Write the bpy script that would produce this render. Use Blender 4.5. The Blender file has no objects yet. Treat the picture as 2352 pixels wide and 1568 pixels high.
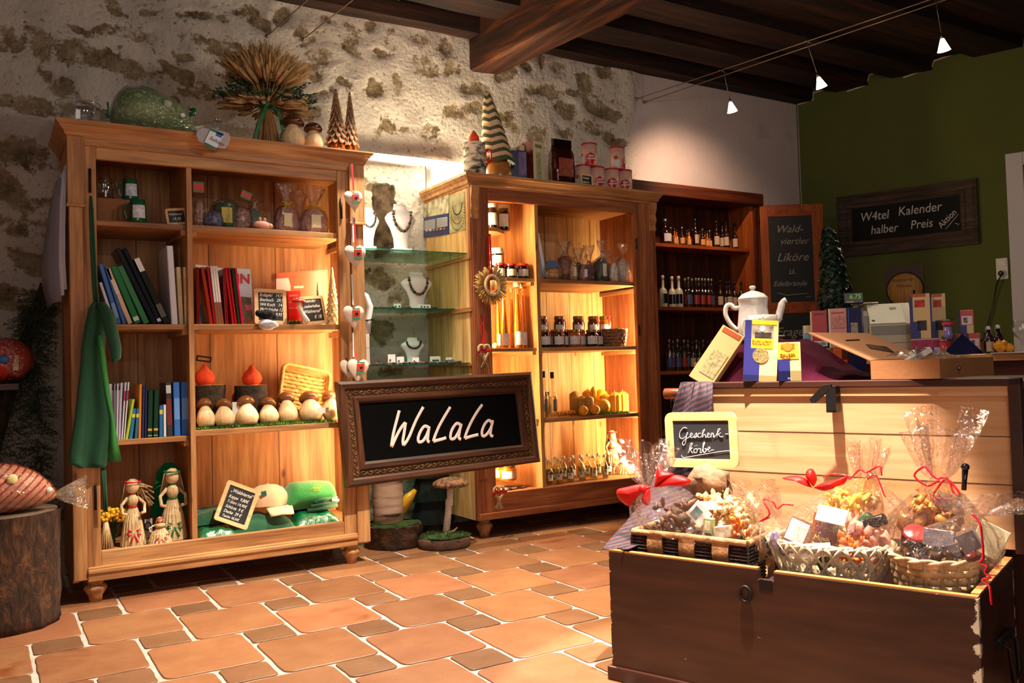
import bpy, bmesh, math, random
from mathutils import Vector, Matrix, noise, Euler
PI=math.pi
sc=bpy.context.scene
COL=sc.collection
random.seed(7)
# ---------------- camera ----------------
F_PX=1990.0
YAW,PITCH,ROLL=math.radians(58.55),math.radians(1.82),math.radians(-1.667)
CP=Vector((0,0,1.0))
_d=Vector((math.cos(PITCH)*math.cos(YAW),math.cos(PITCH)*math.sin(YAW),math.sin(PITCH)))
_r0=Vector((math.sin(YAW),-math.cos(YAW),0)); _u0=_r0.cross(_d)
_r=_r0*math.cos(ROLL)+_u0*math.sin(ROLL); _u=-_r0*math.sin(ROLL)+_u0*math.cos(ROLL)
cd=bpy.data.cameras.new('camera'); cam=bpy.data.objects.new('camera',cd); COL.objects.link(cam)
cam.matrix_world=Matrix(((_r.x,_u.x,-_d.x,CP.x),(_r.y,_u.y,-_d.y,CP.y),(_r.z,_u.z,-_d.z,CP.z),(0,0,0,1)))
cd.sensor_width=36; cd.lens=F_PX/2352*36; cd.clip_start=.02; cd.clip_end=60
sc.camera=cam
# ---------------- world / view ----------------
sc.view_settings.view_transform='Standard'; sc.view_settings.look='None'
sc.view_settings.gamma=1; sc.view_settings.use_curve_mapping=False
sc.view_settings.exposure=0.0
w=bpy.data.worlds.new('world'); sc.world=w; w.use_nodes=True
w.node_tree.nodes['Background'].inputs[0].default_value=(.80,.78,.86,1)
w.node_tree.nodes['Background'].inputs[1].default_value=0.035
# ---------------- lights ----------------
GO_=Vector((1.71,2.24,0)); GX_=Vector((.3453,-.9385,0)); GY_=Vector((.9385,.3453,0))
def spot(name,loc,to,power,size=60,blend=.4,col=(1,.80,.56),rad=.03):
    l=bpy.data.lights.new(name,'SPOT'); l.energy=power; l.spot_size=math.radians(size); l.spot_blend=blend
    l.color=col; l.shadow_soft_size=rad
    o=bpy.data.objects.new(name,l); COL.objects.link(o); o.location=loc
    o.rotation_euler=(Vector(to)-Vector(loc)).to_track_quat('-Z','Y').to_euler(); return o
def point(name,loc,power,col=(1,.8,.56),rad=.03):
    l=bpy.data.lights.new(name,'POINT'); l.energy=power; l.color=col; l.shadow_soft_size=rad
    o=bpy.data.objects.new(name,l); COL.objects.link(o); o.location=loc; return o
LAMPS=[(4.512,4.33,2.813),(4.62,3.662,2.803),(4.729,2.888,2.806),(1.90,4.15,2.98)]
def area(name,loc,to,power,sx,sy,col=(1,1,1)):
    l=bpy.data.lights.new(name,'AREA'); l.shape='RECTANGLE'; l.size=sx; l.size_y=sy; l.energy=power; l.color=col
    o=bpy.data.objects.new(name,l); COL.objects.link(o); o.location=loc
    o.rotation_euler=(Vector(to)-Vector(loc)).to_track_quat('-Z','Y').to_euler(); return o
spot('spot_light',(4.48,4.30,2.76),(4.75,5.12,2.2),75,95,.9,(1,.66,.42))
spot('spot_light',(4.62,3.66,2.76),(5.2,4.1,0),25,80,.6)
spot('spot_light',(4.73,2.89,2.76),(3.5,2.5,.9),110,70,.6)
spot('spot_light',(1.90,4.10,2.9),(1.75,3.7,0),340,80,.6,(1,.88,.70))
spot('spot_light',tuple(GO_+GX_*.5-GY_*.24+Vector((0,0,2.9))),tuple(GO_+GX_*.47+GY_*.07+Vector((0,0,.42))),1350,34,.25,(1,.84,.72))     # over the chest
spot('spot_light',(1.75,2.75,2.95),(1.3,3.0,0),800,84,.8,(1,.88,.70))        # floor in front of the cabinets
spot('spot_light',(2.35,1.95,2.95),(1.5,2.3,0),160,75,.8)
for p_ in LAMPS: point('lamp_and_fill_glow',(p_[0],p_[1],p_[2]-.06),3.5,(1,.74,.5))
for y_ in (2.6,.9): point('lamp_and_fill_glow',(1.95,y_,2.45),24,(1,.90,.80))  # unseen fill points added along the left wires to brighten the wall
area('room_fill_light',(-.3,-1.9,1.7),(1.6,4.4,.9),34,2.6,2.0,(1,.86,.76))  # added soft fill from behind the camera, no window is modelled there
# ---------------- helpers ----------------
def S(h):
    h=h.lstrip('#'); v=[int(h[i:i+2],16)/255 for i in (0,2,4)]
    return tuple((c/12.92 if c<=.04045 else ((c+.055)/1.055)**2.4) for c in v)+(1,)
def ray(x,y): return _d+_r*((x-1176)/F_PX)-_u*((y-784)/F_PX)
def PY(x,y,Y): v=ray(x,y); return CP+v*((Y-CP.y)/v.y)
def PZ(x,y,z): v=ray(x,y); return CP+v*((z-CP.z)/v.z)
GA=math.radians(-69.8); GX=Vector((math.cos(GA),math.sin(GA),0)); GY=Vector((-math.sin(GA),math.cos(GA),0))
GO=Vector((1.71,2.24,0))
GM=Matrix.Translation(GO)@Matrix.Rotation(GA,4,'Z')
def PG(x,y,off):   # chest frame plane -> local (s,off,z)
    v=ray(x,y); t=((GO+GY*off-CP).dot(GY))/v.dot(GY); p=CP+v*t
    return Vector(((p-GO).dot(GX),off,p.z))
def GW(s,off,z): return GM@Vector((s,off,z))
def BM(): return bmesh.new()
def _xf(vs,M):
    if M is not None:
        for v in vs: v.co=M@v.co
def box(bm,x0,x1,y0,y1,z0,z1,M=None,mi=0):
    c=[(x0,y0,z0),(x1,y0,z0),(x1,y1,z0),(x0,y1,z0),(x0,y0,z1),(x1,y0,z1),(x1,y1,z1),(x0,y1,z1)]
    v=[bm.verts.new(p) for p in c]
    for f in ((0,3,2,1),(4,5,6,7),(0,1,5,4),(1,2,6,5),(2,3,7,6),(3,0,4,7)):
        bm.faces.new([v[i] for i in f]).material_index=mi
    _xf(v,M); return v
def grid(bm,rows,closed_u=False,mi=0,smooth=True):   # rows: list of lists of points
    V=[[bm.verts.new(p) for p in r] for r in rows]
    n=len(rows[0])
    for i in range(len(V)-1):
        for j in range(n if closed_u else n-1):
            k=(j+1)%n
            try:
                f=bm.faces.new((V[i][j],V[i][k],V[i+1][k],V[i+1][j])); f.material_index=mi; f.smooth=smooth
            except ValueError: pass
    return V
def lathe(bm,prof,seg=20,c=(0,0,0),M=None,mi=0,cap=True,sx=1,sy=1):
    rows=[]
    for r,z in prof:
        r=max(r,1e-5)
        rows.append([(c[0]+sx*r*math.cos(2*PI*k/seg),c[1]+sy*r*math.sin(2*PI*k/seg),c[2]+z) for k in range(seg)])
    V=grid(bm,rows,True,mi)
    if cap:
        for R,rev in ((V[0],True),(V[-1],False)):
            try:
                f=bm.faces.new(R[::-1] if rev else R); f.material_index=mi
            except ValueError: pass
    if M is not None: _xf([v for r in V for v in r],M)
    return V
def tube(bm,pts,r,seg=8,M=None,mi=0,closed=False,flat=1.0,up=None):
    pts=[Vector(p) for p in pts]; n=len(pts); rr=r if isinstance(r,(list,tuple)) else [r]*n
    rows=[]; prev=None
    for i,p in enumerate(pts):
        if closed: t=(pts[(i+1)%n]-pts[i-1])
        else: t=pts[min(i+1,n-1)]-pts[max(i-1,0)]
        if t.length<1e-9: t=Vector((0,0,1))
        t.normalize()
        if prev is None:
            a=Vector(up) if up is not None else (Vector((0,0,1)) if abs(t.z)<.9 else Vector((1,0,0)))
        else: a=prev
        b=(a-t*a.dot(t))
        if b.length<1e-6: b=t.orthogonal()
        b.normalize(); prev=b; cc=t.cross(b)
        rows.append([p+(b*math.cos(2*PI*k/seg)*flat+cc*math.sin(2*PI*k/seg))*rr[i] for k in range(seg)])
    if closed: rows.append(rows[0])
    V=grid(bm,rows,True,mi)
    if not closed:
        for R in (V[0][::-1],V[-1]):
            try: bm.faces.new(R).material_index=mi
            except ValueError: pass
    if M is not None: _xf([v for q in V for v in q],M)
    return V
def prism(bm,poly,y0,y1,M=None,mi=0,axis='y'):   # poly (a,b) extruded; axis y: (x,z), axis x: (y,z), axis z: (x,y)
    def P(a,b,t): return (a,t,b) if axis=='y' else ((t,a,b) if axis=='x' else (a,b,t))
    A=[bm.verts.new(P(a,b,y0)) for a,b in poly]; B=[bm.verts.new(P(a,b,y1)) for a,b in poly]
    n=len(poly)
    for i in range(n):
        bm.faces.new((A[i],A[(i+1)%n],B[(i+1)%n],B[i])).material_index=mi
    bm.faces.new(A[::-1]).material_index=mi; bm.faces.new(B).material_index=mi
    _xf(A+B,M); return A+B
def ball(bm,c,r,s=(1,1,1),sub=2,M=None,mi=0,nz=0,nf=8):
    g=bmesh.ops.create_icosphere(bm,subdivisions=sub,radius=r); vs=g['verts']
    for v in vs:
        q=v.co.copy()
        if nz: q*=1+nz*noise.noise((q+Vector(c))*nf/max(r,1e-6)*.1)
        v.co=Vector((q.x*s[0],q.y*s[1],q.z*s[2]))+Vector(c)
    fs={f for v in vs for f in v.link_faces}
    for f in fs: f.smooth=True; f.material_index=mi
    _xf(vs,M); return vs
def ribbon(bm,pts,w,nrm,M=None,mi=0,t=.0012):
    pts=[Vector(p) for p in pts]; N=Vector(nrm).normalized(); rows=[]
    ww=w if isinstance(w,(list,tuple)) else [w]*len(pts)
    for i,p in enumerate(pts):
        d=(pts[min(i+1,len(pts)-1)]-pts[max(i-1,0)]).normalized(); s=d.cross(N)
        if s.length<1e-6: s=d.orthogonal()
        s.normalize(); s*=ww[i]/2; n2=s.cross(d).normalized()*t/2
        rows.append([p-s-n2,p+s-n2,p+s+n2,p-s+n2])
    V=grid(bm,rows,True,mi,False)
    bm.faces.new(V[0][::-1]).material_index=mi; bm.faces.new(V[-1]).material_index=mi
    if M is not None: _xf([v for q in V for v in q],M)
PM={}
def mats(m):
    return [m] if not isinstance(m,(list,tuple)) else list(m)
def obj(name,bm,m,parent=None,local=False,bevel=0,subd=0,smooth=None,label=None,kind=None,M=None):
    if M is not None: bm.transform(M)
    bmesh.ops.recalc_face_normals(bm,faces=bm.faces[:])
    loc=None
    if parent is not None and not local: bm.transform(PM[parent.name].inverted())
    if parent is None and not local and kind!='structure':
        xs=[v.co for v in bm.verts]
        lo=Vector((min(v.x for v in xs),min(v.y for v in xs),min(v.z for v in xs))); hi=Vector((max(v.x for v in xs),max(v.y for v in xs),0))
        loc=Vector(((lo.x+hi.x)/2,(lo.y+hi.y)/2,lo.z)); bm.transform(Matrix.Translation(-loc))
    me=bpy.data.meshes.new(name)
    if smooth is True:
        for f in bm.faces: f.smooth=True
    bm.to_mesh(me); bm.free()
    for k in mats(m): me.materials.append(k)
    o=bpy.data.objects.new(name,me); COL.objects.link(o)
    if parent is not None: o.parent=parent
    if loc is not None: o.location=loc
    if parent is not None:
        PM[o.name]=PM[parent.name]
    else: PM[o.name]=Matrix.Translation(loc or Vector((0,0,0)))
    if bevel:
        b=o.modifiers.new('bevel','BEVEL'); b.width=bevel; b.segments=2; b.limit_method='ANGLE'; b.angle_limit=.6; b.use_clamp_overlap=True
    if subd:
        s=o.modifiers.new('subdivision','SUBSURF'); s.levels=subd; s.render_levels=subd
    if label: o['label']=label
    if kind: o['kind']=kind
    return o
def tag(o,label,cat,group=None):
    o['label']=label; o['category']=cat
    if group: o['group']=group
    return o
def thing(name,label,cat,loc=(0,0,0),rz=0,group=None,M=None):
    o=bpy.data.objects.new(name,None); COL.objects.link(o); o.empty_display_size=.05
    if M is None: M=Matrix.Translation(Vector(loc))@Matrix.Rotation(rz,4,'Z')
    o.matrix_world=M; o.location=M.to_translation(); o.rotation_euler=M.to_euler()
    PM[o.name]=M; return tag(o,label,cat,group)
def kids(o): return [c for c in COL.objects if c.parent==o]
def dup(root,loc=None,rz=None,label=None,group=None,scale=None,rot=None,mat=None):
    def cp(o,par):
        c=o.copy(); COL.objects.link(c)
        if par is not None: c.parent=par
        for ch in CH.get(o.name,[]): cp(ch,c)
        return c
    if root.name not in CH:
        for ch in COL.objects:
            if ch.parent: CH.setdefault(ch.parent.name,[])
            if ch.parent and ch not in CH[ch.parent.name]: CH[ch.parent.name].append(ch)
    r=cp(root,None)
    if loc is not None: r.location=loc
    if rz is not None: r.rotation_euler=(0,0,rz)
    if rot is not None: r.rotation_euler=rot
    if scale is not None: r.scale=(scale,)*3 if not isinstance(scale,(list,tuple)) else scale
    if label: r['label']=label
    if group: r['group']=group
    return r
CH={}
def text_bm(s,size,mi=0,shear=.25,ext=.0006,bm=None,M=None,spacing=1.0,align='LEFT',bold=0.0):
    cu=bpy.data.curves.new('txt','FONT'); cu.body=s; cu.size=size; cu.shear=shear; cu.extrude=ext; cu.space_character=spacing; cu.align_x=align; cu.resolution_u=3; cu.offset=bold
    to=bpy.data.objects.new('txt',cu); COL.objects.link(to)
    dg=bpy.context.evaluated_depsgraph_get(); me=bpy.data.meshes.new_from_object(to.evaluated_get(dg))
    b2=bmesh.new(); b2.from_mesh(me)
    # text lies in XY, turn it upright into XZ facing -Y
    b2.transform(Matrix.Rotation(PI/2,4,'X'))
    if M is not None: b2.transform(M)
    for f in b2.faces: f.material_index=mi
    COL.objects.unlink(to); bpy.data.objects.remove(to); bpy.data.curves.remove(cu); bpy.data.meshes.remove(me)
    if bm is None: return b2
    t=bpy.data.meshes.new('t'); b2.to_mesh(t); b2.free(); bm.from_mesh(t); bpy.data.meshes.remove(t); return bm
# ---------------- materials ----------------
def _mat(name):
    m=bpy.data.materials.new(name); m.use_nodes=True; nt=m.node_tree; return m,nt,nt.nodes['Principled BSDF'],nt.nodes.new,nt.links.new
MC={}
def mat(name,col,rough=.5,metal=0,spec=.5,emit=0,ecol=None,bump=0,bs=60,var=0,vs=12,coat=0,sss=0,trans=0,sheen=0):
    if name in MC: return MC[name]
    m,nt,b,N,L=_mat(name); c=S(col) if isinstance(col,str) else col
    b.inputs['Base Color'].default_value=c; b.inputs['Roughness'].default_value=rough; b.inputs['Metallic'].default_value=metal
    b.inputs['Specular IOR Level'].default_value=spec; b.inputs['Coat Weight'].default_value=coat; b.inputs['Transmission Weight'].default_value=trans
    if sheen: b.inputs['Sheen Weight'].default_value=sheen
    if sss: b.inputs['Subsurface Weight'].default_value=sss; b.inputs['Subsurface Scale'].default_value=.02
    if emit:
        b.inputs['Emission Color'].default_value=S(ecol) if ecol else c; b.inputs['Emission Strength'].default_value=emit
    if bump or var:
        tc=N('ShaderNodeTexCoord')
    if bump:
        n=N('ShaderNodeTexNoise'); n.inputs['Scale'].default_value=bs; n.inputs['Detail'].default_value=5
        L(tc.outputs['Object'],n.inputs['Vector']); u=N('ShaderNodeBump'); u.inputs['Strength'].default_value=bump; u.inputs['Distance'].default_value=.01
        L(n.outputs['Fac'],u.inputs['Height']); L(u.outputs['Normal'],b.inputs['Normal'])
    if var:
        n=N('ShaderNodeTexNoise'); n.inputs['Scale'].default_value=vs; n.inputs['Detail'].default_value=6
        L(tc.outputs['Object'],n.inputs['Vector']); r=N('ShaderNodeValToRGB')
        r.color_ramp.elements[0].position=.3; r.color_ramp.elements[1].position=.7
        r.color_ramp.elements[0].color=tuple(max(0,x*(1-var)) for x in c[:3])+(1,); r.color_ramp.elements[1].color=tuple(min(1,x*(1+var)) for x in c[:3])+(1,)
        L(n.outputs['Fac'],r.inputs['Fac']); L(r.outputs['Color'],b.inputs['Base Color'])
    MC[name]=m; return m
def wood(name,dark,mid,light,axis='Z',sc_=1.0,rough=.5,knot=True,bump=.25,coat=0,plank=0,spec=.35,streak=.5):
    if name in MC: return MC[name]
    m,nt,b,N,L=_mat(name); b.inputs['Roughness'].default_value=rough; b.inputs['Coat Weight'].default_value=coat; b.inputs['Specular IOR Level'].default_value=spec
    tc=N('ShaderNodeTexCoord'); oi=N('ShaderNodeObjectInfo'); 
    mp=N('ShaderNodeMapping'); s={'X':(.6,9,9),'Y':(9,.6,9),'Z':(9,9,.6)}[axis]; mp.inputs['Scale'].default_value=[k*sc_ for k in s]
    L(tc.outputs['Object'],mp.inputs['Vector'])
    ad=N('ShaderNodeVectorMath'); ad.operation='ADD'; L(mp.outputs['Vector'],ad.inputs[0])
    ml=N('ShaderNodeVectorMath'); ml.operation='SCALE'; ml.inputs[0].default_value=(7,5,3); L(oi.outputs['Random'],ml.inputs['Scale']); L(ml.outputs['Vector'],ad.inputs[1])
    n1=N('ShaderNodeTexNoise'); n1.inputs['Scale'].default_value=1.6; n1.inputs['Detail'].default_value=7; n1.inputs['Distortion'].default_value=1.4; L(ad.outputs[0],n1.inputs['Vector'])
    r=N('ShaderNodeValToRGB'); e=r.color_ramp.elements; e[0].position=.28; e[0].color=S(dark); e[1].position=.72; e[1].color=S(light); q=e.new(.5); q.color=S(mid)
    L(n1.outputs['Fac'],r.inputs['Fac'])
    n2=N('ShaderNodeTexNoise'); n2.inputs['Scale'].default_value=9; n2.inputs['Detail'].default_value=4; L(ad.outputs[0],n2.inputs['Vector'])
    r2=N('ShaderNodeValToRGB'); r2.color_ramp.elements[0].position=.35; r2.color_ramp.elements[0].color=(1-streak,)*3+(1,); r2.color_ramp.elements[1].position=.6; r2.color_ramp.elements[1].color=(1,1,1,1)
    L(n2.outputs['Fac'],r2.inputs['Fac'])
    mx=N('ShaderNodeMix'); mx.data_type='RGBA'; mx.blend_type='MULTIPLY'; mx.inputs[0].default_value=.6; L(r.outputs['Color'],mx.inputs[6]); L(r2.outputs['Color'],mx.inputs[7])
    out=mx.outputs[2]
    if knot:
        mp2=N('ShaderNodeMapping'); s2={'X':(1.2,2.6,2.6),'Y':(2.6,1.2,2.6),'Z':(2.6,2.6,1.2)}[axis]; mp2.inputs['Scale'].default_value=[k*1.6 for k in s2]
        L(tc.outputs['Object'],mp2.inputs['Vector']); ad2=N('ShaderNodeVectorMath'); L(mp2.outputs['Vector'],ad2.inputs[0]); L(ml.outputs['Vector'],ad2.inputs[1])
        vo=N('ShaderNodeTexVoronoi'); vo.inputs['Scale'].default_value=1.5; L(ad2.outputs[0],vo.inputs['Vector'])
        r3=N('ShaderNodeValToRGB'); r3.color_ramp.elements[0].position=.035; r3.color_ramp.elements[0].color=(.28,.14,.07,1); r3.color_ramp.elements[1].position=.10; r3.color_ramp.elements[1].color=(1,1,1,1)
        L(vo.outputs['Distance'],r3.inputs['Fac'])
        m3=N('ShaderNodeMix'); m3.data_type='RGBA'; m3.blend_type='MULTIPLY'; m3.inputs[0].default_value=.85; L(out,m3.inputs[6]); L(r3.outputs['Color'],m3.inputs[7]); out=m3.outputs[2]
    if plank:   # plank = board width along second horizontal axis
        sx=N('ShaderNodeSeparateXYZ'); L(tc.outputs['Object'],sx.inputs[0])
        mm=N('ShaderNodeMath'); mm.operation='PINGPONG'; mm.inputs[1].default_value=plank/2; L(sx.outputs['X' if axis=='Z' else 'Z'],mm.inputs[0])
        lt=N('ShaderNodeMath'); lt.operation='GREATER_THAN'; lt.inputs[1].default_value=.0028; L(mm.outputs[0],lt.inputs[0])
        m4=N('ShaderNodeMix'); m4.data_type='RGBA'; m4.blend_type='MULTIPLY'; m4.inputs[0].default_value=.75; L(out,m4.inputs[6]); L(lt.outputs[0],m4.inputs[7]); out=m4.outputs[2]
    L(out,b.inputs['Base Color'])
    u=N('ShaderNodeBump'); u.inputs['Strength'].default_value=bump; u.inputs['Distance'].default_value=.003; L(n2.outputs['Fac'],u.inputs['Height']); L(u.outputs['Normal'],b.inputs['Normal'])
    MC[name]=m; return m
def film(name,tint=(1,1,1,1),gl=.10,rough=.08,bs=30,bump=.9,gcol=(1,1,1,1)):
    if name in MC: return MC[name]
    m,nt,b,N,L=_mat(name); nt.nodes.remove(b); out=nt.nodes['Material Output']
    t=N('ShaderNodeBsdfTransparent'); t.inputs[0].default_value=tint; g=N('ShaderNodeBsdfGlossy'); g.inputs['Roughness'].default_value=rough; g.inputs['Color'].default_value=gcol
    tc=N('ShaderNodeTexCoord'); n=N('ShaderNodeTexNoise'); n.inputs['Scale'].default_value=bs; n.inputs['Detail'].default_value=3; n.inputs['Distortion'].default_value=1.5; L(tc.outputs['Object'],n.inputs['Vector'])
    u=N('ShaderNodeBump'); u.inputs['Strength'].default_value=bump; u.inputs['Distance'].default_value=.02; L(n.outputs['Fac'],u.inputs['Height']); L(u.outputs['Normal'],g.inputs['Normal'])
    lw=N('ShaderNodeLayerWeight'); lw.inputs['Blend'].default_value=.25; L(u.outputs['Normal'],lw.inputs['Normal'])
    ma=N('ShaderNodeMath'); ma.operation='MULTIPLY_ADD'; ma.inputs[1].default_value=.45; ma.inputs[2].default_value=gl; ma.use_clamp=True; L(lw.outputs['Fresnel'],ma.inputs[0])
    mx=N('ShaderNodeMixShader'); L(ma.outputs[0],mx.inputs[0]); L(t.outputs[0],mx.inputs[1]); L(g.outputs[0],mx.inputs[2]); L(mx.outputs[0],out.inputs['Surface'])
    MC[name]=m; return m
PINE_Z=wood('pine_vertical','905c36','b8804e','cf9c66','Z')
PINE_X=wood('pine_horizontal','905c36','b8804e','cf9c66','X')
PINE_Y=wood('pine_depth','905c36','b8804e','cf9c66','Y')
PINE_BACK=wood('pine_back_boards','9a6236','c08550','d6a168','Z',.8,plank=.36)
RED_Z=wood('reddish_pine_vertical','7c4226','9c5832','b87448','Z')
RED_X=wood('reddish_pine_horizontal','7c4226','9c5832','b87448','X')
LIGHTP_Z=wood('light_pine_vertical','b8864c','dcae6e','ecc68a','Z',.8,plank=.2)
DARK_X=wood('dark_beam_wood','0a0402','220d05','45200d','X',.7,.75,False,.8,streak=.85)
DARK_Y=wood('dark_beam_wood_depth','160903','44200c','78401a','Y',.7,.75,False,.8,streak=.85)
BLACK=mat('chalkboard_black','0e0d0d',.55)
CHALK=mat('chalk','f2e6e0',.9)
WHITE=mat('white_paper','ece8e6',.6)
# ================= THE SETTING =================
WY=5.12            # plane of the stone wall
CX,CY=6.157,5.12   # corner with the green wall
def gx(y): return CX+(CY-y)*.3674     # x of the green wall at depth y
# floor: hopscotch pattern of large and small clay tiles
def floor():
    m,nt,b,N,L=_mat('clay_tiles'); at=N('ShaderNodeVertexColor'); at.layer_name='tint'
    tc=N('ShaderNodeTexCoord'); n=N('ShaderNodeTexNoise'); n.inputs['Scale'].default_value=5; n.inputs['Detail'].default_value=8; n.inputs['Roughness'].default_value=.65; L(tc.outputs['Object'],n.inputs['Vector'])
    r=N('ShaderNodeValToRGB'); r.color_ramp.elements[0].position=.3; r.color_ramp.elements[0].color=(.72,.62,.56,1); r.color_ramp.elements[1].position=.7; r.color_ramp.elements[1].color=(1,1,1,1); L(n.outputs['Fac'],r.inputs['Fac'])
    mx=N('ShaderNodeMix'); mx.data_type='RGBA'; mx.blend_type='MULTIPLY'; mx.inputs[0].default_value=1; L(at.outputs['Color'],mx.inputs[6]); L(r.outputs['Color'],mx.inputs[7])
    n3=N('ShaderNodeTexNoise'); n3.inputs['Scale'].default_value=2.3; n3.inputs['Detail'].default_value=6; n3.inputs['Distortion'].default_value=.8; L(tc.outputs['Object'],n3.inputs['Vector'])
    r3=N('ShaderNodeValToRGB'); r3.color_ramp.elements[0].position=.64; r3.color_ramp.elements[0].color=(1,1,1,1); r3.color_ramp.elements[1].position=.69; r3.color_ramp.elements[1].color=(.68,.42,.22,1); L(n3.outputs['Fac'],r3.inputs['Fac'])
    m2=N('ShaderNodeMix'); m2.data_type='RGBA'; m2.blend_type='MULTIPLY'; m2.inputs[0].default_value=.9; L(mx.outputs[2],m2.inputs[6]); L(r3.outputs['Color'],m2.inputs[7])
    L(m2.outputs[2],b.inputs['Base Color']); b.inputs['Roughness'].default_value=.42; b.inputs['Specular IOR Level'].default_value=.4
    n2=N('ShaderNodeTexNoise'); n2.inputs['Scale'].default_value=14; n2.inputs['Detail'].default_value=6; L(tc.outputs['Object'],n2.inputs['Vector'])
    u=N('ShaderNodeBump'); u.inputs['Strength'].default_value=.3; u.inputs['Distance'].default_value=.01; L(n2.outputs['Fac'],u.inputs['Height']); L(u.outputs['Normal'],b.inputs['Normal'])
    grout=mat('grout','b5a69c',.9,bump=.5,bs=80,var=.15)
    bm=BM(); lay=bm.loops.layers.color.new('tint')
    f=bm.faces.new([bm.verts.new(p) for p in ((-2,-2.2,-.004),(8.9,-2.2,-.004),(8.9,5.3,-.004),(-2,5.3,-.004))]); f.material_index=1
    def tile(x0,y1,wd,ht,col):
        g=.0065+random.uniform(-.002,.002); a0,a1,b0,b1=x0+g,x0+wd-g,y1-ht+g,y1-g
        rr=min(wd,ht)*random.uniform(.07,.12); pts=[]
        for cx_,cy_,s in ((a1-rr,b1-rr,0),(a0+rr,b1-rr,1),(a0+rr,b0+rr,2),(a1-rr,b0+rr,3)):
            for k in range(5):
                an=PI/2*(s+k/4); pts.append(Vector((cx_+rr*math.cos(an),cy_+rr*math.sin(an),0)))
        # subdivide straight sides and make them irregular
        out=[]
        for i,p in enumerate(pts):
            q=pts[(i+1)%len(pts)]; out.append(p)
            if (q-p).length>.06:
                k=int((q-p).length/.04)
                out+= [p.lerp(q,j/k) for j in range(1,k)]
        for p in out:
            nn=noise.noise(Vector((p.x*16,p.y*16,3)))*.004+noise.noise(Vector((p.x*60,p.y*60,9)))*.0015; c=Vector(((a0+a1)/2,(b0+b1)/2,0)); p+= (p-c).normalized()*nn
        top=[bm.verts.new((p.x,p.y,-.0012)) for p in out]; c=Vector(((a0+a1)/2,(b0+b1)/2,0))
        inn=[bm.verts.new((c.x+(p.x-c.x)*.982,c.y+(p.y-c.y)*.982,.0012)) for p in out]
        n=len(out); fs=[bm.faces.new(inn)]
        for i in range(n):
            q=bm.faces.new((top[i],top[(i+1)%n],inn[(i+1)%n],inn[i])); q.smooth=True; fs.append(q)
        bot=[bm.verts.new((p.x,p.y,-.0045)) for p in out]
        for i in range(n): fs.append(bm.faces.new((bot[i],bot[(i+1)%n],top[(i+1)%n],top[i])))
        for q in fs:
            for l in q.loops: l[lay]=col
    v1=Vector((.355,-.175)); v2=Vector((-.187,-.400)); o=Vector((.333,4.077))
    for i in range(-22,30):
        for j in range(-18,22):
            p=o+v1*i+v2*j
            if not(-1.9<p.x<8.3 and -1.9<p.y<5.6): continue
            k=random.uniform(.88,1.08); h=random.uniform(-.03,.03)
            tile(p.x,p.y,.355,.40,(.60*k,(.405+h*.4)*k,.275*k,1))
            k=random.uniform(.82,1.0); tile(p.x,p.y+.175,.180,.175,(.55*k,.39*k,.27*k,1))
    obj('floor',bm,[m,grout],kind='structure')
floor()
# stone wall with exposed rubble in old plaster
STONES=[(80,100,75,45,10),(295,75,55,20,0),(430,180,55,20,25),(250,140,90,32,12),(130,190,45,22,20),(60,235,90,28,5),(80,260,30,12,0),(30,350,75,40,5),(25,440,55,35,60),(35,520,95,30,-3),(75,600,55,32,20),(30,690,60,38,10),(520,110,70,26,5),(590,45,35,22,30),(560,30,30,12,0),(340,25,10,22,60),(265,20,30,22,20),(330,290,50,20,0),(380,230,22,24,0),(450,215,45,12,10),(800,75,30,35,60),(740,130,35,18,0),(640,35,22,30,40),(897,90,14,32,15),(960,85,18,25,30),(985,150,25,20,30),(1025,110,16,28,0),(720,165,30,26,10),(735,215,38,14,-40),(805,110,26,14,30),(865,120,20,16,0),(790,190,18,12,0),(862,200,22,24,20),(915,195,12,38,5),(875,120,16,14,0),(984,155,30,26,20),(1030,155,14,24,10),(1055,160,8,16,0),(890,290,24,34,15),(985,300,28,22,0),(935,295,10,12,0),(1085,250,22,18,0),(1050,255,30,22,10),(1160,170,14,35,60),(1205,155,12,18,0),(1245,140,10,30,0),(1345,190,20,28,0),(1330,215,42,14,0),(1250,210,34,20,-10),(1300,250,32,22,10),(1215,240,20,22,20),(1385,255,46,22,15),(1360,295,42,20,10),(1235,315,28,30,-10),(1160,275,34,30,30),(1395,310,18,22,0),(1300,300,24,22,0),(1110,215,26,24,10),(1195,95,20,10,20),(1390,170,22,20,30),(1415,230,20,10,0),(700,260,40,20,0),(830,410,40,14,30),(680,200,14,10,0),
 (900,500,28,60,0),(860,640,38,30,0),(905,690,20,14,0),(880,760,25,40,20),(940,590,18,15,0),(900,850,30,20,0),(940,890,20,20,0),(880,1150,40,25,0),(940,1180,30,20,0),(120,1190,20,50,60),(110,700,30,30,0),(90,470,40,24,0),(170,60,34,16,20),(470,40,44,16,0),(200,250,46,22,10),(420,130,20,12,20),(610,190,40,16,20),(1080,205,12,18,0),(1290,160,22,14,0),(1420,330,20,16,0),(700,90,16,24,30),(760,45,26,12,10),(850,60,12,20,0)]
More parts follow.
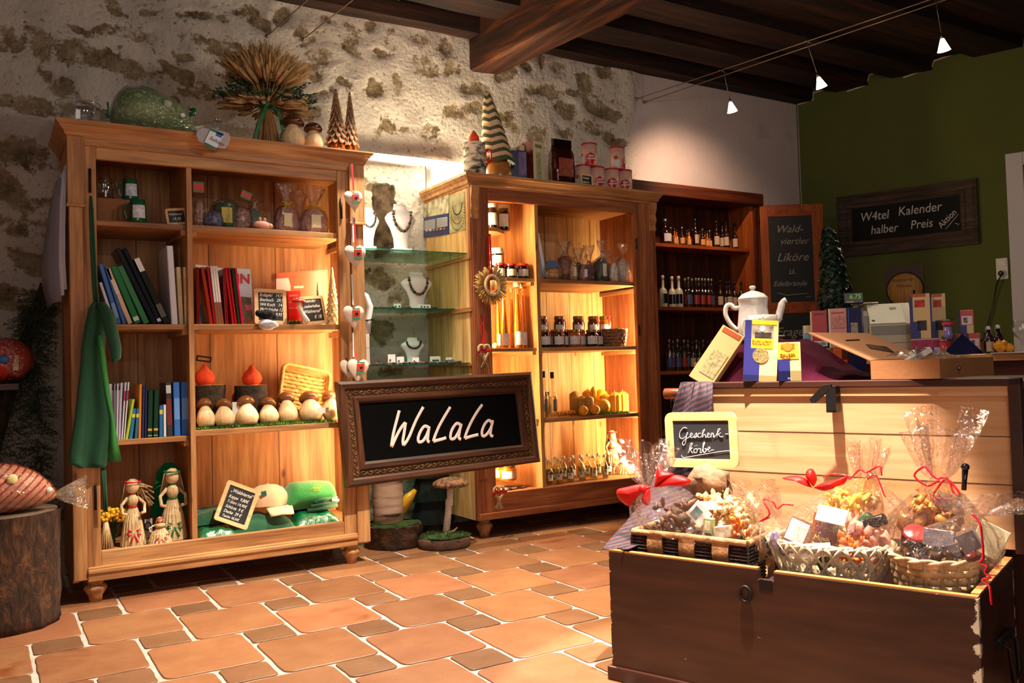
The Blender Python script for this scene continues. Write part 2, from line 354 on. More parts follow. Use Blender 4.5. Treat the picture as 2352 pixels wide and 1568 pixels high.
def stone_wall():
    m,nt,b,N,L=_mat('rubble_stone_plaster'); b.inputs['Roughness'].default_value=.95; b.inputs['Specular IOR Level'].default_value=.15
    tc=N('ShaderNodeTexCoord'); at=N('ShaderNodeAttribute'); at.attribute_name='stone'
    nn=N('ShaderNodeTexNoise'); nn.inputs['Scale'].default_value=13; nn.inputs['Detail'].default_value=8; nn.inputs['Roughness'].default_value=.7; L(tc.outputs['Object'],nn.inputs['Vector'])
    a=N('ShaderNodeMath'); a.operation='MULTIPLY_ADD'; a.inputs[1].default_value=2.3; L(nn.outputs['Fac'],a.inputs[0]); L(at.outputs['Fac'],a.inputs[2])
    r=N('ShaderNodeValToRGB'); r.color_ramp.elements[0].position=.0; r.color_ramp.elements[1].position=.20
    sb=N('ShaderNodeMath'); sb.operation='SUBTRACT'; sb.inputs[1].default_value=1.47; L(a.outputs[0],sb.inputs[0]); L(sb.outputs[0],r.inputs['Fac'])
    r.color_ramp.elements[0].color=(0,0,0,1); r.color_ramp.elements[1].color=(1,1,1,1)
    n1=N('ShaderNodeTexNoise'); n1.inputs['Scale'].default_value=3; n1.inputs['Detail'].default_value=7; L(tc.outputs['Object'],n1.inputs['Vector'])
    pl=N('ShaderNodeValToRGB'); pl.color_ramp.elements[0].position=.3; pl.color_ramp.elements[0].color=S('b3a79f'); pl.color_ramp.elements[1].position=.6; pl.color_ramp.elements[1].color=S('d6cabf'); L(n1.outputs['Fac'],pl.inputs['Fac'])
    n2=N('ShaderNodeTexNoise'); n2.inputs['Scale'].default_value=11; n2.inputs['Detail'].default_value=8; n2.inputs['Roughness'].default_value=.75; L(tc.outputs['Object'],n2.inputs['Vector'])
    st=N('ShaderNodeValToRGB'); e=st.color_ramp.elements; e[0].position=.32; e[0].color=S('51442f'); e[1].position=.70; e[1].color=S('b5a48a'); q=e.new(.5); q.color=S('8b785f'); L(n2.outputs['Fac'],st.inputs['Fac'])
    mx=N('ShaderNodeMix'); mx.data_type='RGBA'; L(r.outputs['Color'],mx.inputs[0]); L(pl.outputs['Color'],mx.inputs[6]); L(st.outputs['Color'],mx.inputs[7])
    # small dark pits and specks in the plaster
    n4=N('ShaderNodeTexNoise'); n4.inputs['Scale'].default_value=38; n4.inputs['Detail'].default_value=4; L(tc.outputs['Object'],n4.inputs['Vector'])
    r4=N('ShaderNodeValToRGB'); r4.color_ramp.elements[0].position=.28; r4.color_ramp.elements[0].color=(.35,.3,.25,1); r4.color_ramp.elements[1].position=.38; r4.color_ramp.elements[1].color=(1,1,1,1); L(n4.outputs['Fac'],r4.inputs['Fac'])
    m2=N('ShaderNodeMix'); m2.data_type='RGBA'; m2.blend_type='MULTIPLY'; m2.inputs[0].default_value=.9; L(mx.outputs[2],m2.inputs[6]); L(r4.outputs['Color'],m2.inputs[7])
    L(m2.outputs[2],b.inputs['Base Color'])
    ad=N('ShaderNodeMath'); ad.operation='ADD'; L(n2.outputs['Fac'],ad.inputs[0]); L(n4.outputs['Fac'],ad.inputs[1])
    u=N('ShaderNodeBump'); u.inputs['Strength'].default_value=.9; u.inputs['Distance'].default_value=.022; L(ad.outputs[0],u.inputs['Height']); L(u.outputs['Normal'],b.inputs['Normal'])
    bm=BM(); lay=bm.verts.layers.float.new('stone')
    st_=[]
    for x,y,rx,ry,an in STONES:
        p=PY(x,y,WY); dep=(p-CP).dot(_d); sx=rx/F_PX*dep*1.32; sz=ry/F_PX*dep*.92
        st_.append((p.x,p.z,sx,sz,math.radians(-an),random.uniform(.42,.78)))
    x0,x1,z0,z1=-1.6,4.30,-.02,3.5; nx,nz=340,210; rows=[]; vals=[]
    for j in range(nz):
        z=z0+(z1-z0)*j/(nz-1); row=[]
        xe=x1+ .03*noise.noise(Vector((0,z*3,0)))+ (.10*max(0,(2.75-z)/.5)**2 if z<2.75 else .0) + (.10*(z-2.9)/.4 if z>2.9 else 0)
        xe=min(xe,4.46)
        for i in range(nx):
            x=x0+(xe-x0)*i/(nx-1)
            v=0
            wx=x+.05*noise.noise(Vector((x*7,z*7,1))); wz=z+.04*noise.noise(Vector((x*7,z*7,5)))
            for sx,sz_,a_,b_,an,sg_ in st_:
                dx,dz=wx-sx,wz-sz_
                if abs(dx)>.5 or abs(dz)>.4: continue
                c,s=math.cos(an),math.sin(an); u_=(dx*c+dz*s)/a_; w_=(-dx*s+dz*c)/b_
                d=1.25-math.sqrt(u_*u_+w_*w_)
                v=max(v,min(d,sg_))
            y=WY+.018*noise.noise(Vector((x*2.2,z*2.2,0)))+.008*noise.noise(Vector((x*9,z*9,4)))+ .022*max(0,v-.2)
            if nx-i<8: y+=.02*(1-(nx-i)/8)**2
            row.append((x,y,z)); vals.append(v)
        rows.append(row)
    V=grid(bm,rows); k=0
    for r_ in V:
        for v in r_: v[lay]=vals[k]; k+=1
    obj('wall_back',bm,m,kind='structure')
    bm=BM(); box(bm,4.15,CX+.05,WY+.014,WY+.2,-.02,3.5)
    obj('wall_back_white',bm,mat('white_plaster','c4b4b2',.9,bump=.35,bs=30,var=.05,vs=5),kind='structure')
stone_wall()
green=mat('green_paint','4a501a',.85,bump=.15,bs=40,var=.06,vs=3)
bm=BM(); 
W0=Vector((CX,CY,0)); 
def gwall(s,z,t=0): return W0+GX*s+GY*t+Vector((0,0,z))
def gbox(bm,s0,s1,t0,t1,z0,z1,mi=0):
    M=Matrix.Translation(W0)@Matrix.Rotation(GA,4,'Z'); return box(bm,s0,s1,t0,t1,z0,z1,M,mi)
gbox(bm,-.06,1.66,0,.15,-.02,3.6); gbox(bm,1.66,2.9,0,.15,2.48,3.6); gbox(bm,2.55,7.3,0,.15,-.02,3.6)
obj('wall_right',bm,green,kind='structure')
bm=BM(); box(bm,-1.75,-1.6,-2.2,5.3,-.02,3.6)
obj('wall_left',bm,mat('white_plaster','c4b4b2'),kind='structure')
# ceiling boards and joists running along the stone wall
bm=BM()
for k in range(22):
    y1=5.25-k*.34; box(bm,-1.7,gx(y1-.34)+.1,y1-.336,y1,3.385+.006*(k%3),3.46)
box(bm,-1.75,9,-2.3,5.3,3.46,3.6)
obj('ceiling',bm,DARK_X,kind='structure')
J=[(-.05,.13,3.262),(.33,.60,3.292),(.80,1.10,3.305),(1.40,1.73,3.33),(2.0,2.3,3.33),(2.65,2.95,3.33),(3.3,3.6,3.33),(4.0,4.3,3.33),(4.7,5.0,3.33),(5.4,5.7,3.33),(6.1,6.4,3.33)]
for i,(a,b_,z) in enumerate(J):
    bm=BM(); y0=CY-b_*.9385; y1=CY-a*.9385; n=60; rows=[]
    for k in range(n+1):
        t=k/n
        def w_(q): return .014*noise.noise(Vector((t*14,q,i*3)))
        xe0,xe1=gx(y0)+.03,gx(y1)+.03
        rows.append([(-1.62+t*(xe0+1.62),y0+w_(1),z+w_(2)*.5),(-1.62+t*(xe1+1.62),y1+w_(3),z+w_(4)*.5),(-1.62+t*(xe1+1.62),y1+.01,3.40),(-1.62+t*(xe0+1.62),y0-.01,3.40)])
    grid(bm,rows,True,0,False)
    obj('trim_%d'%(i+1),bm,DARK_X,kind='structure')
# white edging left under the timbers on the green wall
bm=BM(); edge=[(1832,240),(1868,229),(1868,213),(1912,201)],[(1945,210),(1990,195),(1997,172),(2030,163)],[(2075,178),(2140,155),(2145,140),(2230,110)],[(2260,122),(2345,95),(2350,77)]
def PW(x,y,off=-.004):
    v=ray(x,y); p0=W0+GY*off; t=(p0-CP).dot(GY)/v.dot(GY); return CP+v*t
for e in edge:
    tube(bm,[PW(*p) for p in e],.007,6)
tube(bm,[gwall(-.0,0,-.002),gwall(0,3.27,-.002)],.004,5)
obj('trim_20',bm,mat('white_plaster','c4b4b2'),kind='structure')
# big cross beam
bm=BM(); n=40; rows=[]
for k in range(n+1):
    t=k/n; y=5.14-t*7.2; xl=2.865+.0*(5.1-y); xr=3.115+.112*(5.1-y); xl=2.86+.112*(5.1-y)
    q=lambda a: .018*noise.noise(Vector((y*2.3,a,8)))+.006*noise.noise(Vector((y*9,a,8)))
    rows.append([(xl+q(1),y,3.06+q(2)),(xl+.03,y,3.045+q(7)),(xr-.03+q(3),y,3.05+q(4)),(xr+q(5),y,3.085+q(6)),(xr+q(5),y,3.47),(xl+q(1),y,3.47)])
V=grid(bm,rows,True,0,False); bm.faces.new(V[0]); bm.faces.new(V[-1])
obj('trim_30',bm,DARK_Y,kind='structure')
# door with white lining in the green wall
bm=BM(); gbox(bm,1.585,1.70,-.03,.16,0,2.53); gbox(bm,1.70,2.62,-.03,.16,2.43,2.53); gbox(bm,2.52,2.62,-.03,.16,0,2.43)
d=obj('door_1',bm,mat('white_lacquer','b9b4bd',.4),kind='structure',bevel=.004)
bm=BM(); gbox(bm,1.70,2.52,.05,.10,.01,2.43)
for a in (1.80,2.14):
    for z in (.25,1.35): gbox(bm,a,a+.28,.035,.06,z,z+.85)
obj('door_leaf',bm,wood('door_wood','6e2c12','8c3c1a','a24a22','Z',.8,.4,False),d)
# ================= CABINETS =================
def cornice(bm,x0,x1,yf,yb,prof,mi=0):   # prof: list of (out,z) ; mitred round front and both sides
    rows=[]
    for o,z in prof:
        rows.append([(x0-o,yb,z),(x0-o,yf-o,z),(x1+o,yf-o,z),(x1+o,yb,z)])
    grid(bm,rows,False,mi,False)
    o,z=prof[-1]; bm.faces.new([bm.verts.new(p) for p in ((x0-o,yb,z),(x0-o,yf-o,z),(x1+o,yf-o,z),(x1+o,yb,z))]).material_index=mi
    o,z=prof[0]; bm.faces.new([bm.verts.new(p) for p in ((x0-o,yb,z),(x0-o,yf-o,z),(x1+o,yf-o,z),(x1+o,yb,z))]).material_index=mi
TUBE=mat('lit_fluorescent_tube','fff4e0',.4,emit=120,ecol='ffe6b4')
TUBE2=mat('lit_fluorescent_tube_b','fff4e0',.4,emit=230,ecol='ffe2a6')
TUBEW=mat('lit_white_tube','ffffff',.4,emit=120,ecol='ffedc4')
METAL=mat('grey_metal','8a8580',.35,metal=1)
IRON=mat('dark_iron','2a2523',.5,metal=.7)
def foot(bm,x,y,h,r=.05):
    lathe(bm,[(r*.55,0),(r*.6,h*.25),(r*.95,h*.55),(r,h*.62),(r*.9,h*.72),(r*.6,h*.8),(r*.72,h*.86),(r*.72,h)],20,(x,y,0))
# ---- left cabinet
F1,B1=4.35,4.82
c1=thing('display_cabinet','large open pine display cabinet with books and wooden mushrooms','cabinet',(1.04,4.585,0))
for a,b in ((.337,.362),(1.72,1.745)):
    bm=BM(); box(bm,a,b,F1+.02,B1,.10,2.11); obj('side_panel',bm,PINE_Z,c1)
bm=BM(); box(bm,.36,1.722,B1-.02,B1,.12,2.10); obj('back_panel',bm,PINE_BACK,c1)
bm=BM(); box(bm,.36,1.722,F1+.02,B1-.02,.19,.225); obj('bottom_board',bm,PINE_X,c1)
bm=BM(); box(bm,.36,1.722,F1+.02,B1-.02,2.09,2.115); obj('top_board',bm,PINE_X,c1)
for a,b,y in ((.337,.394,F1-.008),(1.672,1.745,F1-.008),(.394,.451,F1),(1.605,1.672,F1)):
    bm=BM(); box(bm,a,b,y,F1+.035,.11 if y<F1 else .16,2.11); obj('stile',bm,PINE_Z,c1,bevel=.004)
for a,b in ((.331,.400),(1.666,1.751)):
    bm=BM(); box(bm,a,b,F1-.02,F1+.01,1.80,2.112); box(bm,a-.004,b+.004,F1-.024,F1+.01,1.79,1.803); obj('corner_block',bm,PINE_Z,c1,bevel=.003)
bm=BM(); box(bm,.451,1.605,F1,F1+.03,2.02,2.11); box(bm,.40,1.666,F1-.014,F1+.01,2.075,2.112); obj('top_rail',bm,PINE_X,c1,bevel=.004)
bm=BM(); box(bm,.451,1.605,F1+.003,F1+.03,.15,.232); box(bm,.394,1.672,F1-.012,F1+.02,.10,.165); box(bm,.394,1.672,F1-.02,F1+.02,.135,.155); obj('base_rail',bm,PINE_X,c1,bevel=.005)
bm=BM(); cornice(bm,.337,1.745,F1-.008,B1,[(.006,2.10),(.008,2.112),(.014,2.118),(.018,2.132),(.03,2.145),(.036,2.15),(.036,2.156),(.046,2.162),(.05,2.172),(.05,2.178)]); obj('cornice',bm,PINE_X,c1)
bm=BM(); box(bm,.848,.872,F1+.012,B1-.02,.225,2.09); obj('divider',bm,PINE_Z,c1)
for z in (1.745,1.262,.725):
    bm=BM(); box(bm,.363,.847,F1+.04,B1-.02,z-.025,z); obj('shelf',bm,PINE_X,c1,bevel=.002)
    for k in (.825,.362): bm=BM(); box(bm,k,k+.023,F1+.05,B1-.02,z-.05,z-.025); obj('shelf_batten',bm,PINE_Y,c1)
for z in (1.745,1.262,.748):
    bm=BM(); box(bm,.873,1.632,F1+.02,B1-.02,z-.028,z); obj('shelf',bm,PINE_X,c1,bevel=.002)
    for a,b,c in ((.872,.897,.04),(1.70,1.72,.12)): bm=BM(); box(bm,a,b,F1+c,B1-.02,z-.053,z-.028); obj('shelf_batten',bm,PINE_Y,c1)
for x,y in ((.43,4.40),(1.655,4.40),(.43,4.77),(1.655,4.77)):
    bm=BM(); foot(bm,x,y,.102); obj('foot',bm,PINE_Z,c1)
for x,z in ((.43,.42),(1.625,1.82),(.425,1.86)):
    bm=BM(); tube(bm,[(x,F1-.004,z),(x,F1-.004,z+.11)],.006,8); obj('hinge_pin',bm,IRON,c1)
bm=BM(); tube(bm,[(1.672,F1+.055,.30),(1.672,F1+.055,1.68)],.011,10); obj('light_tube',bm,TUBE,c1)
# ---- right cabinet
F2,B2=4.50,5.10
c2=thing('display_cabinet','pine display cabinet lit inside, with jars, candles and small bottles','cabinet',(3.20,4.80,0))
bm=BM(); box(bm,2.485,2.51,F2+.02,B2,.11,2.10); obj('side_panel',bm,LIGHTP_Z,c2)
for z in (1.672,1.362):
    bm=BM(); box(bm,2.470,2.486,F2+.0,B2,z-.012,z+.012); obj('shelf_batten',bm,PINE_Y,c2)
bm=BM(); box(bm,3.895,3.92,F2+.02,B2,.11,2.10); obj('side_panel',bm,RED_Z,c2)
bm=BM(); box(bm,2.51,3.895,B2-.02,B2,.12,2.10); obj('back_panel',bm,LIGHTP_Z,c2)
bm=BM(); box(bm,2.51,3.895,F2+.02,B2-.02,.225,.258); obj('bottom_board',bm,PINE_X,c2)
bm=BM(); box(bm,2.51,3.895,F2+.02,B2-.02,2.075,2.10); obj('top_board',bm,PINE_X,c2)
for a,b in ((2.482,2.612),(3.738,3.925)):
    bm=BM(); box(bm,a,b,F2,F2+.03,.11,2.10); 
    n=6 if a<3 else 2
    xs=a+.012 if a<3 else b-.045
    for k in range(n): box(bm,xs+k*.011,xs+k*.011+.006,F2-.004,F2+.002,.35,1.90)
    obj('stile',bm,RED_Z,c2,bevel=.003)
    bm=BM(); s=a+.004 if a<3 else b-.055
    prism(bm,[(F2+.005,1.90),(F2-.014,1.915),(F2-.006,1.95),(F2-.02,1.98),(F2-.012,2.02),(F2-.026,2.06),(F2-.03,2.10),(F2+.005,2.10)],s,s+.05,axis='x'); obj('carved_bracket',bm,PINE_Z,c2)
bm=BM(); box(bm,2.612,3.738,F2,F2+.03,2.022,2.10); obj('top_rail',bm,RED_X,c2,bevel=.003)
bm=BM(); box(bm,2.612,3.738,F2,F2+.03,.11,.262); box(bm,2.49,3.92,F2-.01,F2+.02,.11,.15); obj('base_rail',bm,RED_X,c2,bevel=.004)
bm=BM(); cornice(bm,2.482,3.925,F2-.004,B2,[(.004,2.095),(.006,2.105),(.018,2.112),(.022,2.13),(.032,2.142),(.036,2.15),(.042,2.156),(.042,2.172)]); obj('cornice',bm,PINE_X,c2)
bm=BM(); box(bm,2.95,2.975,F2+.01,B2-.02,.258,2.075); obj('divider',bm,PINE_Z,c2)
bm=BM(); prism(bm,[(2.512,F2+.05),(2.70,F2+.05),(2.80,F2+.13),(2.83,F2+.30),(2.83,B2-.02),(2.512,B2-.02)],1.845,1.868,axis='z'); obj('shelf',bm,PINE_X,c2,bevel=.002)
for z in (1.562,1.128,.685):
    bm=BM(); box(bm,2.60,2.95,F2+.03,B2-.02,z-.022,z); obj('shelf',bm,PINE_X,c2,bevel=.002)
    bm=BM(); box(bm,2.925,2.95,F2+.04,B2-.02,z-.044,z-.022); obj('shelf_batten',bm,PINE_Y,c2)
for z in (1.56,1.13,.685):
    bm=BM(); box(bm,2.976,3.775,F2+.02,B2-.02,z-.025,z); obj('shelf',bm,PINE_X,c2,bevel=.002)
    for a,b,c in ((3.87,3.895,.15),(2.975,3.0,.04)): bm=BM(); box(bm,a,b,F2+c,B2-.02,z-.05,z-.025); obj('shelf_batten',bm,PINE_Y,c2)
for x,y in ((2.555,4.555),(3.86,4.555),(2.555,5.04),(3.86,5.04)):
    bm=BM(); foot(bm,x,y,.112); obj('foot',bm,PINE_Z,c2)
for z in (.42,1.20,1.78):
    bm=BM(); tube(bm,[(3.752,F2-.004,z),(3.752,F2-.004,z+.07)],.005,8); obj('hinge_pin',bm,IRON,c2)
bm=BM(); tube(bm,[(3.82,F2+.06,.32),(3.82,F2+.06,1.50)],.011,10); obj('light_tube',bm,TUBE2,c2)
bm=BM(); tube(bm,[(2.548,F2+.06,.32),(2.548,F2+.06,2.0)],.011,10); obj('light_tube',bm,TUBE2,c2)
# ---- dark cabinet in the niche
DC_Z=wood('dark_cabinet_wood','2a1108','4a2010','6a3118','Z',.8,.4,False); DC_X=wood('dark_cabinet_wood_x','2a1108','4a2010','6a3118','X',.8,.4,False)
ORW_Z=wood('orange_stained_wood','6f3010','96481a','ad5a24','Z',.8,.4,False); ORW_X=wood('orange_stained_wood_x','6f3010','96481a','ad5a24','X',.8,.4,False)
c3=thing('bottle_cabinet','dark wooden cabinet in the corner full of liqueur bottles, door open','cabinet',(4.66,5.0,0))
DF=4.88; DB=5.13
bm=BM(); box(bm,3.97,5.34,DB-.02,DB,0,2.34); obj('back_panel',bm,DC_Z,c3)
bm=BM(); box(bm,3.97,4.0,DF,DB-.02,0,2.34); obj('side_panel',bm,DC_Z,c3)
bm=BM(); box(bm,5.25,5.28,DF,DB-.02,0,2.34); obj('side_panel',bm,ORW_Z,c3)
bm=BM(); box(bm,3.96,5.36,DF-.05,DB-.02,2.25,2.345); obj('top_board',bm,DC_X,c3,bevel=.006)
DSH=(1.905,1.43,.95,.50)
for z in DSH:
    bm=BM(); box(bm,4.0,5.25,DF+.01,DB-.02,z-.025,z); obj('shelf',bm,ORW_X,c3)
bm=BM(); box(bm,5.28,5.345,DF-.03,DF+.01,0,2.25); obj('stile',bm,DC_Z,c3)
bm=BM(); box(bm,3.97,5.34,DF,DB,0,.12); obj('plinth',bm,DC_X,c3)
# open leaf
a=math.atan2(4.618-4.88,5.719-5.30); LM=Matrix.Translation((5.33,4.865,0))@Matrix.Rotation(a,4,'Z')
W_=.50
for b in ((0,.075,.1,2.255),(W_-.075,W_,.1,2.255)): dl=BM(); box(dl,b[0],b[1],-.012,.012,b[2],b[3]); obj('door_stile',dl,ORW_Z,c3,M=LM,bevel=.003)
for z0,z1 in ((2.16,2.255),(1.38,1.47),(.62,.70),(.1,.2)): dl=BM(); box(dl,.075,W_-.075,-.012,.012,z0,z1); obj('door_rail',dl,ORW_X,c3,M=LM,bevel=.003)
for z0,z1 in ((1.47,2.16),(.70,1.38),(.2,.62)):
    dl=BM(); box(dl,.075,W_-.075,-.005,.006,z0,z1); obj('chalk_panel',dl,mat('chalk_panel_black','171613',.5),c3,M=LM)
dl=BM(); box(dl,W_,W_+.012,-.01,.06,.1,2.25); obj('door_edge',dl,ORW_Z,c3,M=LM)
CHG=mat('chalk_grey','8d8a80',.9)
def wr(s,x,z,size,sh=.35,par=None,MM=None,m=CHG,y=-.008,name='chalk_writing',rot=0,sp=1,bold=0):
    M=MM@Matrix.Translation((x,y,z))@Matrix.Rotation(-rot,4,'Y')
    return obj(name,text_bm(s,size,shear=sh,M=M,spacing=sp,bold=bold),m,par)
for s,x,z,sz in (('Wald-',.13,2.03,.085),('viertler',.16,1.935,.075),('Likör e',.13,1.80,.095),('u.',.22,1.695,.08),('Edelbrände',.095,1.60,.058)):
    if s=='Likör e': s='Liköre'
    wr(s,x,z,sz,par=c3,MM=LM,sp=1.02)
bm=BM(); tube(bm,[(.13,-.008,1.545),(.2,-.008,1.525),(.35,-.008,1.535),(.40,-.008,1.53),(.39,-.008,1.51),(.35,-.008,1.505)],.003,5); obj('chalk_underline',bm,CHG,c3,M=LM)
for s,x,z,sz in (('Fragen',.10,1.20,.10),('Sie',.18,1.07,.10),('nach einer',.10,.94,.06)): wr(s,x,z,sz,par=c3,MM=LM)
# hinges on the leaf
for z in (.4,1.45,2.1): bm=BM(); tube(bm,[(0,-.014,z),(0,-.014,z+.07)],.007,8); obj('hinge',bm,IRON,c3,M=LM)
# ================= CHEST =================
CH_PAINT=wood('brown_painted_wood','2e150c','3d1c10','4a2416','X',.6,.45,False,.2,streak=.25,spec=.5)
def chip_mat():
    m,nt,b,N,L=_mat('brown_chest_paint'); b.inputs['Roughness'].default_value=.42
    tc=N('ShaderNodeTexCoord'); mp=N('ShaderNodeMapping'); mp.inputs['Scale'].default_value=(2,10,14); L(tc.outputs['Object'],mp.inputs[0])
    n=N('ShaderNodeTexNoise'); n.inputs['Scale'].default_value=2; n.inputs['Detail'].default_value=8; L(mp.outputs[0],n.inputs['Vector'])
    r=N('ShaderNodeValToRGB'); r.color_ramp.elements[0].position=.3; r.color_ramp.elements[0].color=S('2c160c'); r.color_ramp.elements[1].position=.7; r.color_ramp.elements[1].color=S('432517'); L(n.outputs['Fac'],r.inputs['Fac'])
    # chips near both front corners (x=0 and x=1.064) and scattered flecks
    sx=N('ShaderNodeSeparateXYZ'); L(tc.outputs['Object'],sx.inputs[0])
    sb=N('ShaderNodeMath'); sb.operation='SUBTRACT'; sb.inputs[1].default_value=0.0; L(sx.outputs['X'],sb.inputs[0]); ab=N('ShaderNodeMath'); ab.operation='ABSOLUTE'; L(sb.outputs[0],ab.inputs[0])
    mr=N('ShaderNodeMapRange'); mr.inputs[1].default_value=.50; mr.inputs[2].default_value=.53; mr.inputs[3].default_value=0; mr.inputs[4].default_value=.19; L(ab.outputs[0],mr.inputs[0])
    n2=N('ShaderNodeTexNoise'); n2.inputs['Scale'].default_value=17; n2.inputs['Detail'].default_value=7; n2.inputs['Roughness'].default_value=.7; L(tc.outputs['Object'],n2.inputs['Vector'])
    a=N('ShaderNodeMath'); a.operation='ADD'; L(n2.outputs['Fac'],a.inputs[0]); L(mr.outputs[0],a.inputs[1]); g=N('ShaderNodeMath'); g.operation='GREATER_THAN'; g.inputs[1].default_value=.70; L(a.outputs[0],g.inputs[0])
    mx=N('ShaderNodeMix'); mx.data_type='RGBA'; mx.inputs[7].default_value=S('cdbfa4'); L(g.outputs[0],mx.inputs[0]); L(r.outputs['Color'],mx.inputs[6]); L(mx.outputs[2],b.inputs['Base Color'])
    u=N('ShaderNodeBump'); u.inputs['Strength'].default_value=.25; u.inputs['Distance'].default_value=.004; L(n.outputs['Fac'],u.inputs['Height']); L(u.outputs['Normal'],b.inputs['Normal'])
    return m
CHIP=chip_mat()
LIDW=wood('lid_inside_wood','c08a58','d39f70','e0b084','X',.7,.5,False,.15,streak=.2)
chest=thing('wooden_chest','old brown painted wooden chest, lid open, holding wrapped gift baskets','chest',M=GM@Matrix.Translation((.532,.25,0)))
W,Dp,H=1.064,.505,.408
RIMW=wood('worn_rim_wood','9c5b2a','c98246','dd9a5c','X',.7,.5,False)
bm=BM(); prism(bm,[(0,.02),(W,.02),(W,H-.004),(.545,H-.004),(.545,H-.028),(.50,H-.028),(.50,H),(0,H)],0,.022)
obj('front_board',bm,CHIP,chest,M=GM,bevel=.002)
bm=BM(); box(bm,.002,.498,.001,.021,H,H+.004); box(bm,.547,W-.002,.001,.021,H-.004,H+.0005); obj('rim_strip',bm,RIMW,chest,M=GM)
for a in (0,W-.022):
    bm=BM(); box(bm,a,a+.022,.022,Dp,.02,H); box(bm,a+.001,a+.021,.022,Dp,H,H+.004,mi=1); obj('side_board',bm,[CH_PAINT,RIMW],chest,M=GM)
bm=BM(); box(bm,0,W,Dp-.022,Dp,.02,H); obj('back_board',bm,CHIP,chest,M=GM)
bm=BM(); box(bm,.02,W-.02,.02,Dp-.02,.03,.05); obj('floor_board',bm,LIDW,chest,M=GM)
bm=BM(); box(bm,-.012,W+.012,-.012,Dp,.0,.045); obj('base_moulding',bm,CH_PAINT,chest,M=GM,bevel=.005)
bm=BM(); tube(bm,[(.463+.0+.016*math.cos(t),-.008,.335+.022*math.sin(t)) for t in [2*PI*k/20 for k in range(20)]],.0045,8,closed=True); tube(bm,[(.470,.0,.352),(.470,-.012,.352)],.004,8); obj('key_ring',bm,IRON,chest,M=GM)
bm=BM(); box(bm,.503,.542,-.001,.006,H-.055,H-.028); obj('lock_plate',bm,IRON,chest,M=GM)
bm=BM(); tube(bm,[(W+.004,.20,.24),(W+.03,.205,.235),(W+.035,.21,.15),(W+.035,.30,.15),(W+.03,.305,.235),(W+.004,.31,.24)],.007,8); tube(bm,[(W+.004,.18,.245),(W+.012,.33,.245)],.012,8); obj('side_handle',bm,IRON,chest,M=GM)
# lid standing upright
lid_s0,lid_s1,lz0,lz1=.045,1.095,.425,.932
bm=BM(); box(bm,lid_s0+.03,lid_s1-.02,.495,.515,lz0+.01,lz1-.02)
for z in (.76,.62): box(bm,lid_s0+.03,lid_s1-.02,.494,.4955,z,z+.0025,mi=1)
lid=obj('lid',bm,[LIDW,mat('dark_gap','4a2a12',.9)],chest,M=GM)
bm=BM(); box(bm,lid_s0,lid_s1+.012,.477,.53,lz1-.022,lz1); box(bm,lid_s1-.02,lid_s1+.012,.477,.53,lz0,lz1); box(bm,lid_s0,lid_s0+.03,.477,.53,lz0,lz1); obj('lid_frame',bm,CH_PAINT,lid,M=GM,bevel=.003)
bm=BM(); box(bm,lid_s0+.03,lid_s1-.02,.486,.495,lz1-.052,lz1-.022); obj('lid_rail',bm,LIDW,lid,M=GM,bevel=.002)
h=PG(1908,915,.44)
bm=BM(); box(bm,h.x-.016,h.x+.016,.440,.487,h.z-.045,h.z+.04); prism(bm,[(h.x-.055,h.z+.0),(h.x-.05,h.z-.012),(h.x-.035,h.z-.012),(h.x+.016,h.z+.036),(h.x+.016,h.z+.048),(h.x-.012,h.z+.044)],.400,.412); obj('hasp',bm,IRON,lid,M=GM,bevel=.001)
# ================= shared prototypes =================
ORD=['first','second','third','fourth','fifth','sixth','seventh','eighth','ninth','tenth','eleventh','twelfth','thirteenth','fourteenth','fifteenth','sixteenth','seventeenth','eighteenth']
CELLO=film('cellophane',(.97,.97,.97,1),.17,.07,34,1.0)
GLASS=film('clear_glass',(.93,.96,.94,1),.10,.03,3,.1)
GREENGLASS=film('green_edge_glass',(.55,.78,.68,1),.12,.03,3,.05)
SLATEW=wood('slate_frame_wood','c99a63','dbb07a','e8c390','X',2,.5,False,.1,streak=.2)
def col(h,**k): return mat('c_'+h+'_'.join('%s%s'%kv for kv in sorted(k.items())),h,**k)
def rrect(w,h,r,n=4,cx=0,cz=0):
    o=[]
    for sx,sz,s in ((1,1,0),(-1,1,1),(-1,-1,2),(1,-1,3)):
        for k in range(n+1):
            a=PI/2*(s+k/n); o.append((cx+sx*(w/2-r)+r*math.cos(a),cz+sz*(h/2-r)+r*math.sin(a)))
    return o
def ring(bm,w,h,fw,t,r,cz=0,mi=0):
    A=rrect(w,h,r,4,0,cz); B=rrect(w-2*fw,h-2*fw,min(r*.15,.002),4,0,cz)
    grid(bm,[[(x,-t/2,z) for x,z in A],[(x,-t/2,z) for x,z in B],[(x,t/2,z) for x,z in B],[(x,t/2,z) for x,z in A],[(x,-t/2,z) for x,z in A]],True,mi,False)
